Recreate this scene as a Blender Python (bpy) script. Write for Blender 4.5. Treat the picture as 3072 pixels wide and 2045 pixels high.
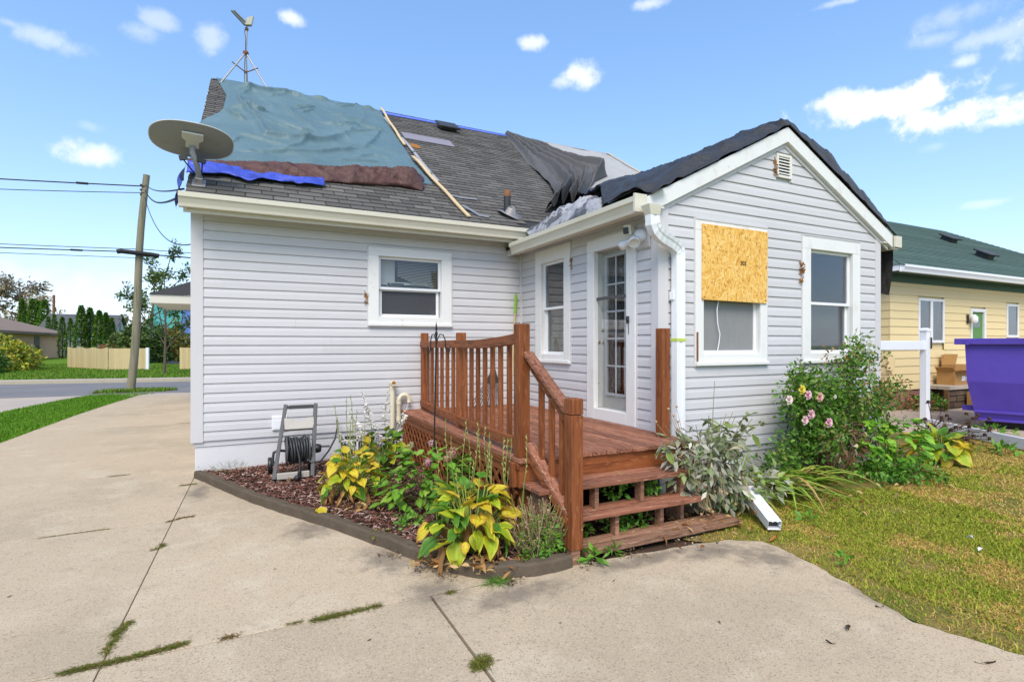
import bpy, math, random
import numpy as np
from mathutils import Vector, Matrix, noise as mnoise

S = bpy.context.scene
for _o in list(bpy.data.objects):
    bpy.data.objects.remove(_o)

# ------------------------------------------------------------------ camera
YAW = math.radians(26.5)
FWD = Vector((math.sin(YAW), math.cos(YAW), 0))
cam_d = bpy.data.cameras.new('camera')
cam = bpy.data.objects.new('camera', cam_d)
S.collection.objects.link(cam)
cam.location = (0, 0, 1.57)
cam.rotation_euler = (math.pi/2, 0, -YAW)
cam_d.sensor_width = 36.0
cam_d.lens = 1620/3072*36
cam_d.shift_y = 9.5/3072
cam_d.clip_start = 0.05
cam_d.clip_end = 2000
S.camera = cam

# ------------------------------------------------------------------ light and exposure
SUN_DIR = Vector((-0.45, -0.75, 1.05)).normalized()      # towards the sun
EXPOSURE = 1.22
S.view_settings.view_transform = 'Standard'
S.view_settings.look = 'None'
S.view_settings.exposure = EXPOSURE
S.view_settings.gamma = 1.0
try:
    S.view_settings.use_curve_mapping = False
except Exception:
    pass
sun_d = bpy.data.lights.new('sun', 'SUN')
sun_d.energy = 1.5
sun_d.angle = math.radians(32)
sun_d.color = (1.0, 0.92, 0.80)
sun = bpy.data.objects.new('sun', sun_d)
S.collection.objects.link(sun)
sun.location = SUN_DIR*50
sun.rotation_euler = (-SUN_DIR).to_track_quat('-Z', 'Y').to_euler()

world = bpy.data.worlds.new('World')
S.world = world
world.use_nodes = True
WN = world.node_tree
WN.nodes.clear()

def wn(t, **kw):
    n = WN.nodes.new(t)
    for k, v in kw.items():
        setattr(n, k, v)
    return n

def wl(a, b):
    WN.links.new(a, b)

def wmath(op, a, b=None, c=None, clamp=False):
    n = wn('ShaderNodeMath', operation=op)
    n.use_clamp = clamp
    for i, v in enumerate((a, b, c)):
        if v is None:
            continue
        if isinstance(v, (int, float)):
            n.inputs[i].default_value = v
        else:
            wl(v, n.inputs[i])
    return n.outputs[0]

def wvec(op, a, b=None):
    n = wn('ShaderNodeVectorMath', operation=op)
    for i, v in enumerate((a, b)):
        if v is None:
            continue
        if isinstance(v, (tuple, list, Vector)):
            n.inputs[i].default_value = tuple(v)
        else:
            wl(v, n.inputs[i])
    return n

def build_world():
    out = wn('ShaderNodeOutputWorld')
    bg = wn('ShaderNodeBackground')
    wl(bg.outputs[0], out.inputs[0])
    sky = wn('ShaderNodeTexSky')
    sky.sky_type = 'NISHITA'
    sky.sun_disc = False
    sky.sun_elevation = math.asin(SUN_DIR.z)
    sky.sun_rotation = math.atan2(SUN_DIR.x, SUN_DIR.y)
    sky.air_density = 1.0
    sky.dust_density = 0.6
    sky.ozone_density = 2.2
    sky.altitude = 200
    geo = wn('ShaderNodeTexCoord')
    d = wvec('NORMALIZE', geo.outputs['Generated']).outputs[0]
    # fbm used to fray the cloud edges
    n1 = wn('ShaderNodeTexNoise')
    n1.inputs['Scale'].default_value = 19
    n1.inputs['Detail'].default_value = 7
    n1.inputs['Roughness'].default_value = 0.62
    wl(d, n1.inputs['Vector'])
    fb = wmath('SUBTRACT', n1.outputs['Fac'], 0.5)
    # each cloud: azimuth right of view axis, elevation, half width, half height (degrees), density
    def pxcloud(px, py, w, h, k):
        v = (FWD + Vector((math.cos(YAW), -math.sin(YAW), 0))*((px-1536)/1620) + Vector((0, 0, (1032-py)/1620)))
        dist = v.length
        v.normalize()
        return (v, w/2/1620/dist, h/2/1620/dist, k)
    clouds = [
        (130, 112, 230, 80, .62), (30, 70, 110, 50, .5), (205, 145, 110, 80, .5), (470, 60, 130, 70, .6), (420, 95, 130, 60, .5), (632, 122, 105, 100, .62),
        (875, 53, 95, 52, .95), (275, 468, 190, 85, 1.0), (272, 378, 80, 40, .4),
        (1585, 126, 110, 50, .95), (1735, 222, 215, 95, 1.0), (1690, 245, 150, 60, .8), (1945, 12, 140, 40, .8),
        (2530, 4, 220, 30, .6), (2880, 40, 260, 110, .5), (2990, 105, 260, 80, .58), (2800, 120, 160, 60, .5), (2890, 188, 120, 50, .75),
        (2690, 300, 540, 125, 1.6), (2860, 352, 440, 120, 1.6), (2530, 312, 260, 85, 1.2), (2980, 365, 200, 70, 1.1), (2840, 262, 60, 45, .9),
        (2955, 610, 120, 32, .55), (2800, 440, 90, 40, .35), (3020, 262, 90, 40, .4),
        (60, 830, 700, 140, .55), (420, 850, 500, 170, .5), (200, 930, 900, 130, .55)]
    rng = random.Random(4)
    cl = [pxcloud(*c) for c in clouds]
    for i in range(30):  # unseen clouds added outside the view to whiten the blue ambient light
        az = YAW + math.radians(62 + rng.random()*236)
        el = math.radians(rng.uniform(10, 68))
        v = Vector((math.sin(az)*math.cos(el), math.cos(az)*math.cos(el), math.sin(el)))
        cl.append((v, rng.uniform(.14, .42), rng.uniform(.07, .17), rng.uniform(.8, 1.2)))
    total = None
    for (v, a, b, k) in cl:
        r = Vector((v.y, -v.x, 0)).normalized()
        u = r.cross(v).normalized()
        if u.z < 0:
            u = -u
        pr = wvec('DOT_PRODUCT', d, r/a).outputs['Value']
        pu = wvec('DOT_PRODUCT', d, u/b).outputs['Value']
        q = wmath('MULTIPLY_ADD', pr, pr, wmath('MULTIPLY', pu, pu))
        front = wvec('DOT_PRODUCT', d, tuple(v)).outputs['Value']
        fall = wmath('SUBTRACT', 1.0, wmath('SQRT', q))
        m = wmath('MULTIPLY_ADD', fb, 2.6, fall)
        m = wmath('MULTIPLY', m, wmath('GREATER_THAN', front, 0.0))
        m = wmath('MULTIPLY', wmath('SMOOTH_MIN', wmath('MAXIMUM', m, 0.0), 0.75, 0.5), k)
        total = m if total is None else wmath('MAXIMUM', total, m)
    mr = wn('ShaderNodeMapRange')
    mr.interpolation_type = 'SMOOTHSTEP'
    mr.inputs['From Min'].default_value = 0.0
    mr.inputs['From Max'].default_value = 1.05
    wl(total, mr.inputs['Value'])
    sep = wn('ShaderNodeSeparateXYZ')
    wl(d, sep.inputs[0])
    # pale moisture veil that thickens towards the horizon, the same all round
    hz = wmath('POWER', wmath('SUBTRACT', 1.0, wmath('ABSOLUTE', sep.outputs['Z']), clamp=True), 5.0)
    hz = wmath('MULTIPLY', hz, 0.55)
    mixh = wn('ShaderNodeMix', data_type='RGBA')
    wl(hz, mixh.inputs['Factor'])
    hs = wn('ShaderNodeHueSaturation')
    hs.inputs['Saturation'].default_value = 1.08
    hs.inputs['Value'].default_value = 1.62
    wl(sky.outputs[0], hs.inputs['Color'])
    veil = wn('ShaderNodeMix', data_type='RGBA')
    veil.inputs['Factor'].default_value = 0.24
    wl(hs.outputs[0], veil.inputs['A'])
    veil.inputs['B'].default_value = (2.3, 4.5, 8.6, 1)
    wl(veil.outputs['Result'], mixh.inputs['A'])
    mixh.inputs['B'].default_value = (5.0, 5.7, 7.3, 1)
    n2 = wn('ShaderNodeTexNoise')
    n2.inputs['Scale'].default_value = 11
    n2.inputs['Detail'].default_value = 4
    wl(d, n2.inputs['Vector'])
    cm = wn('ShaderNodeMix', data_type='RGBA')
    wl(n2.outputs['Fac'], cm.inputs['Factor'])
    cm.inputs['A'].default_value = (6.2, 6.6, 7.4, 1)
    cm.inputs['B'].default_value = (9.2, 9.1, 9.0, 1)
    mix = wn('ShaderNodeMix', data_type='RGBA')
    wl(wmath('MULTIPLY', mr.outputs[0], 0.96), mix.inputs['Factor'])
    wl(mixh.outputs['Result'], mix.inputs['A'])
    wl(cm.outputs['Result'], mix.inputs['B'])
    wl(mix.outputs['Result'], bg.inputs['Color'])
    bg.inputs['Strength'].default_value = 0.07
build_world()

S.cycles.max_bounces = 6
S.cycles.diffuse_bounces = 3
S.cycles.glossy_bounces = 3
S.cycles.transmission_bounces = 4
S.cycles.transparent_max_bounces = 12
try:
    S.cycles.use_denoising = True
except Exception:
    pass

# ------------------------------------------------------------------ materials
def ramp_mix(nt, fac, a, b):
    m = nt.nodes.new('ShaderNodeMix')
    m.data_type = 'RGBA'
    if isinstance(fac, (int, float)):
        m.inputs['Factor'].default_value = fac
    else:
        nt.links.new(fac, m.inputs['Factor'])
    for s, v in (('A', a), ('B', b)):
        if isinstance(v, (tuple, list)):
            m.inputs[s].default_value = (v[0], v[1], v[2], 1)
        else:
            nt.links.new(v, m.inputs[s])
    return m.outputs['Result']

def nmath(nt, op, a, b=None, c=None):
    n = nt.nodes.new('ShaderNodeMath')
    n.operation = op
    for i, v in enumerate((a, b, c)):
        if v is None:
            continue
        if isinstance(v, (int, float)):
            n.inputs[i].default_value = v
        else:
            nt.links.new(v, n.inputs[i])
    return n.outputs[0]

def pos_noise(nt, scale, detail=4, rough=.55, stretch=(1, 1, 1), offs=None, dist=0.0):
    g = nt.nodes.new('ShaderNodeNewGeometry')
    v = g.outputs['Position']
    if stretch != (1, 1, 1) or offs is not None:
        m = nt.nodes.new('ShaderNodeVectorMath')
        m.operation = 'MULTIPLY'
        nt.links.new(v, m.inputs[0])
        m.inputs[1].default_value = stretch
        v = m.outputs[0]
        if offs is not None:
            a = nt.nodes.new('ShaderNodeVectorMath')
            a.operation = 'ADD'
            nt.links.new(v, a.inputs[0])
            nt.links.new(offs, a.inputs[1])
            v = a.outputs[0]
    n = nt.nodes.new('ShaderNodeTexNoise')
    n.inputs['Scale'].default_value = scale
    n.inputs['Detail'].default_value = detail
    n.inputs['Roughness'].default_value = rough
    n.inputs['Distortion'].default_value = dist
    nt.links.new(v, n.inputs['Vector'])
    return n.outputs['Fac']

def maprange(nt, v, lo, hi, a=0.0, b=1.0):
    m = nt.nodes.new('ShaderNodeMapRange')
    m.interpolation_type = 'SMOOTHSTEP'
    m.inputs['From Min'].default_value = lo
    m.inputs['From Max'].default_value = hi
    m.inputs['To Min'].default_value = a
    m.inputs['To Max'].default_value = b
    nt.links.new(v, m.inputs['Value'])
    return m.outputs[0]

def rand_node(nt):
    oi = nt.nodes.new('ShaderNodeObjectInfo')
    g = nt.nodes.new('ShaderNodeNewGeometry')
    return nmath(nt, 'FRACT', nmath(nt, 'ADD', oi.outputs['Random'], g.outputs['Random Per Island']))

MATS = {}
def M(name, base=(.5, .5, .5), rough=.6, spec=.3, metal=0.0, layers=(), bump=(), var=0.0, varcol=None, vcol=False, trans=0.0, coat=0.0):
    """layers: (scale, colour, lo, hi, amount, stretch, detail); bump: (scale, strength, distance, stretch)"""
    m = bpy.data.materials.new(name)
    m.use_nodes = True
    nt = m.node_tree
    p = nt.nodes['Principled BSDF']
    p.inputs['Roughness'].default_value = rough
    p.inputs['Specular IOR Level'].default_value = spec
    p.inputs['Metallic'].default_value = metal
    if coat:
        p.inputs['Coat Weight'].default_value = coat
    col = tuple(base)
    offs = None
    if var or varcol:
        r = rand_node(nt)
        cx = nt.nodes.new('ShaderNodeCombineXYZ')
        for i, k in enumerate((37.0, 17.0, 53.0)):
            nt.links.new(nmath(nt, 'MULTIPLY', r, k), cx.inputs[i])
        offs = cx.outputs[0]
    if vcol:
        a = nt.nodes.new('ShaderNodeVertexColor')
        a.layer_name = 'col'
        col = a.outputs['Color']
    if varcol:
        col = ramp_mix(nt, r, col, varcol)
    for L in layers:
        sc, c2, lo, hi, amt = L[:5]
        st = L[5] if len(L) > 5 else (1, 1, 1)
        det = L[6] if len(L) > 6 else 5
        f = pos_noise(nt, sc, det, .6, st, offs)
        f = maprange(nt, f, lo, hi, 0, amt)
        col = ramp_mix(nt, f, col, c2)
    if var:
        h = nt.nodes.new('ShaderNodeHueSaturation')
        nt.links.new(nmath(nt, 'MULTIPLY_ADD', r, 2*var, 1-var), h.inputs['Value'])
        if isinstance(col, tuple):
            h.inputs['Color'].default_value = (*col, 1)
        else:
            nt.links.new(col, h.inputs['Color'])
        col = h.outputs['Color']
    if isinstance(col, tuple):
        p.inputs['Base Color'].default_value = (*col, 1)
    else:
        nt.links.new(col, p.inputs['Base Color'])
    nrm = None
    for b in bump:
        sc, stg, dist = b[:3]
        st = b[3] if len(b) > 3 else (1, 1, 1)
        f = pos_noise(nt, sc, 5, .65, st, offs)
        bn = nt.nodes.new('ShaderNodeBump')
        bn.inputs['Strength'].default_value = stg
        bn.inputs['Distance'].default_value = dist
        nt.links.new(f, bn.inputs['Height'])
        if nrm is not None:
            nt.links.new(nrm, bn.inputs['Normal'])
        nrm = bn.outputs[0]
    if nrm is not None:
        nt.links.new(nrm, p.inputs['Normal'])
    if trans:
        t = nt.nodes.new('ShaderNodeBsdfTranslucent')
        if isinstance(col, tuple):
            t.inputs['Color'].default_value = (*col, 1)
        else:
            nt.links.new(col, t.inputs['Color'])
        mx = nt.nodes.new('ShaderNodeMixShader')
        mx.inputs[0].default_value = trans
        nt.links.new(p.outputs[0], mx.inputs[1])
        nt.links.new(t.outputs[0], mx.inputs[2])
        nt.links.new(mx.outputs[0], nt.nodes['Material Output'].inputs['Surface'])
    MATS[name] = m
    return m

def glass_mat(name, tint, refl, rough=.02):
    m = bpy.data.materials.new(name)
    m.use_nodes = True
    nt = m.node_tree
    nt.nodes.remove(nt.nodes['Principled BSDF'])
    t = nt.nodes.new('ShaderNodeBsdfTransparent')
    t.inputs['Color'].default_value = (*tint, 1)
    g = nt.nodes.new('ShaderNodeBsdfGlossy')
    g.inputs['Roughness'].default_value = rough
    lw = nt.nodes.new('ShaderNodeLayerWeight')
    lw.inputs['Blend'].default_value = .5
    f5 = nmath(nt, 'POWER', lw.outputs['Facing'], 4.0)
    mx = nt.nodes.new('ShaderNodeMixShader')
    nt.links.new(nmath(nt, 'MULTIPLY_ADD', f5, 1-refl, refl), mx.inputs[0])
    nt.links.new(t.outputs[0], mx.inputs[1])
    nt.links.new(g.outputs[0], mx.inputs[2])
    nt.links.new(mx.outputs[0], nt.nodes['Material Output'].inputs['Surface'])
    MATS[name] = m
    return m

M('siding', (.592, .580, .586), .55, .35, layers=((1.3, (.54, .52, .52), .4, .8, .5), (9, (.50, .50, .51), .6, .8, .35, (1, 1, .25))), bump=((60, .05, .002, (.15, .15, 1)), (2.2, .35, .010, (1, 1, 3))), var=.03)
M('siding_trim', (.60, .58, .58), .5, .35, layers=((6, (.45, .45, .46), .6, .85, .4, (1, 1, .3)),))
M('white_paint', (.77, .76, .73), .45, .4, layers=((5, (.58, .55, .48), .54, .78, .6, (1, 1, .5)), (18, (.34, .28, .20), .66, .73, .75)), bump=((40, .08, .003),), var=.02)
M('white_vinyl', (.80, .80, .81), .35, .45, layers=((3, (.70, .70, .69), .5, .8, .5),))
M('gutter_paint', (.66, .62, .50), .4, .45, layers=((3, (.54, .49, .36), .5, .75, .5, (.3, .3, 1)), (14, (.34, .29, .19), .64, .78, .5)), var=.02)
M('white_metal', (.82, .83, .84), .35, .5, layers=((4, (.68, .68, .66), .55, .8, .4),))
M('foundation', (.67, .66, .66), .85, .2, layers=((2.5, (.52, .50, .48), .5, .8, .6), (12, (.36, .31, .26), .66, .76, .7)), bump=((18, .25, .01), (90, .2, .004)))
M('foundation_grey', (.52, .51, .49), .9, .2, layers=((3, (.38, .36, .33), .45, .75, .6), (40, (.28, .26, .22), .66, .8, .5)), bump=((18, .25, .01), (90, .2, .004)))
M('shingle', (.120, .112, .102), .95, .12, layers=((110, (.25, .24, .225), .56, .72, .7), (80, (.035, .033, .03), .58, .74, .6), (.9, (.165, .15, .13), .5, .75, .5)), bump=((180, .5, .004),), var=.26)
M('shingle_dark', (.05, .05, .052), .95, .12, layers=((140, (.12, .12, .12), .56, .72, .6),), var=.3)
M('sheathing', (.05, .05, .05), .95, .1)
M('shingle_old', (.20, .165, .125), .95, .1, layers=((60, (.09, .08, .07), .5, .7, .6),), var=.25)
M('tarp_green', (.096, .160, .185), .5, .35, layers=((1.2, (.14, .215, .228), .4, .7, .6), (14, (.07, .130, .142), .5, .75, .5, (.2, 1, 1)), (120, (.12, .21, .22), .45, .6, .3)), bump=((5, .45, .035, (1, .35, .35)), (16, .35, .012, (1, .6, .6)), (45, .3, .008)))
M('tarp_brown', (.10, .043, .034), .48, .35, layers=((5, (.055, .025, .02), .45, .7, .7), (20, (.15, .075, .06), .6, .75, .5)), bump=((10, .6, .04), (40, .3, .01)))
M('tarp_blue', (.055, .09, .50), .45, .4, layers=((4, (.018, .035, .25), .45, .65, .8), (16, (.12, .20, .72), .6, .8, .5)), bump=((14, .5, .02),))
M('membrane_blue', (.10, .16, .62), .5, .4, layers=((7, (.2, .27, .70), .5, .75, .6),))
M('tarp_black', (.030, .028, .026), .45, .4, layers=((5, (.045, .043, .04), .45, .75, .7),), bump=((6, .7, .05, (1, 1, 1)), (19, .6, .02), (50, .4, .008)))
M('fabric_grey', (.11, .107, .107), .8, .2, layers=((6, (.08, .08, .08), .5, .7, .6), (3, (.17, .165, .165), .55, .75, .5)), bump=((12, .4, .03), (60, .3, .006)))
M('sheet_light', (.36, .35, .335), .7, .2, layers=((2, (.42, .41, .395), .4, .7, .6), (12, (.42, .41, .39), .55, .75, .4, (.3, 1, 1))), bump=((3, .2, .03),))
M('sheet_crumpled', (.36, .355, .37), .45, .4, layers=((3.2, (.05, .05, .052), .52, .57, .9), (8, (.24, .235, .25), .45, .7, .6), (25, (.50, .49, .50), .6, .75, .5)), bump=((16, .7, .03),))
M('lath', (.62, .47, .27), .75, .25, layers=((14, (.42, .28, .13), .5, .72, .6, (4, .5, .5)), (60, (.25, .14, .06), .7, .78, .6)), var=.06)
M('underlay_grey', (.235, .225, .26), .8, .2, layers=((9, (.18, .175, .19), .5, .75, .5),))
M('dark_metal', (.03, .03, .03), .5, .5)
M('black_plastic', (.018, .018, .018), .4, .5)
M('rusty_metal', (.22, .10, .045), .8, .3, layers=((18, (.08, .035, .02), .5, .7, .7),))
M('galvanised', (.36, .34, .32), .45, .5, metal=.55, layers=((10, (.30, .14, .07), .58, .75, .7),))
M('dish_grey', (.265, .265, .265), .5, .4, layers=((7, (.19, .18, .17), .5, .75, .5), (1.5, (.34, .33, .32), .5, .7, .5)))
M('dish_plate', (.60, .585, .56), .5, .4)
M('antenna_grey', (.22, .22, .21), .5, .4)
M('antenna_beige', (.42, .40, .31), .5, .4)
M('pipe_cream', (.72, .65, .47), .45, .4, layers=((9, (.58, .48, .28), .55, .8, .5),))
M('louver_white', (.74, .71, .65), .6, .3, layers=((16, (.33, .13, .05), .62, .74, .85),))
M('nest_brown', (.34, .15, .04), .9, .1, layers=((30, (.12, .05, .02), .5, .7, .7),))
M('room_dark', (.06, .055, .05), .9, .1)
M('blind_beige', (.50, .47, .40), .8, .2, layers=((2.5, (.42, .39, .33), .4, .7, .5),))
M('blind_white', (.62, .62, .58), .7, .2)
M('curtain', (.62, .56, .42), .9, .1, layers=((9, (.46, .41, .31), .45, .7, .6, (1, 1, .1)),))
M('screen_grey', (.25, .25, .245), .65, .3, layers=((4, (.22, .225, .23), .4, .7, .6), (70, (.31, .31, .31), .5, .7, .4, (1, 1, .05))))
M('screen_dark', (.055, .055, .06), .4, .4, layers=((3, (.10, .10, .11), .55, .75, .6),))
glass_mat('glass_clear', (.92, .93, .93), .05)
glass_mat('glass_dim', (.74, .76, .78), .10)
M('door_paint', (.55, .54, .50), .5, .35, layers=((6, (.44, .42, .38), .5, .75, .4),))
M('muntin', (.66, .66, .66), .45, .4)
M('brass', (.30, .25, .15), .35, .5, metal=.9)
M('lime_tape', (.50, .62, .10), .5, .3)
M('spray_green', (.22, .42, .03), .6, .3)
M('wood_pale', (.55, .43, .22), .7, .25, layers=((30, (.40, .28, .12), .5, .7, .5, (1, 1, .1)),))

def osb_mat():
    m = bpy.data.materials.new('osb')
    m.use_nodes = True
    nt = m.node_tree
    p = nt.nodes['Principled BSDF']
    p.inputs['Roughness'].default_value = .7
    p.inputs['Specular IOR Level'].default_value = .25
    g = nt.nodes.new('ShaderNodeNewGeometry')
    dn = nt.nodes.new('ShaderNodeTexNoise')
    dn.inputs['Scale'].default_value = 9
    nt.links.new(g.outputs['Position'], dn.inputs['Vector'])
    ds = nt.nodes.new('ShaderNodeVectorMath')
    ds.operation = 'MULTIPLY_ADD'
    nt.links.new(dn.outputs['Color'], ds.inputs[0])
    ds.inputs[1].default_value = (.14, .14, .14)
    nt.links.new(g.outputs['Position'], ds.inputs[2])
    prev = None
    for k, (sx, sz, seed) in enumerate(((46, 13, 0), (21, 48, 5.3), (66, 21, 9.1))):
        mu = nt.nodes.new('ShaderNodeVectorMath')
        mu.operation = 'MULTIPLY_ADD'
        nt.links.new(ds.outputs[0], mu.inputs[0])
        mu.inputs[1].default_value = (sx, sx, sz)
        mu.inputs[2].default_value = (seed, seed, seed)
        v = nt.nodes.new('ShaderNodeTexVoronoi')
        v.inputs['Scale'].default_value = 1.0
        nt.links.new(mu.outputs[0], v.inputs['Vector'])
        sp = nt.nodes.new('ShaderNodeSeparateColor')
        nt.links.new(v.outputs['Color'], sp.inputs[0])
        cr = nt.nodes.new('ShaderNodeValToRGB')
        e = cr.color_ramp.elements
        e[0].position = .0
        e[0].color = (.50, .21, .035, 1)
        e[1].position = 1.0
        e[1].color = (.88, .62, .24, 1)
        x = e.new(.18)
        x.color = (.72, .38, .07, 1)
        x = e.new(.6)
        x.color = (.82, .49, .12, 1)
        nt.links.new(sp.outputs['Red'], cr.inputs[0])
        c = cr.outputs[0]
        if prev is None:
            prev = c
            continue
        f = maprange(nt, sp.outputs['Green'], .45, .55, 0, .85)
        prev = ramp_mix(nt, f, prev, c)
    f = maprange(nt, pos_noise(nt, 34, 3, .6, (1, 1, .3)), .64, .72, 0, .75)
    prev = ramp_mix(nt, f, prev, (.20, .085, .02))
    nt.links.new(prev, p.inputs['Base Color'])
    bn = nt.nodes.new('ShaderNodeBump')
    bn.inputs['Strength'].default_value = .25
    bn.inputs['Distance'].default_value = .004
    nt.links.new(pos_noise(nt, 50, 4, .6, (1, 1, .35)), bn.inputs['Height'])
    nt.links.new(bn.outputs[0], p.inputs['Normal'])
    MATS['osb'] = m
osb_mat()

def wood(name, base, dark, light, axis, rough=.6):
    st = {'X': (.06, 1, 1), 'Y': (1, .06, 1), 'Z': (1, 1, .06)}[axis]
    st2 = {'X': (.15, 1, 1), 'Y': (1, .15, 1), 'Z': (1, 1, .15)}[axis]
    return M(name, base, rough, .25,
             layers=((38, dark, .45, .66, .85, st), (60, light, .55, .68, .8, st2), (6, dark, .55, .75, .4), (30, (.05, .022, .012), .66, .73, .75, st2)),
             bump=((85, .45, .004, st),), var=.20)
for ax in 'XYZ':
    wood('redwood_'+ax, (.25, .078, .024), (.125, .034, .012), (.36, .14, .055), ax)
    wood('deckwood_'+ax, (.285, .118, .068), (.12, .042, .024), (.48, .27, .185), ax, .75)
wood('greywood_X', (.31, .165, .10), (.13, .06, .035), (.50, .34, .23), 'X', .8)

def concrete_mat(name, base, stains=()):
    m = M(name, base, .9, .2,
      layers=((.55, (.42, .335, .225), .42, .66, .85), (2.6, (.57, .475, .335), .48, .72, .7), (9, (.38, .305, .21), .54, .74, .7),
              (80, (.66, .545, .40), .56, .66, .5), (75, (.22, .165, .11), .57, .66, .7), (125, (.19, .14, .095), .56, .65, .7), (200, (.74, .64, .49), .60, .70, .6), (24, (.20, .15, .10), .70, .74, .7)),
      bump=((90, .4, .004), (8, .15, .01)), var=.03)
    nt = m.node_tree
    p = nt.nodes['Principled BSDF']
    col = p.inputs['Base Color'].links[0].from_socket
    g = nt.nodes.new('ShaderNodeNewGeometry')
    tot = None
    for (x, y, rx, ry) in stains:
        d = nt.nodes.new('ShaderNodeVectorMath'); d.operation = 'SUBTRACT'
        nt.links.new(g.outputs['Position'], d.inputs[0]); d.inputs[1].default_value = (x, y, 0)
        k = nt.nodes.new('ShaderNodeVectorMath'); k.operation = 'MULTIPLY'
        nt.links.new(d.outputs[0], k.inputs[0]); k.inputs[1].default_value = (1/rx, 1/ry, 0)
        ln = nt.nodes.new('ShaderNodeVectorMath'); ln.operation = 'LENGTH'
        nt.links.new(k.outputs[0], ln.inputs[0])
        v = nmath(nt, 'SUBTRACT', 1.0, ln.outputs['Value'])
        tot = v if tot is None else nmath(nt, 'MAXIMUM', tot, v)
    n = nmath(nt, 'MULTIPLY_ADD', pos_noise(nt, 7, 8, .7), 2.2, -1.1)
    f = maprange(nt, nmath(nt, 'ADD', tot, n), .05, .95, 0, .72)
    nt.links.new(ramp_mix(nt, f, col, (.155, .125, .095)), p.inputs['Base Color'])
    return m
concrete_mat('concrete', (.512, .400, .270), stains=((.95, 3.98, .30, .45), (.50, 4.85, .28, .35), (1.55, 3.02, .55, .20), (2.7, 3.1, .9, .16), (3.45, 2.75, .32, .35), (3.2, 3.0, .5, .2), (1.1, 3.3, .3, .3), (-.42, 6.6, .2, .5), (3.5, 1.9, .12, .5)))
M('concrete_far', (.46, .38, .30), .9, .2, layers=((.7, (.40, .345, .29), .42, .7, .8), (5, (.34, .29, .24), .6, .8, .5)))
M('concrete_stain', (.20, .175, .15), .9, .2)
M('edging', (.105, .080, .055), .95, .1, layers=((4, (.135, .105, .075), .45, .7, .7), (16, (.05, .038, .028), .55, .75, .6), (70, (.19, .155, .115), .58, .72, .6)), bump=((30, .4, .012), (150, .4, .004)))
M('soil', (.075, .048, .032), .95, .1, layers=((14, (.12, .085, .055), .5, .75, .6),), bump=((30, .7, .02),))
M('mulch', (.16, .070, .045), .9, .15, vcol=True, var=.25)
M('dirt_edge', (.15, .11, .06), .95, .1, layers=((12, (.10, .09, .03), .5, .7, .6),), bump=((60, .6, .01),))
M('lawn_ground', (.26, .19, .06), .95, .1, layers=((1.4, (.10, .13, .02), .42, .62, .8), (6, (.27, .20, .09), .55, .75, .6), (50, (.09, .075, .03), .5, .7, .6)), bump=((60, .6, .02),))
M('grass_far', (.11, .205, .014), .95, .1, layers=((.35, (.14, .25, .02), .4, .7, .7), (1.2, (.22, .20, .055), .60, .74, .55), (9, (.05, .11, .010), .5, .7, .5)), bump=((30, .6, .03),))
M('blade', (.1, .2, .02), .65, .15, vcol=True, trans=.25, var=.15)
M('leaf', (.1, .2, .02), .48, .35, vcol=True, trans=.22, var=.12)
M('leaf_matte', (.1, .2, .02), .75, .2, vcol=True, trans=.18, var=.14)
M('stem', (.20, .24, .06), .7, .2, vcol=True)
M('bark', (.13, .10, .075), .9, .1, layers=((20, (.07, .05, .035), .5, .7, .6),), bump=((30, .5, .02),))
M('asphalt', (.185, .175, .175), .9, .2, layers=((1.5, (.24, .225, .22), .4, .7, .7, (.15, 1, 1)), (5, (.07, .07, .075), .6, .7, .5, (.1, 1, 1)), (70, (.2, .2, .2), .58, .72, .5)), bump=((120, .3, .004),))
M('kerb_concrete', (.46, .39, .31), .9, .2, layers=((2, (.36, .30, .24), .5, .7, .5),))
M('pole_wood', (.255, .23, .155), .9, .1, layers=((16, (.13, .12, .08), .45, .7, .7, (1, 1, .05)), (5, (.34, .29, .19), .5, .75, .5, (1, 1, .1))), bump=((22, .5, .015, (1, 1, .06)),))
M('fence_wood', (.56, .44, .23), .8, .2, layers=((22, (.44, .32, .14), .5, .72, .6, (1, 1, .08)),), var=.10)
M('fence_brown', (.19, .10, .05), .9, .1, var=.15)
M('yellow_siding', (.76, .60, .31), .6, .3, layers=((3, (.68, .54, .28), .5, .75, .4, (.3, .3, 1)),), var=.025)
M('green_trim', (.05, .105, .065), .6, .3)
M('green_door', (.10, .24, .06), .5, .35)
M('green_shingle', (.072, .115, .10), .95, .12, layers=((5, (.105, .15, .132), .45, .7, .6, (.2, 1, 1)), (30, (.17, .21, .19), .56, .72, .6), (25, (.03, .055, .048), .56, .7, .5, (.3, 1, 1))), bump=((60, .4, .01),), var=.16)
M('pink_block', (.30, .145, .115), .9, .15, layers=((2.5, (.38, .23, .19), .45, .7, .7), (12, (.18, .09, .07), .6, .8, .5)), bump=((25, .3, .01),))
M('drive_pink', (.475, .36, .275), .9, .15, layers=((1.2, (.39, .295, .22), .42, .7, .7), (30, (.30, .22, .16), .6, .75, .5)))
M('dumpster_purple', (.092, .055, .37), .45, .4, layers=((2, (.07, .04, .29), .45, .7, .5), (9, (.11, .06, .47), .58, .75, .4), (34, (.40, .36, .62), .735, .76, .7), (9, (.42, .38, .58), .70, .725, .6, (1, 1, .12)), (12, (.14, .07, .05), .72, .76, .7, (1, 1, .3))), bump=((2.5, .3, .03), (7, .15, .01)))
M('cardboard', (.42, .235, .085), .85, .15, layers=((5, (.34, .18, .06), .45, .7, .5),))
M('paper_label', (.74, .73, .70), .8, .2, layers=((45, (.12, .12, .12), .56, .6, .8, (.6, .6, 1.6)),))
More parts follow.
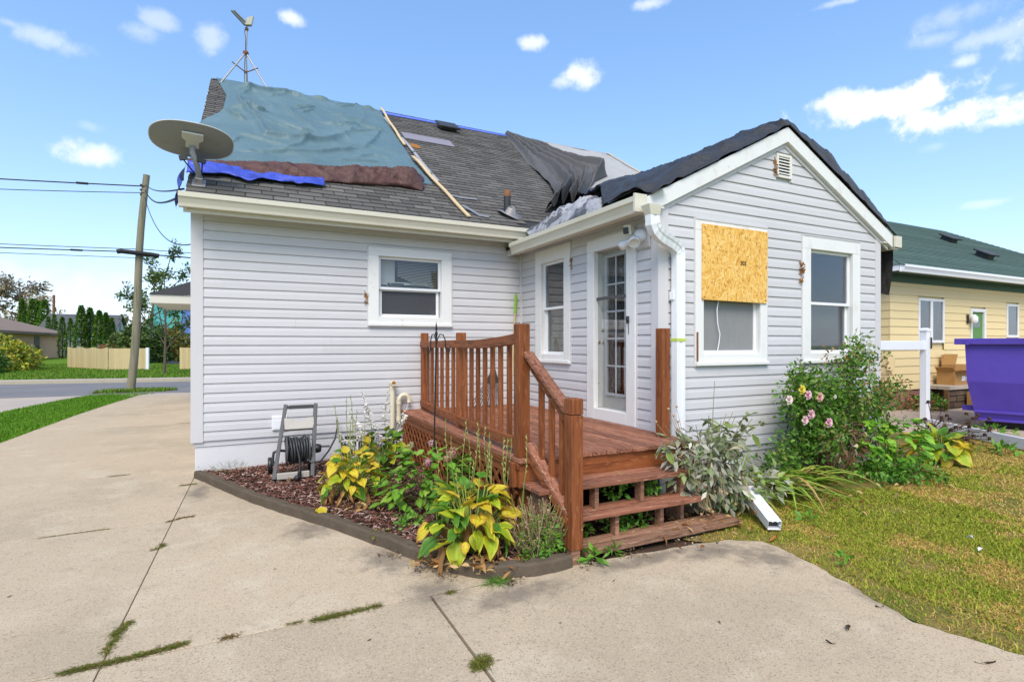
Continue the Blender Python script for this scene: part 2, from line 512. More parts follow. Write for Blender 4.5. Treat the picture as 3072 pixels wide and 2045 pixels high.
M('stone_brown', (.12, .085, .06), .9, .1, layers=((7, (.22, .17, .12), .55, .75, .6),), var=.3)
M('brick_far', (.70, .42, .28), .9, .15, layers=((4, (.52, .35, .26), .45, .7, .6), (14, (.68, .52, .42), .55, .75, .5, (.3, .3, 1.4))))
M('roof_brown', (.25, .185, .145), .95, .1, layers=((1.2, (.30, .23, .19), .45, .7, .6), (7, (.16, .12, .095), .55, .75, .5, (.3, .3, 2))))
M('roof_grey', (.10, .10, .105), .95, .1, layers=((2, (.14, .14, .14), .45, .7, .6),))
M('wall_grey', (.42, .45, .48), .8, .2)
M('soffit_white', (.66, .635, .56), .6, .3)
M('pvc_white', (.80, .81, .83), .3, .45, layers=((5, (.68, .70, .72), .55, .8, .35),))
M('cable', (.015, .015, .016), .6, .3)
M('reel_grey', (.085, .083, .082), .5, .4, layers=((20, (.13, .127, .123), .5, .75, .4),))
M('reel_tan', (.44, .405, .35), .55, .35)
M('hose_black', (.035, .037, .04), .42, .45)
M('iron_black', (.012, .012, .013), .45, .4)
M('stencil_ink', (.03, .025, .02), .9, .1)
M('litter_white', (.74, .74, .72), .8, .2)
M('dry_leaf', (.36, .14, .04), .8, .15, var=.3)
M('foil_far_green', (.06, .27, .23), .5, .4)
M('foil_far_blue', (.09, .16, .38), .5, .4)

# ------------------------------------------------------------------ building blocks
COL = S.collection
WPOS = {}

def put(o, center, parent=None):
    COL.objects.link(o)
    c = Vector(center)
    if parent is not None:
        o.parent = parent
        o.location = c - WPOS[parent.name]
    else:
        o.location = c
    WPOS[o.name] = c
    return o

def tag(o, label=None, cat=None, group=None, kind=None):
    if label:
        o['label'] = label
    if cat:
        o['category'] = cat
    if group:
        o['group'] = group
    if kind:
        o['kind'] = kind
    return o

def thing(name, loc, label, cat, group=None):
    o = bpy.data.objects.new(name, None)
    o.empty_display_size = .1
    put(o, loc)
    return tag(o, label, cat, group)

class B:
    """collects faces in world coordinates; build() links them as one mesh object"""
    def __init__(s):
        s.v = []
        s.f = []
        s.sm = []
        s.c = []
        s.col = None
    def add(s, vs, fs, smooth=False):
        n = len(s.v)
        s.v += [tuple(v) for v in vs]
        s.f += [tuple(i+n for i in f) for f in fs]
        s.sm += [smooth]*len(fs)
        if s.col is not None:
            s.c += [s.col]*len(vs)
        return s
    def box(s, x0, x1, y0, y1, z0, z1):
        vs = [(x, y, z) for z in (z0, z1) for y in (y0, y1) for x in (x0, x1)]
        return s.add(vs, [(0, 2, 3, 1), (4, 5, 7, 6), (0, 1, 5, 4), (2, 6, 7, 3), (0, 4, 6, 2), (1, 3, 7, 5)])
    def obox(s, c, ax, ay, az, hx, hy, hz):
        c = Vector(c); ax = Vector(ax).normalized(); ay = Vector(ay).normalized(); az = Vector(az).normalized()
        vs = [c+ax*hx*i+ay*hy*j+az*hz*k for k in (-1, 1) for j in (-1, 1) for i in (-1, 1)]
        return s.add(vs, [(0, 2, 3, 1), (4, 5, 7, 6), (0, 1, 5, 4), (2, 6, 7, 3), (0, 4, 6, 2), (1, 3, 7, 5)])
    def bar(s, a, b, w, h, up=(0, 0, 1)):
        a = Vector(a); b = Vector(b)
        d = (b-a).normalized()
        r = d.cross(Vector(up))
        if r.length < 1e-4:
            r = d.cross(Vector((1, 0, 0)))
        r.normalize()
        u = r.cross(d)
        return s.obox((a+b)/2, d, r, u, (b-a).length/2, w/2, h/2)
    def prism(s, poly, ext):
        """poly: list of 3d points (planar), ext: extrusion vector"""
        n = len(poly)
        e = Vector(ext)
        vs = [Vector(p) for p in poly]+[Vector(p)+e for p in poly]
        fs = [tuple(range(n-1, -1, -1)), tuple(range(n, 2*n))]
        fs += [(i, (i+1) % n, n+(i+1) % n, n+i) for i in range(n)]
        return s.add(vs, fs)
    def loft(s, rings, closed=True, caps=True, smooth=True):
        n = len(rings[0])
        vs = [p for r in rings for p in r]
        fs = []
        for i in range(len(rings)-1):
            for j in range(n if closed else n-1):
                k = (j+1) % n
                fs.append((i*n+j, i*n+k, (i+1)*n+k, (i+1)*n+j))
        s.add(vs, fs, smooth)
        if caps and closed:
            s.add(rings[0], [tuple(range(n-1, -1, -1))])
            s.add(rings[-1], [tuple(range(n))])
        return s
    def sweep(s, path, prof, up=(0, 0, 1), closed=True, caps=True, smooth=False, scale=None):
        """prof: list of (right, up) pairs"""
        path = [Vector(p) for p in path]
        rings = []
        ref = Vector(up)
        for i, p in enumerate(path):
            if i == 0:
                t = path[1]-path[0]
            elif i == len(path)-1:
                t = path[-1]-path[-2]
            else:
                t = (path[i+1]-p).normalized()+(p-path[i-1]).normalized()
            t.normalize()
            r = t.cross(ref)
            if r.length < .05:
                r = t.cross(Vector((0.31, .95, 0)))
            r.normalize()
            u = r.cross(t).normalized()
            ref = u
            k = 1 if scale is None else scale[i]
            rings.append([p+r*a*k+u*b*k for a, b in prof])
        return s.loft(rings, closed, caps, smooth)
    def tube(s, path, r, n=8, smooth=True, taper=None):
        prof = [(r*math.cos(2*math.pi*i/n), r*math.sin(2*math.pi*i/n)) for i in range(n)]
        return s.sweep(path, prof, smooth=smooth, scale=taper)
    def lathe(s, c, prof, n=20, axis=(0, 0, 1), caps=True, smooth=True):
        """prof: (radius, along-axis)"""
        c = Vector(c)
        a = Vector(axis).normalized()
        x = a.orthogonal().normalized()
        y = a.cross(x)
        rings = [[c+a*h+(x*math.cos(2*math.pi*i/n)+y*math.sin(2*math.pi*i/n))*r for i in range(n)] for r, h in prof]
        return s.loft(rings, True, caps, smooth)
    def build(s, name, mat, parent=None, bevel=0.0, seg=1, subsurf=0, center=None, **kw):
        if center is None:
            xs = [v[0] for v in s.v]; ys = [v[1] for v in s.v]; zs = [v[2] for v in s.v]
            center = Vector(((min(xs)+max(xs))/2, (min(ys)+max(ys))/2, (min(zs)+max(zs))/2))
            if parent is None:
                center.z = min(zs)
        else:
            center = Vector(center)
        me = bpy.data.meshes.new(name)
        me.from_pydata([(v[0]-center[0], v[1]-center[1], v[2]-center[2]) for v in s.v], [], s.f)
        me.polygons.foreach_set('use_smooth', s.sm)
        me.materials.append(MATS[mat] if isinstance(mat, str) else mat)
        if s.c:
            a = me.color_attributes.new('col', 'FLOAT_COLOR', 'POINT')
            a.data.foreach_set('color', [x for c in s.c for x in (*c, 1.0)])
        me.update()
        o = bpy.data.objects.new(name, me)
        put(o, center, parent)
        if bevel:
            m = o.modifiers.new('bevel', 'BEVEL')
            m.width = bevel
            m.segments = seg
            m.limit_method = 'ANGLE'
        if subsurf:
            m = o.modifiers.new('subsurf', 'SUBSURF')
            m.levels = subsurf
            m.render_levels = subsurf
        return tag(o, **kw)

def npmesh(name, V, quads=None, tris=None, cols=None, mat=None, parent=None, center=None, smooth=True, **kw):
    V = np.asarray(V, dtype=np.float64).reshape(-1, 3)
    if center is None:
        lo = V.min(0); hi = V.max(0)
        center = (lo+hi)/2
        if parent is None:
            center[2] = lo[2]
    c = np.array(center, dtype=np.float64)
    me = bpy.data.meshes.new(name)
    nq = 0 if quads is None else len(quads)
    nt_ = 0 if tris is None else len(tris)
    loops = []
    if nq:
        loops.append(np.asarray(quads).reshape(-1))
    if nt_:
        loops.append(np.asarray(tris).reshape(-1))
    loops = np.concatenate(loops).astype(np.int32)
    me.vertices.add(len(V))
    me.vertices.foreach_set('co', (V-c).astype(np.float32).reshape(-1))
    me.loops.add(len(loops))
    me.loops.foreach_set('vertex_index', loops)
    starts = np.concatenate([np.arange(nq)*4, nq*4+np.arange(nt_)*3]).astype(np.int32)
    me.polygons.add(nq+nt_)
    me.polygons.foreach_set('loop_start', starts)
    me.polygons.foreach_set('use_smooth', np.full(nq+nt_, smooth, dtype=bool))
    me.update(calc_edges=True)
    me.validate()
    if cols is not None:
        a = me.color_attributes.new('col', 'FLOAT_COLOR', 'POINT')
        cc = np.ones((len(V), 4), dtype=np.float32)
        cc[:, :3] = cols
        a.data.foreach_set('color', cc.reshape(-1))
    if mat is not None:
        me.materials.append(MATS[mat])
    o = bpy.data.objects.new(name, me)
    put(o, Vector(c), parent)
    return tag(o, **kw)

def copy_piece(src, name, center, parent, rot=None, scale=None):
    o = src.copy()
    o.name = name
    put(o, center, parent)
    if rot is not None:
        o.rotation_euler = rot
    if scale is not None:
        o.scale = scale
    return o

def fbm(x, y, z=0.0, o=4):
    return mnoise.fractal((x, y, z), 1.0, 2.0, o)

# ------------------------------------------------------------------ key dimensions (metres; X along the long wall, Y away)
YA, XB, YC = 7.40, 3.86, 4.33          # planes of the three visible walls
XL, XR = -0.52, 7.68                    # outer corners
COURSE = 0.1143
Z0 = 0.416                              # bottom of the siding

# ------------------------------------------------------------------ ground, driveway, street
def sheet(name, pts, z, mat, kind='structure', th=None, **kw):
    b = B()
    if th is None:
        b.add([(x, y, z) for x, y in pts], [tuple(range(len(pts)))])
    else:
        b.prism([(x, y, z-th) for x, y in pts], (0, 0, th))
    return b.build(name, mat, kind=kind, **kw)

sheet('ground', [(-500, -500), (500, -500), (500, 900), (-500, 900)], -.06, 'grass_far')

def build_driveway():
    root = bpy.data.objects.new('driveway', None)
    put(root, (0, 0, 0))
    root['kind'] = 'structure'
    b = B()
    b.add([(-3.75, -4, -.03), (3.9, -4, -.03), (3.9, 3.6, -.03), (2.2, 3.6, -.03), (2.2, 7.42, -.03), (-.5, 7.42, -.03), (-.5, 21, -.03), (-3.75, 21, -.03)], [tuple(range(8))])
    b.build('joint_bed', 'soil', root)
    rng = random.Random(2)
    g = .003
    h = .006
    def slab(pts, mat='concrete'):
        b = B()
        b.prism([(x, y, -.05) for x, y in pts], (0, 0, .05))
        b.build('slab', mat, root, bevel=.0025)
    # joint positions along the drive and across it
    ys = [-3.9, 3.25, 5.66, 7.87, 10.15, 12.5, 14.9, 17.3, 19.7]
    def xj(y):           # centre joint, slightly off the wall line
        return -.62+(y-3.25)*.026
    # left column
    def xl(y):
        if y < 11.3: return -3.48
        if y < 15.8: return -3.46+(y-11.3)*.042
        return -3.27+(y-15.8)*.094
    for a, c in zip(ys[:-1], ys[1:]):
        slab([(xl(a), a+h), (xj(a)-g, a+h), (xj(c)-g, c-h), (xl(c), c-h)])
    # middle column up to the house
    for a, c in ((3.25, 5.66), (5.66, 7.40)):
        slab([(xj(a)+g, a+h), (2.0, a+h), (2.0, c-h), (xj(c)+g, c-h)])
    for a, c in ((7.87, 10.15), (10.15, 12.5), (12.5, 14.9), (14.9, 17.3), (17.3, 19.7)):
        slab([(xj(a)+g, a+g), (-.50, a+g), (-.50, c-g), (xj(c)+g, c-g)])
    slab([(xj(-3.9)+g, -3.9), (1.02, -3.9), (1.045-g, 3.25-g), (xj(3.25)+g, 3.25-g)])
    # near right slab with the ragged edge against the lawn
    edge = [(3.55, -3.9), (3.52, -1.5), (3.56, .2), (3.55, .9), (3.53, 1.29), (3.45, 1.57), (3.42, 1.76), (3.47, 1.9), (3.52, 2.05), (3.6, 2.28), (3.63, 2.45), (3.66, 2.6), (3.72, 2.8), (3.68, 2.98), (3.5, 3.10), (3.2, 3.16), (2.6, 3.20), (2.2, 3.235)]
    ed2 = []
    for (xa, ya), (xb, yb) in zip(edge[:-1], edge[1:]):
        n = max(1, int(math.hypot(xb-xa, yb-ya)/.035))
        for i in range(n):
            t = i/n
            x, y = xa+(xb-xa)*t, ya+(yb-ya)*t
            ed2.append((x+.035*mnoise.noise((x*5, y*5, 1))+.02*mnoise.noise((x*17, y*17, 4)), y+.02*mnoise.noise((x*7, y*7, 9))))
    slab([(1.045+g, -3.9)]+ed2+[edge[-1], (1.055+g, 3.24)])
    # apron by the street
    slab([(-3.0, 19.72), (-.5, 19.72), (-.2, 20.35), (-2.2, 20.55), (-3.6, 20.72), (-3.3, 20.2)], 'concrete_far')
build_driveway()

# neighbour's drive at the left edge, front lawn strip, street, far verge
sheet('pavement_slab', [(-22, 10), (-4.97, 16.28), (-4.55, 19.2), (-4.1, 20.75), (-30, 22.4), (-30, 10)], -.02, 'concrete_far')
sheet('front_lawn', [(-12, -4), (-3.46, -4), (-3.44, 11.3), (-3.25, 15.8), (-2.85, 19.9), (-2.5, 20.6), (-4.2, 20.8), (-4.6, 19.2), (-5.02, 16.28), (-8, 13.5), (-12, 12)], -.012, 'grass_far')
sheet('road', [(-120, 22.6+4.5), (-120, 35.2), (-9.0, 28.2), (-2.17, 27.0), (60, 22), (60, 16), (-1.0, 20.4), (-3.8, 20.85), (-6.4, 21.1), (-30, 22.7)], -.03, 'asphalt')
def kerb():
    b = B()
    pth = [(-120, 36.2), (-30, 30.6), (-9.0, 28.5), (-2.17, 27.2), (20, 25.2), (60, 22.3)]
    for (x0, y0), (x1, y1) in zip(pth[:-1], pth[1:]):
        b.prism([(x0, y0, -.05), (x1, y1, -.05), (x1, y1+.9, -.05), (x0, y0+.9, -.05)], (0, 0, .14))
    b.build('kerb', 'kerb_concrete', kind='structure')
kerb()
sheet('verge_lawn', [(-200, 42), (-30, 31.4), (-9.0, 29.3), (-2.17, 28.0), (20, 26), (60, 23.1), (200, 60), (200, 260), (-200, 260)], .075, 'grass_far')
# neighbour's concrete drive on the right, and the back lawn
sheet('neighbour_driveway', [(12.6, -3), (11.45, 4.9), (10.3, 5.75), (8.6, 6.3), (8.6, 14), (13.9, 14), (13.9, 7.46), (30, 7.46), (30, -3)], -.010, 'drive_pink')
sheet('lawn', [(3.4, -4), (16, -4), (12.5, 5.2), (8.0, 6.2), (7.6, 4.4), (3.6, 4.4), (3.2, 3.3), (3.45, 3.0)], -.014, 'lawn_ground')

# ------------------------------------------------------------------ the house
HOUSE = thing('house', (3.6, 7.4, 0), 'grey vinyl sided house with tarped shingle roof and a gabled back addition', 'house')

class Plane:
    """local (u, out, z) on a wall plane"""
    def __init__(s, axis, c):
        s.axis = axis
        s.c = c
    def p(s, u, z, o=0.0):
        return Vector((u, s.c-o, z)) if s.axis == 'Y' else Vector((s.c-o, u, z))
    def box(s, b, u0, u1, z0, z1, o0, o1):
        if s.axis == 'Y':
            return b.box(u0, u1, s.c-o1, s.c-o0, z0, z1)
        return b.box(s.c-o1, s.c-o0, u0, u1, z0, z1)
PA, PB, PC = Plane('Y', YA), Plane('X', XB), Plane('Y', YC)

# siding profile: (height above course bottom, how far proud)
SPROF = [(0.0, .002), (0.0, .0195), (.004, .0205), (.070, .0175), (.079, .0145), (.1018, .0130), (.1056, .0034), (.1145, .0034)]

def siding(pl, z0, z1, lim, holes, parent, name='siding_board', prof=SPROF, course=COURSE, mat='siding', seams=None, rng=random.Random(8)):
    """lim(z) -> (u0, u1); holes: (u0, u1, z0, z1)"""
    n = int(math.ceil((z1-z0)/course-1e-6))
    for k in range(n):
        za = z0+k*course
        zb = min(za+course, z1)
        spans = [(None, None)]
        cuts = []
        for (a, b_, c, d) in holes:
            if za < d-.004 and zb > c+.004:
                cuts.append((a, b_))
        cuts.sort()
        pieces = []
        left = None
        for a, b_ in cuts:
            pieces.append((left, a))
            left = b_
        pieces.append((left, None))
        for a, c in pieces:
            segs = [(a, c)]
            if seams and rng.random() < .45:
                lo, hi = lim(za)
                sa = lo if a is None else a
                sc = hi if c is None else c
                if sc-sa > 2.4:
                    u = rng.uniform(sa+.7, sc-.7)
                    segs = [(a, u), (u+.0012, c)]
            for a2, c2 in segs:
                r0 = []
                r1 = []
                ok = False
                for h, o in prof:
                    z = min(za+h, zb+.0005)
                    lo, hi = lim(z)
                    ua = lo if a2 is None else max(a2, lo)
                    uc = hi if c2 is None else min(c2, hi)
                    if uc-ua > .02:
                        ok = True
                    uc = max(uc, ua)
                    r0.append(pl.p(ua, z, o))
                    r1.append(pl.p(uc, z, o))
                if not ok:
                    continue
                b = B()
                b.loft([r0, r1], closed=True, caps=True, smooth=False)
                b.build(name, mat, parent)

def rect_wall(b, pl, u0, u1, z0, z1, holes, o=0.0):
    us = sorted({u0, u1, *[h[0] for h in holes], *[h[1] for h in holes]})
    zs = sorted({z0, z1, *[h[2] for h in holes], *[h[3] for h in holes]})
    for i in range(len(us)-1):
        for j in range(len(zs)-1):
            um = (us[i]+us[i+1])/2
            zm = (zs[j]+zs[j+1])/2
            if any(h[0] < um < h[1] and h[2] < zm < h[3] for h in holes):
                continue
            b.add([pl.p(us[i], zs[j], o), pl.p(us[i+1], zs[j], o), pl.p(us[i+1], zs[j+1], o), pl.p(us[i], zs[j+1], o)], [(0, 1, 2, 3)])

# openings (inner) of windows and door
OPA = (1.655, 2.55, 1.945, 2.77)
OPB = (6.14, 6.75, 1.43, 2.72)
OPD = (4.82, 5.435, .80, 2.69)
OPC1 = (4.46, 5.35, 1.46, 2.80)
OPC2 = (6.25, 7.09, 1.46, 2.74)

def build_shell():
    b = B()
    rect_wall(b, PA, XL, XB, .35, 3.2, [OPA])
    b.add([(XL, YA, .35), (XL, 18.4, .35), (XL, 18.4, 3.2), (XL, YA, 3.2)], [(0, 1, 2, 3)])
    b.add([(XL, YA, 3.2), (XL, 18.4, 3.2), (XL, 12.73, 6.95)], [(0, 1, 2)])
    b.add([(9.3, YA, .0), (9.3, 18.4, .0), (9.3, 18.4, 3.2), (9.3, YA, 3.2)], [(0, 1, 2, 3)])
    b.add([(9.3, YA, 3.2), (9.3, 18.4, 3.2), (9.3, 12.73, 6.95)], [(0, 1, 2)])
    b.add([(XR, YA, .0), (9.3, YA, .0), (9.3, YA, 3.2), (XR, YA, 3.2)], [(0, 1, 2, 3)])
    b.add([(XL, 18.4, .0), (9.3, 18.4, .0), (9.3, 18.4, 3.2), (XL, 18.4, 3.2)], [(0, 1, 2, 3)])
    w = b.build('wall', 'siding', HOUSE, label='long lavender grey wall of lapped vinyl siding')
    siding(PA, Z0, 3.16, lambda z: (XL+.095, XB-.03), [(OPA[0]-.08, OPA[1]+.08, OPA[2], OPA[3])], w, seams=True)
    b = B()
    rect_wall(b, PB, YC, YA, .35, 3.05, [OPB, OPD])
    w2 = b.build('wall', 'siding', HOUSE, label='short wall with the glazed back door')
    siding(PB, Z0+COURSE*2, 2.98, lambda z: (YC+.09, YA-.02), [(OPB[0]-.07, OPB[1]+.07, OPB[2], OPB[3]), (OPD[0]-.08, OPD[1]+.08, OPD[2]-.12, OPD[3])], w2)
    b = B()
    rect_wall(b, PC, XB, XR, .35, 3.03, [OPC1, OPC2])
    b.add([PC.p(XB, 3.03), PC.p(XR, 3.03), PC.p(5.77, 4.0)], [(0, 1, 2)])
    b.add([(XR, YC, .0), (XR, YA, .0), (XR, YA, 3.03), (XR, YC, 3.03)], [(0, 1, 2, 3)])
    w3 = b.build('wall', 'siding', HOUSE, label='gable end wall of the addition with two windows')
    def limC(z):
        lo, hi = XB+.10, XR-.085
        if z > 3.02:
            d = (z-3.02)/.508
            lo = max(lo, XB+.02+d)
            hi = min(hi, XR-.02-d)
        return lo, max(lo, hi)
    VENT = (5.61, 5.895, 3.535, 3.825)
    siding(PC, Z0, 3.98, limC, [(OPC1[0]-.07, OPC1[1]+.07, OPC1[2], OPC1[3]), (OPC2[0]-.08, OPC2[1]+.08, OPC2[2], OPC2[3]), (VENT[0]+.02, VENT[1]-.02, VENT[2]+.03, VENT[3]-.03)], w3)
    b = B()
    b.add([(XL-.002, YA, .36), (XL-.002, 18.4, .36), (XL-.002, 18.4, .40), (XL-.002, YA, .40)], [(0, 1, 2, 3)])
    ws = b.build('wall', 'siding', HOUSE, label='side wall of the house along the driveway')
    def limS(z):
        if z < 3.1:
            return YA+.10, 18.35
        d = (z-3.1)/.667
        return YA+.02+d, 18.40-d
    siding(Plane('X', XL-.002), Z0, 6.7, limS, [], ws)
    b = B(); b.box(XL-.03, XL, YA, YA+.09, Z0-.012, 3.17); b.build('corner_board', 'siding_trim', HOUSE, bevel=.003)
    # corner boards
    def corner(pl, u0, u1, z0, z1, o1):
        b = B()
        pl.box(b, u0, u1, z0, z1, 0, o1)
        b.build('corner_board', 'siding_trim', HOUSE, bevel=.003)
    corner(PA, XL-.03, XL+.10, Z0-.015, 3.17, .026)
    corner(PC, XB-.03, XB+.105, Z0-.01, 3.02, .028)
    b = B(); PB.box(b, YC, YC+.09, Z0+.22, 3.0, 0, .028); b.build('corner_board', 'siding_trim', HOUSE, bevel=.003)
    corner(PC, XR-.085, XR+.03, Z0-.01, 3.04, .028)
    b = B(); b.box(XB-.045, XB, YA-.045, YA, Z0, 2.95); b.build('corner_board', 'siding_trim', HOUSE, bevel=.003)
    # foundation
    b = B()
    b.box(XL+.012, XB-.02, YA+.012, YA+.3, -.1, Z0)
    b.box(XL+.012, XL+.3, YA+.3, 18.3, -.1, Z0)
    f = b.build('foundation', 'foundation', HOUSE, label='white painted block foundation')
    b = B()
    b.box(XB+.02, XR-.012, YC+.012, YC+.3, -.1, Z0)
    b.box(XB+.02, XB+.3, YC+.3, YA, -.1, Z0+.2)
    b.box(XR-.3, XR-.012, YC+.3, YA, -.1, Z0)
    b.build('foundation', 'foundation_grey', HOUSE, label='bare grey foundation of the addition')
    # basement window behind the hostas
    b = B(); b.box(1.14, 1.90, YA+.004, YA+.011, .10, Z0-.012)
    w = b.build('basement_window', 'screen_dark', HOUSE)
    b = B()
    for x in (1.14, 1.36, 1.88):
        b.box(x, x+.025, YA-.01, YA+.004, .10, .40)
    b.box(1.14, 1.905, YA-.01, YA+.003, .275, .30)
    b.build('frame', 'foundation', w)
build_shell()

# windows -----------------------------------------------------------
def window(pl, cas, op, sashes, parent=HOUSE, sill=True, label=None, jch=True, casmat='white_paint'):
    """cas/op: (u0,u1,z0,z1); sashes: list of dict(rect, out, frame, pane, behind)"""
    b = B()
    b_o = .034
    pl.box(b, cas[0], cas[1], op[3], cas[3], 0, b_o)
    pl.box(b, cas[0], op[0], cas[2]+.04, op[3], 0, b_o-.001)
    pl.box(b, op[1], cas[1], cas[2]+.04, op[3], 0, b_o-.001)
    pl.box(b, op[0], op[1], cas[2]+.04, op[2], 0, b_o-.003)
    # reveal
    d = .09
    pl.box(b, op[0]-.02, op[0], op[2], op[3], -d, -.001)
    pl.box(b, op[1], op[1]+.02, op[2], op[3], -d, -.001)
    pl.box(b, op[0]-.02, op[1]+.02, op[3], op[3]+.02, -d, -.001)
    pl.box(b, op[0]-.02, op[1]+.02, op[2]-.02, op[2], -d, -.001)
    win = b.build('window', casmat, parent, bevel=.003, label=label)
    if sill:
        b = B()
        pl.box(b, cas[0]-.005, cas[1]+.005, cas[2], cas[2]+.04, 0, .06)
        b.build('sill', casmat, win, bevel=.005)
    if jch:
        b = B()
        w = .016
        pl.box(b, cas[0]-w, cas[0], cas[2]-.01, cas[3]+w, 0, .026)
        pl.box(b, cas[1], cas[1]+w, cas[2]-.01, cas[3]+w, 0, .026)
        pl.box(b, cas[0], cas[1], cas[3], cas[3]+w, 0, .040)
        b.build('trim', 'siding_trim', win)
    for s in sashes:
        u0, u1, z0, z1 = s['rect']
        fw = s.get('fw', .035)
        o = s['out']
        b = B()
        pl.box(b, u0, u1, z1-fw, z1, o-.035, o)
        pl.box(b, u0, u1, z0, z0+fw, o-.035, o)
        pl.box(b, u0, u0+fw, z0+fw, z1-fw, o-.035, o-.001)
        pl.box(b, u1-fw, u1, z0+fw, z1-fw, o-.035, o-.001)
        b.build('sash', s.get('frame', 'white_vinyl'), win, bevel=.002)
        b = B()
        pl.box(b, u0+fw-.003, u1-fw+.003, z0+fw-.003, z1-fw+.003, o-.018, o-.014)
        b.build('pane', s['pane'], win)
        if s.get('behind'):
            b = B()
            oo = o-.07
            pl.box(b, u0+.01, u1-.01, z0+.01, z1-.005, oo-.004, oo)
            b.build('blind', s['behind'], win)
    # the room behind
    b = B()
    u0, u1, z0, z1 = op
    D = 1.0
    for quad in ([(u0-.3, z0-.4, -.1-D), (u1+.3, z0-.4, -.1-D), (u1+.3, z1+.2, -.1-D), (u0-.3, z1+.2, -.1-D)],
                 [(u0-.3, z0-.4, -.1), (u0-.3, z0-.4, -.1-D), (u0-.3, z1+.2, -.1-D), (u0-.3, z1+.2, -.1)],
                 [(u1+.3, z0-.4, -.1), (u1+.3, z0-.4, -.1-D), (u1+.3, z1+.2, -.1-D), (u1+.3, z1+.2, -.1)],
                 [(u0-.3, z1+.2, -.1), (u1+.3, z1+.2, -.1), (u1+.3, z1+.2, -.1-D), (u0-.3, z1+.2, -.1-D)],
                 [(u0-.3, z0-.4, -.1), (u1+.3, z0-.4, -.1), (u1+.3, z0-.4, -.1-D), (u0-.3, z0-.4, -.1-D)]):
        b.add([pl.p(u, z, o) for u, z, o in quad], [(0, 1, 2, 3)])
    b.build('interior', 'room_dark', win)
    return win

# window on the long wall
wA = window(PA, (1.515, 2.70, 1.815, 2.885), OPA,
            [dict(rect=(1.655, 2.55, 2.32, 2.77), out=-.020, pane='glass_clear'),
             dict(rect=(1.675, 2.535, 1.945, 2.345), out=-.058, pane='screen_dark', fw=.04)], label='wide white sash window with clutter on its inner sill')
def win_a_inside():
    b = B()
    for i in range(16):
        z = 2.735-i*.021
        x0 = 1.95 + max(0, (i-10))*.05
        b.prism([(x0, YA+.115, z), (2.53, YA+.115, z-.006*i*.4), (2.53, YA+.135, z+.010-.006*i*.4), (x0, YA+.135, z+.010)], (0, 0, .0016))
    b.build('blind', 'blind_beige', wA)
    b = B()
    rng = random.Random(3)
    for i, (x, w, h) in enumerate(((1.74, .16, .10), (1.96, .26, .13), (2.26, .18, .10), (2.45, .08, .13))):
        b.loft([[(x+w/2*math.cos(a)*k, YA+.2+.05*math.sin(a)*k, 2.30+zz*h) for a in [j*math.pi/5 for j in range(10)]] for k, zz in ((.75, 0), (1, .7), (1.05, 1))])
    b.build('sill_pots', 'dark_metal', wA)
    b = B()
    b.box(1.69, 1.93, YA+.20, YA+.21, 2.38, 2.75)
    b.build('curtain', 'blind_white', wA)
    b = B()
    b.box(1.86, 2.4, YA+.165, YA+.172, 2.41, 2.445)
    b.build('shelf_rail', 'blind_white', wA)
win_a_inside()
# window beside the door
window(PB, (5.985, 6.915, 1.31, 2.90), OPB,
       [dict(rect=(6.14, 6.75, 2.055, 2.72), out=-.018, pane='glass_dim', behind=None),
        dict(rect=(6.14, 6.75, 1.43, 2.09), out=-.055, pane='glass_dim', behind='curtain')], label='narrow white sash window between the door and the inner corner')
# boarded window
wC1 = window(PC, (4.345, 5.465, 1.335, 2.91), OPC1,
       [dict(rect=(4.46, 5.35, 2.1, 2.80), out=-.018, pane='glass_dim'),
        dict(rect=(4.46, 5.35, 1.46, 2.13), out=-.030, pane='screen_grey', fw=.04)], label='weathered white window half covered by a particle board')
window(PC, (6.10, 7.245, 1.335, 2.895), OPC2,
       [dict(rect=(6.25, 7.09, 2.06, 2.74), out=-.018, pane='glass_dim', behind=None),
        dict(rect=(6.25, 7.09, 1.46, 2.10), out=-.050, pane='glass_dim', behind='screen_grey')], label='white sash window reflecting the sky')
# rotten corner of the boarded window
b = B()
b.box(4.350, 4.372, YC-.042, YC-.0345, 1.385, 1.70)
b.build('rot_strip', 'rusty_metal', wC1)
b = B()
b.tube([(4.72, YC+.005, 2.06), (4.69, YC-.0, 1.95), (4.70, YC, 1.80), (4.735, YC, 1.68), (4.72, YC, 1.58), (4.70, YC, 1.50)], .006, 6)
b.build('cord', 'white_vinyl', wC1)

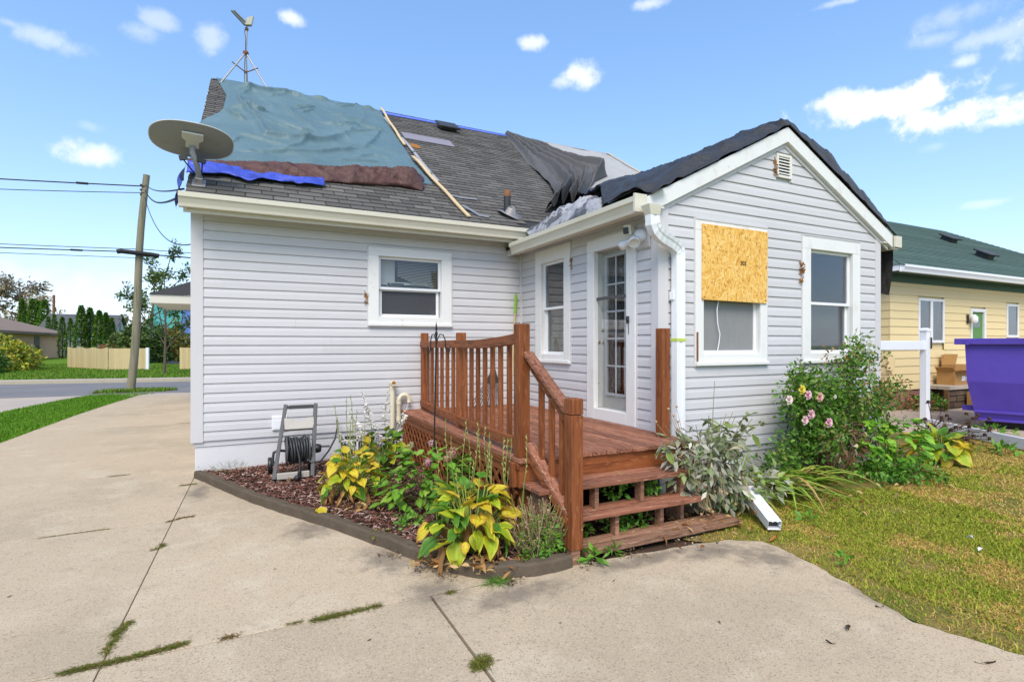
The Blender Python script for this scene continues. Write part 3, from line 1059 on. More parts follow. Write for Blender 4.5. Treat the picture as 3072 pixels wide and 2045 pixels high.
# door ---------------------------------------------------------------
def build_door():
    pl = PB
    b = B()
    y0, y1, z0, z1 = 4.665, 5.585, .665, 2.835
    o = .04
    pl.box(b, y0, y1, OPD[3], z1, 0, o)
    pl.box(b, y0, OPD[0], z0, OPD[3], 0, o-.001)
    pl.box(b, OPD[1], y1, z0, OPD[3], 0, o-.001)
    pl.box(b, OPD[0], OPD[1], z0, OPD[2], 0, o-.002)
    d = .16
    pl.box(b, OPD[0]-.02, OPD[0], OPD[2], OPD[3], -d, -.001)
    pl.box(b, OPD[1], OPD[1]+.02, OPD[2], OPD[3], -d, -.001)
    pl.box(b, OPD[0], OPD[1], OPD[3], OPD[3]+.02, -d, -.001)
    pl.box(b, OPD[0], OPD[1], OPD[2]-.02, OPD[2], -d, -.001)
    door = b.build('door', 'white_paint', HOUSE, bevel=.004, label='white storm door over a fifteen pane glazed door')
    b = B()
    w = .016
    pl.box(b, y0-w, y0, z0, z1+w, 0, .026)
    pl.box(b, y1, y1+w, z0, z1+w, 0, .026)
    pl.box(b, y0, y1, z1, z1+w, 0, .046)
    b.build('trim', 'siding_trim', door)
    # inner slab with lite openings, seen through the storm glass
    s0, s1 = 4.66, 5.52
    L0, L1, LZ0, LZ1 = 4.82, 5.345, .985, 2.61
    b = B()
    oo = -.10
    t = .04
    pl.box(b, L1, s1, .70, 2.75, oo-t, oo)
    pl.box(b, s0, L0, .70, 2.75, oo-t, oo)
    pl.box(b, L0, L1, LZ1, 2.75, oo-t, oo)
    pl.box(b, L0, L1, .70, LZ0, oo-t, oo)
    b.build('door_leaf', 'door_paint', door, bevel=.004)
    b = B()
    pl.box(b, L0-.03, L1+.03, LZ0-.03, LZ0, oo, oo+.018)
    pl.box(b, L0-.03, L1+.03, LZ1, LZ1+.03, oo, oo+.018)
    pl.box(b, L1, L1+.03, LZ0, LZ1, oo, oo+.018)
    pl.box(b, L0-.03, L0, LZ0, LZ1, oo, oo+.018)
    for i in (1, 2):
        y = L0+(L1-L0)*i/3
        pl.box(b, y-.011, y+.011, LZ0, LZ1, oo, oo+.014)
    for j in range(1, 5):
        z = LZ0+(LZ1-LZ0)*j/5
        pl.box(b, L0, L1, z-.011, z+.011, oo+.001, oo+.013)
    b.build('muntin', 'muntin', door, bevel=.003)
    for i in range(3):
        for j in range(5):
            b = B()
            ya = L0+(L1-L0)*i/3+.004
            yb = L0+(L1-L0)*(i+1)/3-.004
            za = LZ0+(LZ1-LZ0)*j/5+.004
            zb = LZ0+(LZ1-LZ0)*(j+1)/5-.004
            pl.box(b, ya, yb, za, zb, oo-.015, oo-.011)
            b.build('pane', 'glass_dim', door)
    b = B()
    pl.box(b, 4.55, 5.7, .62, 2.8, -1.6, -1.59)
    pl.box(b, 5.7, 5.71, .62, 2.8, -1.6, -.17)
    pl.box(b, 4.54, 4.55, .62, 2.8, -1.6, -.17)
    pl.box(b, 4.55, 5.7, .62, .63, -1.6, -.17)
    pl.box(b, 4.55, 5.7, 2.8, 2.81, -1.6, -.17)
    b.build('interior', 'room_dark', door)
    # storm glass, mid rail, latch
    b = B()
    pl.box(b, OPD[0], OPD[1], OPD[2], OPD[3], -.022, -.019)
    b.build('storm_glass', 'glass_clear', door)
    b = B()
    pl.box(b, OPD[0], OPD[1], 2.10, 2.135, -.018, -.002)
    b.build('mid_rail', 'reel_grey', door)
    b = B()
    b.lathe(pl.p(5.45, 1.735, -.10), [(.028, 0), (.028, .012), (.016, .016), (.016, .035), (.001, .036)], 14, (-1, 0, 0))
    b.build('deadbolt', 'brass', door)
    b = B()
    b.lathe(pl.p(5.45, 1.59, -.10), [(.032, 0), (.032, .008), (.012, .010), (.012, .035), (.026, .045), (.028, .062), (.018, .074), (.001, .076)], 16, (-1, 0, 0))
    b.build('knob', 'brass', door)
    b = B()
    pl.box(b, 4.76, 4.80, 1.80, 1.88, .039, .055)
    pl.box(b, 4.745, 4.77, 1.83, 1.86, .055, .085)
    pl.box(b, 4.765, 4.775, 1.68, 1.80, .040, .046)
    b.build('latch', 'dark_metal', door, bevel=.003)
    b = B()
    pl.box(b, 4.66, 5.60, .618, .664, -.02, .035)
    b.build('threshold', 'foundation_grey', door)
build_door()

# gutters, fascia, downspouts ------------------------------------------
def kgutter(b, path, out):
    """path along the back top edge; out = outward unit vector"""
    out = Vector(out)
    prof = [(0, .012), (0, -.16), (.085, -.16), (.092, -.125), (.115, -.072), (.132, -.058), (.134, -.006), (.118, 0), (.116, -.012), (.120, -.050), (.104, -.062), (.080, -.148), (.010, -.148), (.008, .012)]
    rings = [[Vector(p)+out*a+Vector((0, 0, h)) for a, h in prof] for p in path]
    b.loft(rings, closed=True, caps=True, smooth=False)

def build_gutters():
    b = B()
    kgutter(b, [(-.64, 7.09, 3.265), (3.74, 7.09, 3.262)], (0, -1, 0))
    b.build('gutter', 'gutter_paint', HOUSE, label='long cream gutter above the main wall')
    b = B()   # fascia + soffit of the long side
    b.box(-.60, 3.9, 7.092, 7.112, 3.06, 3.262)
    b.box(-.60, 3.9, 7.112, 7.395, 3.165, 3.185)
    b.build('fascia', 'soffit_white', HOUSE)
    b = B()
    kgutter(b, [(3.60, 4.24, 3.045), (3.60, 7.06, 3.043)], (-1, 0, 0))
    b.box(3.455, 3.61, 4.22, 4.245, 2.88, 3.06)
    b.build('gutter', 'gutter_paint', HOUSE, label='cream gutter above the back door')
    b = B()
    b.box(3.602, 3.622, 4.25, 7.4, 2.90, 3.045)
    b.box(3.622, 3.86, 4.25, 7.4, 2.955, 2.975)
    b.build('fascia', 'soffit_white', HOUSE)
    b = B()   # short spout that empties the high gutter into the low one
    b.box(3.60, 3.70, 7.0, 7.085, 3.02, 3.14)
    b.box(3.72, 3.95, 7.10, 7.13, 3.02, 3.20)
    b.build('downspout', 'gutter_paint', HOUSE, bevel=.004)
    # right eave gutter end
    b = B()
    kgutter(b, [(7.915, 4.24, 3.02), (7.915, 7.3, 3.02)], (1, 0, 0))
    b.box(7.90, 8.05, 4.22, 4.245, 2.885, 3.035)
    b.box(7.70, 7.90, 4.26, 7.3, 2.93, 2.95)
    b.build('gutter', 'gutter_paint', HOUSE, label='gutter end on the far corner of the gable')
    # gable rake boards
    b = B()
    y0, y1 = YC-.075, YC-.030
    def rake(xa, xb, za, zb, w, ya, yb):
        b = B()
        b.prism([(xa, ya, za-w), (xb, ya, zb-w), (xb, ya, zb), (xa, ya, za)], (0, yb-ya, 0))
        return b
    ax, az = 5.77, 4.135
    sl = .508
    rake(3.62, ax, az-(ax-3.62)*sl, az, .175, y0, y1).build('rake_board', 'white_paint', HOUSE, bevel=.003)
    rake(ax+.001, 7.90, az, az-(7.90-ax)*sl, .175, y0, y1).build('rake_board', 'white_paint', HOUSE, bevel=.003)
    rake(3.66, ax, az-.17-(ax-3.66)*sl, az-.17, .055, YC-.034, YC-.001).build('rake_trim', 'siding_trim', HOUSE)
    rake(ax+.001, 7.86, az-.17, az-.17-(7.86-ax)*sl, .055, YC-.034, YC-.001).build('rake_trim', 'siding_trim', HOUSE)
    # downspout by the corner
    b = B()
    prof = [(-.058, -.042), (-.02, -.042), (-.016, -.036), (.016, -.036), (.02, -.042), (.058, -.042), (.058, .042), (-.058, .042)]
    def ds(path, name, mat='gutter_paint', parent=HOUSE, k=1.0):
        b = B()
        b.sweep(path, [(x*k, y*k) for x, y in prof], up=(0, 1, 0))
        return b.build(name, mat, parent, bevel=.002)
    cx, cy = 4.045, YC-.085
    b.loft([[(3.50, 4.06, 2.925), (3.66, 4.06, 2.925), (3.66, 4.19, 2.925), (3.50, 4.19, 2.925)],
            [(3.53, 4.07, 2.83), (3.645, 4.07, 2.83), (3.645, 4.16, 2.83), (3.53, 4.16, 2.83)]], smooth=False)
    b.build('outlet', 'gutter_paint', HOUSE, bevel=.003)
    pth = [(3.588, 4.115, 2.84)]
    import itertools
    # S bend made of crimped elbows
    top = Vector((3.588, 4.115, 2.78)); bot = Vector((cx, cy, 2.50))
    ctrl = [top, top+Vector((0, 0, -.20)), bot+Vector((0, 0, .16)), bot]
    for i in range(0, 17):
        t = i/16
        a = ctrl[0]*(1-t)**3+ctrl[1]*3*t*(1-t)**2+ctrl[2]*3*t*t*(1-t)+ctrl[3]*t**3
        pth.append(tuple(a))
    b = B()
    sc = [1.0]+[1.0+(.05 if i % 2 else -.03) for i in range(17)]
    b.sweep(pth, prof, up=(0, 1, 0), scale=sc)
    b.build('elbow', 'white_metal', HOUSE)
    b = B()
    b.sweep([(cx, cy, 2.52), (cx, cy, .62)], prof, up=(0, 1, 0))
    d = b.build('downspout', 'white_metal', HOUSE, bevel=.002, label='white downspout on the gable corner')
    b = B()
    b.box(cx-.062, cx+.062, cy-.046, cy+.046, 1.60, 1.63)
    b.build('tape_band', 'lime_tape', d)
    b = B()
    b.box(cx-.075, cx-.06, cy-.01, cy+.05, 2.03, 2.12)
    b.build('bracket', 'white_metal', d)
    # gable louvre vent
    b = B()
    x0, x1, z0, z1 = 5.625, 5.885, 3.54, 3.82
    PC.box(b, x0, x0+.03, z0, z1, .016, .04)
    PC.box(b, x1-.03, x1, z0, z1, .016, .04)
    PC.box(b, x0+.03, x1-.03, z1-.03, z1, .016, .039)
    PC.box(b, x0+.03, x1-.03, z0, z0+.03, .016, .039)
    PC.box(b, x1, x1+.02, z0-.03, z1-.02, .016, .03)
    v = b.build('louver_vent', 'louver_white', HOUSE, bevel=.002)
    for i in range(6):
        z = z0+.045+i*.036
        b = B()
        b.prism([PC.p(x0+.03, z-.002, .036), PC.p(x0+.03, z+.028, .010), PC.p(x0+.03, z+.031, .012), PC.p(x0+.03, z+.001, .038)], (x1-x0-.06, 0, 0))
        b.build('slat', 'louver_white', v)
    b = B(); PC.box(b, x0+.02, x1-.02, z0+.02, z1-.02, .003, .007); b.build('slat_shade', 'room_dark', v)  # flat dark sheet on the wall, standing in for shade between the slats
build_gutters()

# ------------------------------------------------------------------ roofs
RC, RS = .8319, .5549
RIDGE_S = 6.888
def rp(x, s, h=0.0):
    return Vector((x, 7.0+RC*s-RS*h, 3.22+RS*s+RC*h))

def pl_at(pts, t):
    """point at fraction t of a polyline"""
    L = [0.0]
    for a, b in zip(pts[:-1], pts[1:]):
        L.append(L[-1]+math.hypot(b[0]-a[0], b[1]-a[1]))
    d = t*L[-1]
    for i in range(len(pts)-1):
        if d <= L[i+1] or i == len(pts)-2:
            k = (d-L[i])/max(L[i+1]-L[i], 1e-9)
            return (pts[i][0]+(pts[i+1][0]-pts[i][0])*k, pts[i][1]+(pts[i+1][1]-pts[i][1])*k)

def ridged(x, y, z=0.0):
    return (1-abs(mnoise.noise((x, y, z)))*1.6)

def patch(name, left, right, nu, nv, hf, mat, pf=rp, th=.004, warp=None, **kw):
    """sheet ruled between two polylines; hf(x, s, u, v) is its lift off the surface"""
    V = []
    for j in range(nv+1):
        v = j/nv
        a = pl_at(left, v)
        c = pl_at(right, v)
        for i in range(nu+1):
            u = i/nu
            x = a[0]+(c[0]-a[0])*u
            s = a[1]+(c[1]-a[1])*u
            h = hf(x, s, u, v)
            if warp:
                x, s = warp(x, s, u, v)
            V.append(tuple(pf(x, s, h)))
    Q = [(j*(nu+1)+i, j*(nu+1)+i+1, (j+1)*(nu+1)+i+1, (j+1)*(nu+1)+i) for j in range(nv) for i in range(nu)]
    o = npmesh(name, V, quads=np.array(Q), mat=mat, **kw)
    m = o.modifiers.new('thickness', 'SOLIDIFY')
    m.thickness = th
    m.offset = -1
    return o

def build_main_roof():
    b = B()
    b.prism([rp(-.58, -.02, -.001), rp(9.42, -.02, -.001), rp(9.42, RIDGE_S, -.001), rp(-.58, RIDGE_S, -.001)], tuple(rp(0, 0, -.05)-rp(0, 0, -.001)))
    roof = b.build('roof', 'sheathing', HOUSE, label='steep charcoal shingle roof of the main house')
    b = B()
    back = lambda x, s, h: Vector((x, 2*12.73-(7.0+RC*s-RS*h), 3.22+RS*s+RC*h))
    b.add([back(-.58, 0, 0), back(9.42, 0, 0), back(9.42, RIDGE_S, 0), back(-.58, RIDGE_S, 0)], [(0, 1, 2, 3)])
    b.build('back_slope', 'shingle', roof)
    # rake trim on the left gable
    b = B()
    b.prism([rp(-.585, -.02, -.002), rp(-.585, RIDGE_S, -.002), rp(-.585, RIDGE_S, -.15), rp(-.585, -.02, -.15)], (.025, 0, 0))
    b.build('rake_board', 'soffit_white', roof)
    rng = random.Random(11)
    exp, wd = .143, .305
    tabs = []
    rows = int(RIDGE_S/exp)
    lb = [(6.11, 6.8), (5.61, 4.36), (5.37, 2.59), (5.11, 1.67), (4.75, 1.2), (4.05, .2)]
    for r in range(rows):
        s = r*exp
        x = -.58+(0 if r % 2 else -.15)+rng.uniform(-.03, .03)
        while x < 9.4:
            xa, xb = max(x, -.585), min(x+wd-.013, 9.42)
            x += wd
            if xb-xa < .05:
                continue
            if s < 1.75 and xa > 3.45+s*1.33:
                continue
            xm = (xa+xb)/2
            # how far the black sheet reaches at this height
            lim = 4.0
            for (x1, s1), (x0, s0) in zip(lb[:-1], lb[1:]):
                if s0 <= s <= s1:
                    lim = x0+(x1-x0)*(s-s0)/(s1-s0)
            cov = (xm < 2.6 and s > 1.1) or xm > lim+.3 or s > 6.6
            d = (rp(xm, s)-Vector((0, 0, 1.57))).length
            tabs.append((cov, d, xa, xb, s))
    tabs.sort(key=lambda t: (t[0], t[1]))
    shared = {}
    def tab_geo(w):
        hw = w/2
        return [rp(-hw, 0, .017), rp(hw, 0, .017), rp(hw, .165, .004), rp(-hw, .165, .004), rp(-hw, 0, .006), rp(hw, 0, .006), rp(hw, .165, -.002), rp(-hw, .165, -.002)], [(0, 1, 2, 3), (4, 7, 6, 5), (0, 4, 5, 1), (1, 5, 6, 2), (3, 2, 6, 7), (0, 3, 7, 4)]
    o0 = rp(0, 0)
    big = B()
    n = 0
    for cov, d, xa, xb, s in tabs:
        w = xb-xa
        base = rp((xa+xb)/2, s)
        if n < 298 and not cov:
            n += 1
            key = round(w, 3)
            if key not in shared:
                b = B()
                b.add(*tab_geo(w))
                shared[key] = b.build('shingle', 'shingle', roof, center=o0)
                shared[key].location = base-WPOS[roof.name]
            else:
                copy_piece(shared[key], 'shingle', base, roof)
        else:
            vs, fs = tab_geo(w)
            lift = rng.uniform(0, .003)
            big.add([p+base-o0+Vector((0, 0, lift)) for p in vs], fs)
    big.build('shingle_field', 'shingle', roof, kind='stuff')
    # ridge cap
    b = B()
    for i in range(33):
        x = -.55+i*.305
        b.prism([(x, 12.73-.15, 7.04-.065), (x, 12.73, 7.055), (x, 12.73+.15, 7.04-.065), (x, 12.73+.15, 7.04-.08), (x, 12.73, 7.035), (x, 12.73-.15, 7.04-.08)], (.30, 0, .004))
    b.build('ridge_cap', 'shingle_dark', roof)
    # bare repair of grey underlayment, a brown replacement tab
    b = B()
    b.prism([rp(2.93, 4.50, .018), rp(4.0, 4.47, .018), rp(4.02, 4.96, .018), rp(2.95, 4.98, .018)], tuple(rp(0, 0, .004)-rp(0, 0, 0)))
    b.build('underlayment_patch', 'underlay_grey', roof)
    b = B()
    b.prism([rp(2.93, 3.83, .018), rp(3.12, 3.83, .018), rp(3.10, 4.12, .016), rp(2.92, 4.12, .016)], tuple(rp(0, 0, .004)-rp(0, 0, 0)))
    b.build('shingle', 'lath', roof, label='bare brown shingle tab').data.materials[0] = MATS['nest_brown']
    b = B()
    b.prism([rp(2.85, 6.52, .02), rp(6.1, 6.62, .02), rp(6.1, 6.72, .03), rp(2.85, 6.70, .03)], tuple(rp(0, 0, .004)-rp(0, 0, 0)))
    b.build('ridge_membrane', 'membrane_blue', roof)
    # static box vent
    b = B()
    c = rp(4.3, 6.1, .07)
    n_ = rp(0, 0, 1)-rp(0, 0, 0)
    u_ = rp(0, 1, 0)-rp(0, 0, 0)
    b.obox(c, (1, 0, 0), u_, n_, .19, .17, .035)
    b.obox(rp(4.3, 6.1, .12), (1, 0, 0), u_, n_, .25, .23, .022)
    b.build('box_vent', 'dark_metal', roof, bevel=.01)
    # plumbing vent pipe with lifted flashing
    b = B()
    p0 = rp(3.68, .66)
    b.tube([p0-Vector((0, 0, .05)), p0+Vector((0, 0, .36))], .053, 14)
    pv = b.build('vent_pipe', 'dark_metal', roof)
    b = B()
    b.lathe(p0+Vector((0, 0, .27)), [(.056, 0), (.058, .095), (.045, .10), (.042, .03)], 14, caps=False)
    b.build('rust_collar', 'rusty_metal', pv)
    b = B()
    b.loft([[rp(3.68+.21*math.cos(a)*k+.02, .60+.2*math.sin(a)*k, h+(.07*max(0, -math.cos(a-.4)) if k == 1 else 0)) for a in [i*math.pi/7 for i in range(14)]] for k, h in ((1, .012), (.45, .035), (.26, .14))], caps=False)
    fl = b.build('flashing', 'galvanised', pv)
    fl.modifiers.new('t', 'SOLIDIFY').thickness = .004
    return roof
ROOF = build_main_roof()

def build_addition_roof():
    ax, az, sl = 5.77, 4.14, .508
    b = B()
    y0, y1 = YC-.028, 9.0
    for sx, xe in ((-1, 3.58), (1, 7.93)):
        ze = az-abs(xe-ax)*sl
        b.prism([(xe, y0, ze), (ax, y0, az), (ax, y0, az-.045), (xe, y0, ze-.045)], (0, y1-y0, 0))
    r = b.build('roof', 'sheathing', HOUSE, label='low gabled roof of the addition')
    # starter courses of shingles showing along the eave by the door
    for k in range(2):
        for i in range(10):
            y = 4.33+i*.305-k*.15
            x = 3.55+k*.127
            z = az-(ax-x)*sl
            b = B()
            b.prism([(x, y, z+.012), (x+.165, y, z+.165*sl+.004), (x+.165, y, z+.165*sl-.002), (x, y, z+.006)], (0, .298, 0))
            b.build('shingle', 'shingle', r)
    return r
build_addition_roof()

# ---- the tarps
CREASE = [
    (.15, .34, [(-.41, 3.55), (-.26, 4.17), (.03, 4.19), (.24, 3.36), (.33, 2.73), (.66, 2.72), (.98, 2.82), (1.27, 3.08), (1.67, 3.73), (2.24, 5.3)]),
    (.13, .30, [(-.17, 5.53), (.16, 6.04), (.55, 6.35), (.96, 6.45), (1.09, 6.33), (1.30, 5.7)]),
    (.09, .20, [(.64, 5.37), (.83, 4.59), (.99, 4.07), (1.2, 3.48)]),
    (.08, .16, [(1.84, 2.88), (2.15, 3.64), (2.51, 4.68)]),
    (.09, .18, [(-.1, 1.74), (.46, 1.93), (1.1, 2.25), (1.55, 2.69), (1.82, 2.92)]),
    (.14, .16, [(-.5, 4.0), (-.26, 4.06), (-.12, 3.57), (.04, 3.41)]),
    (.10, .14, [(-.29, 6.81), (-.26, 5.31), (-.29, 4.24)]),
    (.12, .14, [(.01, 4.27), (.23, 4.19), (.4, 4.32)]),
    (.06, .22, [(1.42, 5.65), (1.68, 5.24), (1.89, 4.7)]),
    (.07, .15, [(-.11, 2.7), (.28, 2.54), (.64, 2.27)]),
    (.08, .18, [(.42, 4.17), (.67, 3.66), (.9, 3.52), (1.14, 3.58)]),
    (.05, .25, [(2.2, 6.9), (2.32, 6.39), (2.29, 5.46)]),
    (.06, .14, [(1.54, 2.29), (1.95, 2.65), (2.3, 2.58)]),
    (.09, .12, [(-.14, 5.42), (-.06, 4.77), (.07, 3.91)]),
    (.05, .18, [(1.1, 5.3), (1.5, 4.2), (1.75, 3.2)]),
    (.05, .15, [(.2, 5.9), (.45, 5.2), (.5, 4.6)])]
_r = random.Random(77)
for _i in range(26):
    _x, _s = _r.uniform(-.2, 2.2), _r.uniform(1.7, 6.2)
    _a = math.radians(_r.uniform(-35, 75))
    _l = _r.uniform(.35, 1.1)
    CREASE.append((_r.uniform(.03, .07), _r.uniform(.08, .2), [(_x, _s), (_x+_l*.5*math.cos(_a), _s+_l*.5*math.sin(_a)-.03), (_x+_l*math.cos(_a), _s+_l*math.sin(_a)+.1)]))
def vnoise(x, y, seed, scale):
    """smooth value noise on arrays"""
    rs = np.random.default_rng(seed)
    g = rs.random((64, 64))
    u = (x*scale+31) % 63; v = (y*scale+31) % 63
    i = u.astype(int); j = v.astype(int)
    fu = u-i; fv = v-j
    fu = fu*fu*(3-2*fu); fv = fv*fv*(3-2*fv)
    i2 = np.minimum(i+1, 63); j2 = np.minimum(j+1, 63)
    return (g[i, j]*(1-fu)+g[i2, j]*fu)*(1-fv)+(g[i, j2]*(1-fu)+g[i2, j2]*fu)*fv
def crease_field(X, Sv, creases, soft=.9, cliff=.24):
    """sum of folds: each rises slowly on one side of its line and drops off sharply on the other"""
    H = np.zeros_like(X)
    wob = .05*(vnoise(X, Sv, 91, 3.0)-.5)+.03*(vnoise(X, Sv, 92, 8.0)-.5)
    for amp, wd_, pts in creases:
        best = np.full_like(X, 9.0); sg = np.ones_like(X); along = np.zeros_like(X)
        n = len(pts)-1
        for k, ((x0, s0), (x1, s1)) in enumerate(zip(pts[:-1], pts[1:])):
            dx, ds = x1-x0, s1-s0
            t = np.clip(((X-x0)*dx+(Sv-s0)*ds)/(dx*dx+ds*ds), 0, 1)
            ex, es = X-x0-dx*t, Sv-s0-ds*t
            dd = np.hypot(ex, es)
            m = dd < best
            best = np.where(m, dd, best)
            sg = np.where(m, np.sign(dx*es-ds*ex), sg)
            along = np.where(m, (k+t)/n, along)
        d = np.maximum(best*1.0+sg*wob, 0)
        w = np.where(sg > 0, wd_*soft, wd_*cliff)
        H = np.maximum(H, 0)+amp*np.exp(-(d/w)**1.15)*np.clip(np.sin(np.pi*np.clip(along, .04, .96))*1.6, .15, 1)
    return H
def teal_field():
    nu, nv = 170, 290
    L_ = [(-.60, 1.05), (-.62, 2.2), (-.60, 3.1), (-.53, 3.46), (-.31, 4.1), (-.28, 5.4), (-.40, 6.3), (-.50, 6.98)]
    R_ = [(2.74, 1.62), (2.69, 2.83), (2.74, 3.77), (2.80, 5.5), (2.87, 6.86)]
    A = np.array([pl_at(L_, j/nv) for j in range(nv+1)]); C = np.array([pl_at(R_, j/nv) for j in range(nv+1)])
    u = np.linspace(0, 1, nu+1)[None, :]; v = np.linspace(0, 1, nv+1)[:, None]
    X = A[:, :1]+(C[:, :1]-A[:, :1])*u; Sv = A[:, 1:]+(C[:, 1:]-A[:, 1:])*u
    H = .02+.035*vnoise(X, Sv, 1, .9)+.022*vnoise(X+.4*Sv, Sv-.5*X, 2, 2.4)
    H += .75*crease_field(X, Sv, CREASE, .62, .16)
    H += .010*np.abs(vnoise(X*.7+Sv*.5, Sv*2.2-X, 3, 3.5)-.5)*2+.005*vnoise(X, Sv*2, 4, 9)
    H += np.where(v < .07, .05+.025*np.sin(X*9), 0)*np.clip(v*30, .3, 1)
    H += np.where(v > .93, .05*np.maximum(0, np.sin(X*5.3)+.4*np.sin(X*13)), 0)
    e = np.minimum(1, np.minimum(u, 1-u)*10+.2)*np.minimum(1, np.minimum(v, 1-v)*12+.3)
    H = .015+H*e
    return (lambda x, s, uu, vv: float(H[int(round(vv*nv)), int(round(uu*nu))])), L_, R_, nu, nv
def tarp(*a, label, group=None, **k):
    o = patch(*a, **k)
    return tag(o, label, 'tarp', group)
_hf, _L, _R, _nu, _nv = teal_field()
tarp('tarp', _L, _R, _nu, _nv, _hf, 'tarp_green', label='faded teal tarp spread over the left end of the steep roof')
# the ragged end of the teal tarp that hangs over the notch
def hgl(x, s, u, v):
    return .05+.10*ridged(x*3, s*1.3, 5)*(.4+.6*u)+.05*math.sin(u*9)

def hb(x, s, u, v):
    roll = math.sin(math.pi*v)**.6*min(1, (1-u)*14+.12)
    h = .03+roll*(.03+.07*u+.07*mnoise.noise((x*1.4, 3.1, 0)))
    h += roll*(.10*max(0, ridged(x*2.4+s*3, s*7-x, 1)-.4)*(.4+u)+.05*ridged(x*6, s*10, 4)*u+.015*ridged(x*14, s*22, 7))
    return h
tarp('tarp', [(-.60, .80), (-.60, 1.22)], [(2.46, 1.26), (2.66, 1.95)], 170, 34, hb, 'tarp_brown', warp=lambda x, s, u, v: (x+.06*mnoise.noise((s*6, 4, x*2)), s+(1-v)*(.10*mnoise.noise((x*2.2, 7, 0))+.05*mnoise.noise((x*7, 1, 0)))), label='rolled brown tarp edge showing under the hem of the teal tarp')

def hbl(x, s, u, v):
    return .03+.04*ridged(x*2.2-s*2, s*5+x, 6)+.02*ridged(x*7, s*12, 3)+.06*math.exp(-((x+.35)/.25)**2)*v
tarp('tarp', [(-.60, .42), (-.60, .95)], [(.99, .72), (1.0, 1.02)], 60, 14, hbl, 'tarp_blue', warp=lambda x, s, u, v: (x, s+(1-v)*(.14+.09*math.sin(u*5.2)-.16*math.exp(-((u-.42)/.10)**2)+.05*mnoise.noise((x*8, 2, 0)))), label='strip of bright blue tarp lying just above the left gutter')
def build_blue_flap():
    # end of the blue tarp folded down over the rake
    V = []
    for j in range(13):
        v = j/12
        for i in range(9):
            u = i/8
            s = .95-.75*u
            p = rp(-.60-.02*math.sin(3*u), s, .05)
            drop = v*(.20+.10*u)
            V.append((p.x-.03-.035*math.sin(v*2.5)+.02*math.sin(u*9+v*3), p.y, p.z-drop+.02*math.sin(7*u)))
    Q = [(j*9+i, j*9+i+1, j*9+i+10, j*9+i+9) for j in range(12) for i in range(8)]
    tag(npmesh('tarp', V, quads=np.array(Q), mat='tarp_blue'), 'loose blue tarp end hanging over the roof edge under the dish', 'tarp')
build_blue_flap()

def hblk(x, s, u, v):
    q = u*(4.4+.6*mnoise.noise((v*1.5, 1, 0)))+.45*mnoise.noise((u*3.1, v*2.2, 2))
    A = (.13+.18*v)*(.65+.9*abs(mnoise.noise((math.floor(q)*3.7, v*1.8, 5))))
    fr_ = q % 1.0
    saw = fr_/.16 if fr_ < .16 else (1-fr_)/.84
    h = .03+A*saw**1.3
    h += (.02+.10*v)*max(0, ridged(x*2.0, s*1.8, 9)-.30)+.025*v*ridged(x*6, s*5, 4)
    h += .16*math.exp(-((v-.86)/.10)**2)*max(0, ridged(x*4.2, s*4.6, 3)-.25)
    h += .11*math.exp(-((u-.86)/.12)**2)*math.exp(-((v-.52)/.16)**2)*(1+.8*ridged(x*5, s*5, 2))
    return h*min(1, .25+min(u, 1-u)*9)
tarp('tarp', [(6.10, 6.80), (5.61, 4.36), (5.37, 2.59), (5.05, 1.67), (4.45, .90)],
     [(6.22, 6.82), (6.99, 5.9), (7.2, 4.81), (7.7, 4.10), (6.94, 3.4), (6.2, 2.5), (5.4, 1.35)], 150, 130, hblk, 'fabric_grey',
     label='dark grey cloth pulled into fan shaped folds from the ridge down to the valley')
def hls(x, s, u, v):
    return .02+.015*ridged(x*.8, s*.5, 3)+.01*mnoise.noise((x*2, s*2, 0))
tarp('tarp', [(5.75, 1.9), (6.05, 4.0), (6.18, 6.86)], [(9.41, 1.9), (9.41, 4.0), (9.41, 6.88)], 50, 50, hls, 'sheet_light', label='flat pale grey sheet on the right end of the main roof')
def hcr(x, s, u, v):
    e = math.sin(math.pi*min(1, max(0, u)))**.5*math.sin(math.pi*min(1, max(.02, v)))**.35
    return .02+.75*e*(.04+.16*max(0, ridged(x*2.3, s*2.6, 4))+.13*max(0, ridged(x*5+s, s*5.5-x, 8)-.2)+.05*ridged(x*11, s*10, 1)+.02*ridged(x*22, s*21, 5))
def ap(x, y, h=0.0):
    return Vector((x, y, 4.14-.508*abs(x-5.77)+h))
def hadd(x, y, u, v):
    f = min(1, max(0, (y-4.25)/(.22 if x < 5.77 else .11)))
    f = f*f*(3-2*f)
    lump = .08
    if x > 5.77:
        t = (x-5.77)/2.2
        lump = .10+.24*math.sin(math.pi*min(1, t*.98))**.7
    else:
        t = (5.77-x)/2.15
        lump = .03+.07*math.sin(math.pi*min(1, t))
    h = .018+f*lump*(.75+.4*mnoise.noise((x*1.6, y*1.1, 0)))
    h += f*(.07*ridged(x*1.7+y*.8, y*1.0-x*.3, 3)+.05*max(0, ridged(x*4-y*1.3, y*2.6+x, 6)-.3)+.018*ridged(x*11, y*8, 2))
    h += .05*(1-f)*max(0, mnoise.noise((x*7, y*3, 5)))
    h += .20*math.exp(-(u/.16)**2)*max(0, min(1, (y-5.0)/.8))*.7
    return h
tarp('tarp', [(3.66, YC-.10), (3.63, 5.0), (4.15, 5.75), (4.7, 6.7), (5.4, 8.3)], [(8.02, YC-.10), (8.02, 5.0), (8.02, 6.0), (8.02, 7.4), (8.0, 8.4)], 130, 100, hadd, 'tarp_black', pf=ap,
     label='black plastic sheeting draped over the gable roof of the addition')
def vp_(x, y, h=0.0):
    return Vector((x, y, max(4.14-.508*abs(x-5.77), 3.22+.667*(y-7.0))+h))
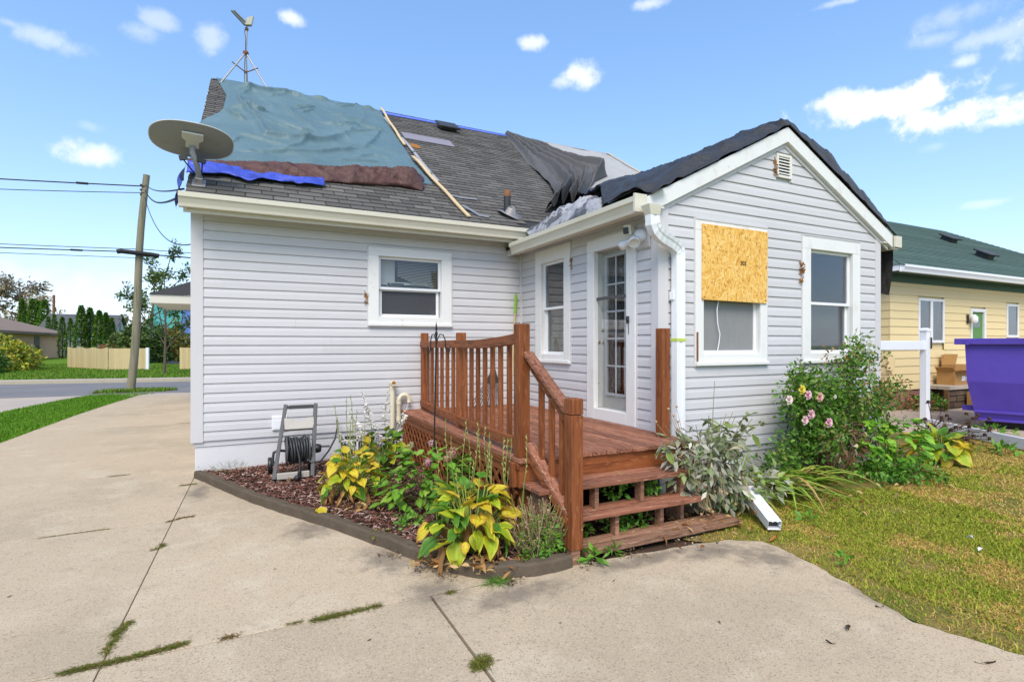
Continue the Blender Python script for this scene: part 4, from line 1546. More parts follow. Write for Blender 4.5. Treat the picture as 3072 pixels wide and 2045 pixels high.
tarp('tarp', [(3.70, 6.95), (3.57, 6.3), (3.57, 5.6), (3.62, 5.0)], [(4.45, 7.3), (4.45, 6.7), (4.30, 6.1), (3.98, 5.35)], 70, 130, hcr, 'sheet_crumpled', pf=vp_,
     label='crumpled pale grey plastic bundled in the roof valley above the back door')
tarp('tarp', [(4.1, 5.5), (4.6, 6.6), (5.3, 8.0)], [(5.2, 5.5), (5.5, 6.6), (5.9, 8.4)], 24, 40, lambda x, s, u, v: .02+.02*ridged(x*2, s*1.5, 4), 'sheet_light', pf=vp_,
     label='pale sheet tongue between the crumpled plastic and the black plastic on the addition roof')
def build_black_flap():
    V = []
    for j in range(15):
        v = j/14
        for i in range(15):
            u = i/14
            V.append((8.02+.03*math.sin(u*11)*v-.10*v+.05*math.sin(v*3), 4.32+u*1.5, 3.02-v*(.78-.30*u)+.01*math.sin(u*17)))
    Q = [(j*15+i, j*15+i+1, j*15+i+16, j*15+i+15) for j in range(14) for i in range(14)]
    tag(npmesh('tarp', V, quads=np.array(Q), mat='tarp_black'), 'black plastic tail hanging below the gutter end at the far gable corner', 'tarp')
build_black_flap()

def lath(a, b, label, ha=.05, hb=.05, w=.045, t=.02):
    x = B()
    p, q = rp(*a, ha), rp(*b, hb)
    n = 10
    pts = [p+(q-p)*(i/n)+Vector((.01*math.sin(i*1.3), 0, .006*math.sin(i*.9))) for i in range(n+1)]
    x.sweep(pts, [(-w/2, -t/2), (w/2, -t/2), (w/2, t/2), (-w/2, t/2)], up=(0, -RS, RC))
    o = x.build('lath', 'lath')
    tag(o, label, 'batten', 'wood battens holding the tarps')
lath((2.86, 6.72), (2.75, 3.75), 'upper wood batten along the right edge of the teal tarp', .10, .06)
lath((2.70, 2.9), (2.90, .26), 'lower wood batten running from the teal tarp to the gutter', .09, .035, .055)
lath((9.37, 6.85), (9.37, 3.0), 'wood batten along the far right edge of the pale grey sheet', .05, .05)
def strip(pts, label):
    b = B()
    b.sweep([rp(x, s, h) for x, s, h in pts], [(-.035, 0), (.035, 0), (.035, .003), (-.035, .003)], up=(0, -RS, RC))
    tag(b.build('flashing_strip', 'galvanised'), label, 'metal strip', 'loose strips on the roof')
strip([(2.86, 1.18, .03), (3.05, 1.13, .02), (3.32, 1.12, .03)], 'loose grey strip on the shingles right of the lower batten')
strip([(2.92, .66, .06), (3.0, .55, .05), (3.12, .42, .02), (3.25, .36, .03)], 'bent pale strip on the shingles near the foot of the lower batten')
# plastic edge strip beside the upper batten
def edge_plastic():
    b = B()
    pts = [rp(2.80, 5.9, .06), rp(2.83, 4.6, .04), rp(2.85, 3.9, .05), rp(2.83, 3.0, .06), rp(2.80, 2.2, .08), rp(2.86, 1.72, .05)]
    b.sweep(pts, [(-.035, 0), (.0, .02), (.035, 0), (.0, .012)], up=(0, -RS, RC))
    tag(b.build('plastic_strip', 'sheet_crumpled'), 'narrow strip of torn white plastic along the teal tarp edge', 'plastic strip')
edge_plastic()

# ------------------------------------------------------------------ things fixed to or lying by the house
def build_osb():
    r = thing('plywood_board', (4.94, YC-.045, 2.05), 'orange particle board screwed over the upper half of the window, stencilled 303', 'board')
    b = B()
    b.prism([(4.423, YC-.050, 2.050), (5.437, YC-.050, 2.040), (5.452, YC-.050, 2.866), (4.425, YC-.050, 2.868)], (0, .014, 0))
    b.build('board', 'osb', r, bevel=.0015)
    # stencil number
    cu = bpy.data.curves.new('stencil_number', 'FONT')
    cu.body = '303'
    cu.size = .068
    cu.align_x = 'CENTER'
    cu.align_y = 'CENTER'
    cu.offset = .0022
    cu.materials.append(MATS['stencil_ink'])
    _t = bpy.data.objects.new('stencil_number', cu)
    COL.objects.link(_t)
    bpy.context.view_layer.update()
    me = bpy.data.meshes.new_from_object(_t.evaluated_get(bpy.context.evaluated_depsgraph_get()))
    bpy.data.objects.remove(_t)
    o = bpy.data.objects.new('stencil_number', me)
    put(o, (5.045, YC-.0512, 2.475), r)
    o.rotation_euler = (math.pi/2, 0, 0)
    o.scale = (.92, 1, 1)
    b = B()
    for x, z in ((4.45, 2.83), (5.42, 2.83), (4.45, 2.45), (5.42, 2.45), (4.45, 2.08), (5.41, 2.07)):
        b.lathe((x, YC-.0505, z), [(.006, 0), (.005, .003), (.0005, .0035)], 8, (0, -1, 0))
    b.build('screw', 'dark_metal', r)
build_osb()

def build_dish():
    base = rp(-.46, .40, .0)
    r = thing('satellite_dish', base, 'grey oval satellite dish seen from behind on the roof corner', 'satellite dish')
    c = Vector((-.512, 7.12, 3.885))
    view = (c-Vector((0, 0, 1.57))).normalized()
    right = Vector((view.y, -view.x, 0)).normalized()
    tocam = -view
    el = math.radians(-66)
    hz = Vector((tocam.x, tocam.y, 0)).normalized()
    n = hz*math.cos(el)+Vector((0, 0, math.sin(el)))       # back side normal
    up = n.cross(right).normalized()
    if up.dot(hz) < 0:
        up = -up
    # roll a little, as in the photo
    rr = math.radians(-1)
    ax, ay = right*math.cos(rr)+up*math.sin(rr), up*math.cos(rr)-right*math.sin(rr)
    A, Bm = .415, .280
    b = B()
    N = 48
    def pt(k, a, off=0):
        # super-ellipse outline
        ca, sa = math.cos(a), math.sin(a)
        q = 2.0/2.45
        x = A*math.copysign(abs(ca)**q, ca)*k
        y = Bm*math.copysign(abs(sa)**q, sa)*k
        return c+ax*x+ay*y+n*(.035*(1-k*k)+off)
    rings = [[pt(k, 2*math.pi*i/N) for i in range(N)] for k in (1.0, .985, .93, .8, .6, .4, .2, .02)]
    b.loft(rings, caps=False)
    d = b.build('reflector', 'dish_grey', r)
    m = d.modifiers.new('t', 'SOLIDIFY'); m.thickness = .006; m.offset = 0
    b = B()
    b.tube([pt(1.0, 2*math.pi*i/N) for i in range(N+1)], .006, 6)
    b.build('rim', 'dish_plate', d)
    # mounting plate on the back: T shaped
    b = B()
    def q(x, y, o): return c+ax*x+ay*y+n*o
    poly = [(-.105, .17), (.105, .17), (.105, .07), (.066, .03), (.066, -.07), (-.066, -.07), (-.066, .03), (-.105, .07)]
    b.prism([q(x, y, .036) for x, y in poly], n*.02)
    b.build('mount_plate', 'dish_plate', r, bevel=.006)
    # bent mast
    b = B()
    p0 = q(0, -.04, .055)
    foot = base+Vector((0, 0, .02))
    pts = [p0, p0+n*.05+Vector((0, 0, -.03))]
    for t in (.25, .5, .75, 1):
        pts.append(pts[1].lerp(foot, t)+Vector((.02*math.sin(math.pi*t), -.03*math.sin(math.pi*t), 0)))
    b.sweep(pts, [(.03*math.cos(i*math.pi/6), .03*math.sin(i*math.pi/6)) for i in range(12)], smooth=True)
    b.build('mast', 'dish_grey', r)
    # brackets either side, struts and foot plate
    b = B()
    for sx in (-1, 1):
        b.bar(c+ax*.05*sx+Vector((0, .0, -.20)), c+ax*.13*sx+Vector((0, .02, -.22)), .03, .05)
        b.tube([c+ax*.10*sx+Vector((0, 0, -.22)), foot+Vector((.02*sx, .02, .08))], .008, 6)
    b.build('bracket', 'dark_metal', r)
    b = B()
    nn = rp(0, 0, 1)-rp(0, 0, 0)
    uu = rp(0, 1, 0)-rp(0, 0, 0)
    b.obox(rp(-.46, .40, .022), (1, 0, 0), uu, nn, .07, .11, .008)
    b.obox(rp(-.46, .40, .06), (1, 0, 0), uu, nn, .04, .05, .035)
    b.build('foot_plate', 'galvanised', r, bevel=.004)
build_dish()

def build_antenna():
    hub = Vector((.057, 12.73, 7.73))
    r = thing('antenna_tripod', (.057, 12.73, 7.05), 'rusty tripod mast on the ridge carrying a small angled antenna', 'antenna')
    for e in ((-.40, 12.45, 6.87), (.10, 13.05, 6.86), (.50, 12.45, 6.87)):
        b = B()
        b.tube([e, hub+Vector((0, 0, .0))], .017, 8)
        b.build('leg', 'galvanised', r)
    b = B()
    b.tube([(.057, 12.73, 7.05), (.06, 12.73, 7.75), (.075, 12.73, 8.26)], .02, 10)
    b.build('mast', 'galvanised', r)
    b = B()
    mid = Vector((.057, 12.73, 7.31))
    for e in ((-.20, 12.57, 7.40), (.08, 12.90, 7.35), (.29, 12.57, 7.38)):
        b.tube([mid, e], .011, 6)
    b.lathe(mid-Vector((0, 0, .02)), [(.03, 0), (.03, .04)], 10)
    b.lathe(hub-Vector((0, 0, .04)), [(.05, 0), (.06, .03), (.05, .06)], 10)
    b.lathe((.075, 12.73, 8.20), [(.035, 0), (.035, .05)], 10)
    b.build('brace', 'rusty_metal', r)
    # V of two flat panels
    h = Vector((.06, 12.70, 8.30))
    b = B()
    # slotted left panel: frame of four bars
    P = [Vector((.045, 12.70, 8.285)), Vector((-.20, 12.62, 8.475)), Vector((-.165, 12.72, 8.545)), Vector((.06, 12.78, 8.385))]
    for i in range(4):
        b.bar(P[i], P[(i+1) % 4], .05, .02)
    b.bar(P[0].lerp(P[3], .1), P[1].lerp(P[2], .1), .03, .02)
    b.build('reflector', 'antenna_grey', r)
    b = B()
    b.prism([(.045, 12.69, 8.29), (.165, 12.62, 8.285), (.205, 12.62, 8.49), (.07, 12.69, 8.455)], (.01, .10, .01))
    b.build('housing', 'antenna_beige', r, bevel=.01)
    b = B()
    b.tube([(.09, 12.70, 8.28), (.03, 12.66, 8.15), (.055, 12.70, 7.98), (.05, 12.7, 7.75), (.03, 12.70, 7.4), (.03, 12.6, 7.05)], .005, 5)
    b.build('cable', 'cable', r)
build_antenna()

def build_security_light():
    r = thing('security_light', (XB-.03, 4.55, 2.74), 'cream twin floodlight with sensor above the back door', 'outdoor light')
    b = B()
    b.box(XB-.030, XB-.016, 4.44, 4.64, 2.60, 2.86)
    b.build('back_plate', 'siding_trim', r, bevel=.004)
    b = B()
    b.lathe((XB-.03, 4.56, 2.73), [(.07, 0), (.078, .012), (.07, .05), (.05, .085), (.02, .10), (.001, .10)], 20, (-1, 0, 0))
    b.build('base', 'white_vinyl', r)
    # lamp heads: short bells
    def bell(p, d, name, k=1.0):
        b = B()
        b.lathe(p, [(.02*k, 0), (.033*k, .02), (.036*k, .05), (.055*k, .09), (.062*k, .13), (.056*k, .13), (.03*k, .09), (.001, .085)], 18, d)
        b.build(name, 'white_vinyl', r)
    bell(Vector((XB-.12, 4.58, 2.72)), (-.35, -.45, -.55), 'lamp_head')
    bell(Vector((XB-.10, 4.66, 2.69)), (-.25, .75, -.30), 'lamp_head', .9)
    b = B()
    b.obox((XB-.16, 4.62, 2.79), (.8, .5, .1), (-.5, .8, 0), (-.1, 0, 1), .05, .042, .055)
    b.build('sensor', 'gutter_paint', r, bevel=.012, seg=2)
    b = B()
    b.obox((XB-.215, 4.60, 2.775), (.8, .5, .1), (-.5, .8, 0), (-.1, 0, 1), .004, .028, .035)
    b.build('sensor_window', 'dark_metal', r)
build_security_light()

def build_pipes():
    r = thing('vent_pipes', (1.88, 7.32, .40), 'cream plastic vent pipes, one straight and one hooked, on the long wall', 'vent pipe')
    b = B()
    b.tube([(1.83, 7.325, .42), (1.828, 7.325, 1.02)], .032, 14)
    b.lathe((1.83, 7.325, .96), [(.037, 0), (.037, .05)], 14)
    b.tube([(1.828, 7.36, 1.035), (1.828, 7.25, 1.04)], .036, 14)
    b.build('straight_pipe', 'pipe_cream', r)
    b = B(); b.lathe((1.828, 7.2495, 1.04), [(.028, 0), (.001, .0005)], 14, (0, -1, 0)); b.build('mesh_cap', 'nest_brown', r)
    b = B()
    pts = [(1.915, 7.32, .50), (1.915, 7.32, .78)]
    for i in range(9):
        a = math.pi-math.pi*i/8
        pts.append((1.985+.07*math.cos(a), 7.31, .80+.075*math.sin(a)))
    pts.append((2.055, 7.305, .765))
    b.tube(pts, .030, 14)
    b.lathe((1.915, 7.32, .52), [(.036, 0), (.036, .05)], 14)
    b.lathe((1.915, 7.32, .75), [(.036, 0), (.036, .04)], 14)
    b.build('hooked_pipe', 'pipe_cream', r)
build_pipes()

def build_outlet():
    r = thing('outlet_box', (.40, 7.36, .50), 'white outlet cover on the siding behind the hose reel', 'outlet box')
    b = B()
    b.box(.325, .50, 7.352, 7.40-.004, .495, .672)
    b.build('cover', 'white_vinyl', r, bevel=.008, seg=2)
    b = B(); b.box(.345, .50, 7.349, 7.3525, .515, .62); b.build('lid', 'white_metal', r, bevel=.004)
build_outlet()

def nest(loc, label, k=1.0, mat='nest_brown', seed=0):
    rng = random.Random(seed)
    b = B()
    for i in range(26):
        p = Vector(loc)+Vector((rng.uniform(-.03, .03)*k, rng.uniform(-.02, .01), rng.uniform(-.11, .11)*k))
        d = Vector((rng.uniform(-1, 1), rng.uniform(-.4, .1), rng.uniform(-1, 1))).normalized()
        b.bar(p-d*.02*k, p+d*.025*k, .012*k, .004)
    tag(b.build('dry_vine', mat), label, 'dry vine', 'dead vine scraps on window frames')
nest((1.485, YA-.03, 2.20), 'clump of dead brown vine stuck to the left frame of the clutter window', .7, seed=1)
nest((6.07, YC-.035, 2.44), 'clump of dead brown vine on the frame of the window behind the rose bush', 1.1, seed=2)
nest((XB-.03, 5.965, 2.62), 'scrap of dead vine beside the narrow window by the door', .6, seed=3)
nest((5.615, YC-.03, 3.66), 'rust brown debris stuck to the left side of the gable vent', .9, seed=5)

# ------------------------------------------------------------------ hose reel
def build_reel():
    r = thing('hose_reel', (.50, 6.60, .08), 'grey garden hose reel cart wound with black hose, leaning by the wall', 'hose reel')
    x0, x1 = .305, .705
    # side rails: from the ground up and back to the handle
    for x, s in ((x0, 1), (x1, -1)):
        b = B()
        pts = [(x, 6.50, .07), (x+.02*s, 6.60, .36), (x+.035*s, 6.85, .62), (x+.045*s, 7.00, .80)]
        sh = .155 if s > 0 else .095
        pts = [(x+sh*k, 6.49+.52*k, .07+.76*k) for k in (0, .3, .65, 1.0)]
        b.sweep(pts, [(-.022, -.035), (.022, -.035), (.022, .035), (-.022, .035)], up=(0, -1, .6))
        b.build('side_rail', 'reel_grey', r, bevel=.008, seg=2)
    b = B()
    b.box(x0+.03, x1-.03, 6.465, 6.50, .075, .145)
    b.build('front_bar', 'reel_tan', r, bevel=.008, seg=2)
    b = B()
    b.bar((.47, 6.99, .815), (.79, 6.99, .815), .035, .03)
    for i in range(13):
        x = .505+i*.021
        b.box(x-.006, x+.006, 6.965, 7.015, .79, .84)
    b.build('handle', 'reel_grey', r, bevel=.004)
    b = B()
    xa, xb = .435, .765
    b.prism([(xa, 6.80, .575), (xb, 6.80, .575), (xb, 6.865, .70), (xb-.07, 6.865, .70), (xb-.10, 6.85, .665), (xa+.11, 6.85, .665), (xa+.08, 6.865, .70), (xa, 6.865, .70)], (0, .06, -.03))
    b.build('tray', 'reel_tan', r, bevel=.006)
    # drum with flanges
    c = Vector((.570, 6.72, .345))
    b = B()
    for x in (.45, .69):
        b.lathe((x-.006, c.y, c.z), [(.02, 0), (.17, 0), (.172, .006), (.17, .012), (.02, .012)], 28, (1, 0, 0))
    b.lathe((.455, c.y, c.z), [(.06, 0), (.06, .23)], 20, (1, 0, 0), caps=False)
    b.build('drum', 'reel_grey', r)
    b = B()
    rng = random.Random(6)
    pts = []
    n = 22
    for lay in range(3):
        turns = 8
        for i in range(turns*n):
            t = i/(turns*n)
            x = .465+.21*(t if lay % 2 == 0 else 1-t)
            a = 2*math.pi*i/n
            rad = .085+lay*.028+.010*math.sin(a*1.7+lay)+.008*math.sin(i*.05)
            pts.append((x+.022*math.sin(a*.98+lay*2), c.y+rad*math.sin(a), c.z+rad*math.cos(a)))
    b.tube(pts, .0125, 7)
    b.build('hose', 'hose_black', r)
    # loose strand hanging over the front and out to the right
    b = B()
    b.tube([(.55, 6.55, .40), (.57, 6.50, .30), (.575, 6.47, .20), (.565, 6.44, .12)], .012, 7)
    b.lathe((.565, 6.44, .15), [(.018, 0), (.022, -.02), (.016, -.06), (.024, -.075), (.024, -.11), (.012, -.115)], 12)
    b.lathe((.545, 6.42, .09), [(.03, 0), (.034, .02), (.025, .045), (.012, .05)], 14, (-.4, -.9, .1))
    b.build('nozzle', 'black_plastic', r)
    b = B()
    b.tube([(.64, 6.66, .28), (.70, 6.55, .22), (.80, 6.55, .22), (.92, 6.75, .30), (1.02, 6.95, .40), (1.08, 7.15, .52), (1.10, 7.33, .58)], .011, 7)
    b.build('hose_lead', 'hose_black', r)
    # crank on the right, knob, and swivel elbow on the left
    b = B()
    b.tube([(.69, c.y, c.z), (.82, c.y-.01, c.z)], .022, 12)
    b.lathe((.765, c.y, c.z), [(.05, 0), (.055, .02), (.045, .06), (.02, .065)], 16, (1, 0, 0))
    b.tube([(.82, c.y-.01, c.z), (.825, c.y-.015, c.z+.02), (.92, c.y-.03, c.z+.02)], .013, 8)
    b.build('crank', 'black_plastic', r)
    b = B()
    b.tube([(.44, c.y, c.z), (.36, c.y, c.z+.01), (.315, c.y, c.z-.01), (.305, c.y, c.z-.10), (.32, c.y-.02, c.z-.16)], .016, 8)
    b.build('inlet_elbow', 'black_plastic', r)
    for x in (x0-.02, x1+.02):
        b = B()
        b.lathe((x-.025, 6.90, .16), [(.02, 0), (.085, .002), (.09, .01), (.09, .04), (.085, .048), (.02, .05)], 22, (1, 0, 0))
        b.build('wheel', 'black_plastic', r)
build_reel()

# ------------------------------------------------------------------ deck and steps
ZD = .66
def rail_x(y):       # the side railing is not square to the wall
    return 1.985+(y-3.86)*(2.25-1.985)/(7.33-3.86)
def build_deck():
    D = thing('deck', (2.8, 5.4, 0), 'red stained wooden back deck with railing, lattice skirt and three steps', 'deck')
    rng = random.Random(5)
    x0, x1, yf, yb = 1.95, XB-.035, 3.78, 7.375
    # boards run away from the steps
    w = .140
    x = x0
    i = 0
    while x < x1-.02:
        b = B()
        xe = min(x+w-.007, x1)
        y1 = yb
        b.box(x, xe, yf-.012+rng.uniform(-.012, .010), y1, ZD-.034, ZD+rng.uniform(-.0015, .0015))
        # only clear of the corner post and wall of the addition
        b.build('deck_board', 'deckwood_Y', D, bevel=.004, seg=2)
        x += w
    # rim, front skirt, side rim
    b = B(); b.box(x0+.012, x1, yf+.02, yf+.058, ZD-.235, ZD-.036)
    b.build('rim_board', 'redwood_X', D, bevel=.003)
    b = B(); b.box(x0+.012, x0+.05, yf+.06, yb, ZD-.16, ZD-.036); b.build('rim_board', 'redwood_Y', D, bevel=.003)
    b = B(); b.box(x0-.006, x0+.011, yf+.02, yb, ZD-.085, ZD-.037); b.build('rim_board', 'redwood_Y', D, bevel=.003)
    b = B(); b.box(x0+.06, x1, yf+.06, yb, ZD-.30, ZD-.29); b.build('underside', 'soil', D)
    for y in (4.0, 5.2, 6.4, 7.3):
        b = B(); b.box(x0+.06, x0+.15, y, y+.09, -.05, ZD-.04); b.build('support_post', 'redwood_Z', D)
    b = B(); b.box(x0+.052, x0+.14, yf+.06, yf+.15, -.05, ZD-.10); b.build('support_post', 'redwood_Z', D, bevel=.004)
    # lattice skirt: crossing slats clipped to the strip under the rim
    zl, zh = .06, ZD-.085
    ya, ye = yf+.10, yb-.02
    def slat(c0, sgn, xo):
        # line y = c0 + sgn*(z - zl)
        zs, ze = zl, zh
        y_a, y_b = c0, c0+sgn*(ze-zs)
        # clip
        pts = []
        lo, hi = min(y_a, y_b), max(y_a, y_b)
        if hi < ya or lo > ye:
            return
        if y_a < ya or y_a > ye:
            yc = ya if y_a < ya else ye
            zs = zl+(yc-c0)/sgn
            y_a = yc
        if y_b < ya or y_b > ye:
            yc = ya if y_b < ya else ye
            ze = zl+(yc-c0)/sgn
            y_b = yc
        if ze-zs < .05:
            return
        b = B()
        b.bar((xo, y_a, zs), (xo, y_b, ze), .040, .008, up=(1, 0, 0))
        b.v = [tuple(v) for v in b.v]
        o = b.build('slat', 'redwood_Z', D)
    k = ya-.6
    while k < ye+.6:
        slat(k, 1, x0+.018)
        slat(k+.02, -1, x0+.030)
        k += .150
    # railing posts
    def post(cx, cy, zb, zt, s=.089):
        b = B()
        b.box(cx-s/2, cx+s/2, cy-s/2, cy+s/2, zb, zt)
        return b.build('post', 'redwood_Z', D, bevel=.006, seg=2)
    P1 = (rail_x(7.30)+.03, 7.31)
    P2 = (rail_x(5.55)+.02, 5.53)
    P3 = (2.02, 3.875)
    post(*P1, ZD-.05, 1.725)
    post(*P2, ZD+.002, 1.695)
    post(*P3, ZD+.002, 1.735, .100)
    b = B(); b.box(P3[0]-.10, P3[0]+.0, P3[1]-.03, P3[1]+.03, ZD-.235, ZD-.035); b.build('rim_board', 'redwood_Z', D, bevel=.006)
    p4 = post(2.135, 3.285, .10, 1.062, .100)
    b = B(); b.box(2.084, 2.186, 3.234, 3.336, 1.066, 1.18); b.build('post_cap', 'redwood_Z', D, bevel=.006, seg=2)
    b = B(); b.box(2.095, 2.17, 3.25, 3.32, -.02, .10); b.build('post_foot', 'greywood_X', D, bevel=.004)
    post(3.705, 4.10, ZD+.002, 1.725, .100)
    # top and bottom rails, with a slight sag
    def railp(a, b_, z0, z1, sag, w, h, name='rail', mat='redwood_Y'):
        bb = B()
        n = 10
        pts = []
        for i in range(n+1):
            t = i/n
            pts.append((a[0]+(b_[0]-a[0])*t, a[1]+(b_[1]-a[1])*t, z0+(z1-z0)*t-sag*4*t*(1-t)))
        bb.sweep(pts, [(-w/2, -h), (w/2, -h), (w/2, 0), (-w/2, 0)])
        return bb.build(name, mat, D, bevel=.004)
    off = -.035
    a1 = (P1[0]+off-.01, P1[1]-.0); a2 = (P2[0]+off-.01, P2[1]+.0); a3 = (P3[0]+off+.01, P3[1]+.06)
    railp(a1, (a2[0], a2[1]+.03), 1.607, 1.615, .0, .042, .085)
    railp((a2[0], a2[1]-.03), a3, 1.618, 1.655, .02, .042, .085)
    railp(a1, (a2[0], a2[1]+.03), .800, .800, .004, .040, .085)
    railp((a2[0], a2[1]-.03), a3, .800, .815, .01, .040, .085)
    def balusters(p, q, n, z0, z1, o=.03):
        for i in range(n):
            t = (i+1)/(n+1)
            x = p[0]+(q[0]-p[0])*t+o
            y = p[1]+(q[1]-p[1])*t
            b = B()
            tw = rng.uniform(-.004, .004)
            b.box(x-.019, x+.019, y-.019, y+.019, z0, z1+rng.uniform(-.006, .004))
            b.build('baluster', 'redwood_Z', D, bevel=.003)
    balusters(a1, a2, 6, .735, 1.565)
    balusters(a2, a3, 7, .735, 1.590)
    # stair rail
    s0 = Vector((2.055, 3.82, 1.500)); s1 = Vector((2.125, 3.335, 1.085))
    b = B(); b.bar(s0+Vector((.0, .02, .0)), s1, .092, .036); b.build('rail', 'deckwood_Y', D, bevel=.006, seg=2)
    b = B(); b.bar(s0+Vector((.02, .0, -.075)), s1+Vector((.01, 0, -.075)), .038, .088); b.build('rail', 'redwood_Y', D, bevel=.004)
    l0 = Vector((2.06, 3.82, .77)); l1 = Vector((2.12, 3.30, .335))
    b = B(); b.bar(l0, l1, .085, .038); b.build('rail', 'deckwood_Y', D, bevel=.004)
    b = B(); b.bar(l0+Vector((-.02, 0, -.05)), l1+Vector((-.02, 0, -.05)), .038, .07); b.build('rail', 'redwood_Y', D, bevel=.004)
    for i in range(3):
        t = (.25, .50, .75)[i]
        lo = l0.lerp(l1, t); hi = s0.lerp(s1, t)
        b = B()
        cx, cy = lo.x+.025, lo.y
        b.box(cx-.02, cx+.02, cy-.02, cy+.02, lo.z-.03, hi.z-.05)
        b.build('baluster', 'redwood_Z', D, bevel=.003)
    # treads: two boards each
    def tread(xa, xb, ya_, yb_, z, th, mat, ja=0.0):
        ym = (ya_+yb_)/2
        for y0, y1 in ((ya_, ym-.003), (ym+.003, yb_)):
            b = B()
            b.box(xa+rng.uniform(0, .012), xb-rng.uniform(0, .015), y0, y1, z-th, z+rng.uniform(-.001, .001))
            b.build('tread_board', mat, D, bevel=.005, seg=2)
    tread(1.975, 3.50, 3.505, 3.785, .475, .036, 'deckwood_X')
    tread(2.10, 3.56, 3.41, 3.66, .262, .036, 'deckwood_X')
    tread(2.235, 3.86, 3.285, 3.535, .055, .038, 'greywood_X')
    for x, ya_, yb_, za, zb in ((2.52, 3.54, 3.62, .262, .439), (2.98, 3.54, 3.62, .262, .439), (2.66, 3.46, 3.53, .0, .226), (3.12, 3.46, 3.53, .0, .226), (2.05, 3.54, 3.75, .10, .439), (3.44, 3.56, 3.75, 0, .439)):
        b = B()
        b.box(x-.019, x+.019, ya_, yb_, za, zb)
        b.build('stringer', 'greywood_X', D, bevel=.003)
build_deck()

# dark earth under the deck and steps
sheet('soil_under_deck', [(1.98, 3.30), (3.84, 3.30), (3.84, 7.37), (1.98, 7.37)], .012, 'soil')

# ------------------------------------------------------------------ bed edging and mulch
EDGE = [(-.515, 7.33), (-.40, 7.08), (-.25, 6.70), (.067, 5.951), (.34, 5.41), (.655, 4.828), (.84, 4.44), (1.007, 4.094), (1.10, 3.86), (1.19, 3.65), (1.27, 3.51), (1.36, 3.39), (1.48, 3.29), (1.646, 3.228), (1.80, 3.195), (1.93, 3.185), (2.08, 3.21)]
def offset_path(pts, d):
    out = []
    for i, p in enumerate(pts):
        a = pts[max(0, i-1)]; c = pts[min(len(pts)-1, i+1)]
        tx, ty = c[0]-a[0], c[1]-a[1]
        L = math.hypot(tx, ty)
        out.append((p[0]-ty/L*d, p[1]+tx/L*d))
    return out
def densify(pts, step=.03):
    out = [pts[0]]
    for a, b in zip(pts[:-1], pts[1:]):
        n = max(1, int(math.hypot(b[0]-a[0], b[1]-a[1])/step))
        for i in range(1, n+1):
            out.append((a[0]+(b[0]-a[0])*i/n, a[1]+(b[1]-a[1])*i/n))
    return out
def build_edging():
    r = thing('bed_edging', (.9, 4.6, 0), 'dark concrete edging curb around the flower bed beside the drive', 'garden edging')
    D_ = densify(EDGE)
    inn = offset_path(D_, .10)
    cut = min(range(len(D_)), key=lambda i: abs(D_[i][0]-.655)+abs(D_[i][1]-4.828))
    cut2 = min(range(len(D_)), key=lambda i: abs(D_[i][0]-.067)+abs(D_[i][1]-5.951))
    for (i0, i1) in ((0, cut2), (cut2+0, cut), (cut, len(D_)-1)):
        b = B()
        rings = []
        for i in range(i0, i1+1):
            o, n = Vector((*D_[i], 0)), Vector((*inn[i], 0))
            if i == i0 and i0 > 0:
                o = o.lerp(Vector((*D_[i+1], 0)), .1); n = n.lerp(Vector((*inn[i+1], 0)), .1)
            h = .088+.010*mnoise.noise((o.x*4, o.y*4, 0))+.006*mnoise.noise((o.x*15, o.y*15, 0))
            w1 = .018*mnoise.noise((o.x*11, o.y*11, 3))
            o = o.lerp(n, .08*mnoise.noise((o.x*8, o.y*8, 6)))
            rings.append([o+Vector((0, 0, -.02)), o.lerp(n, .06)+Vector((0, 0, h-.016)), o.lerp(n, .18)+Vector((0, 0, h)), o.lerp(n, .8+w1*4)+Vector((0, 0, h+w1)), n+Vector((0, 0, h-.03)), n+Vector((0, 0, -.02))])
        b.loft(rings, smooth=False)
        b.build('edging_block', 'edging', r, bevel=.003)
build_edging()
MULCH_POLY = offset_path(densify(EDGE, .15), .085)
def in_poly(x, y, poly):
    c = False
    n = len(poly)
    j = n-1
    for i in range(n):
        xi, yi = poly[i]; xj, yj = poly[j]
        if (yi > y) != (yj > y) and x < (xj-xi)*(y-yi)/(yj-yi)+xi:
            c = not c
        j = i
    return c
BED = MULCH_POLY+[(2.0, 3.3), (2.0, 7.41), (-.40, 7.41)]
def mulch_z(x, y):
    return .062+.018*mnoise.noise((x*2.2, y*2.2, 0))+.012*mnoise.noise((x*7, y*7, 2))
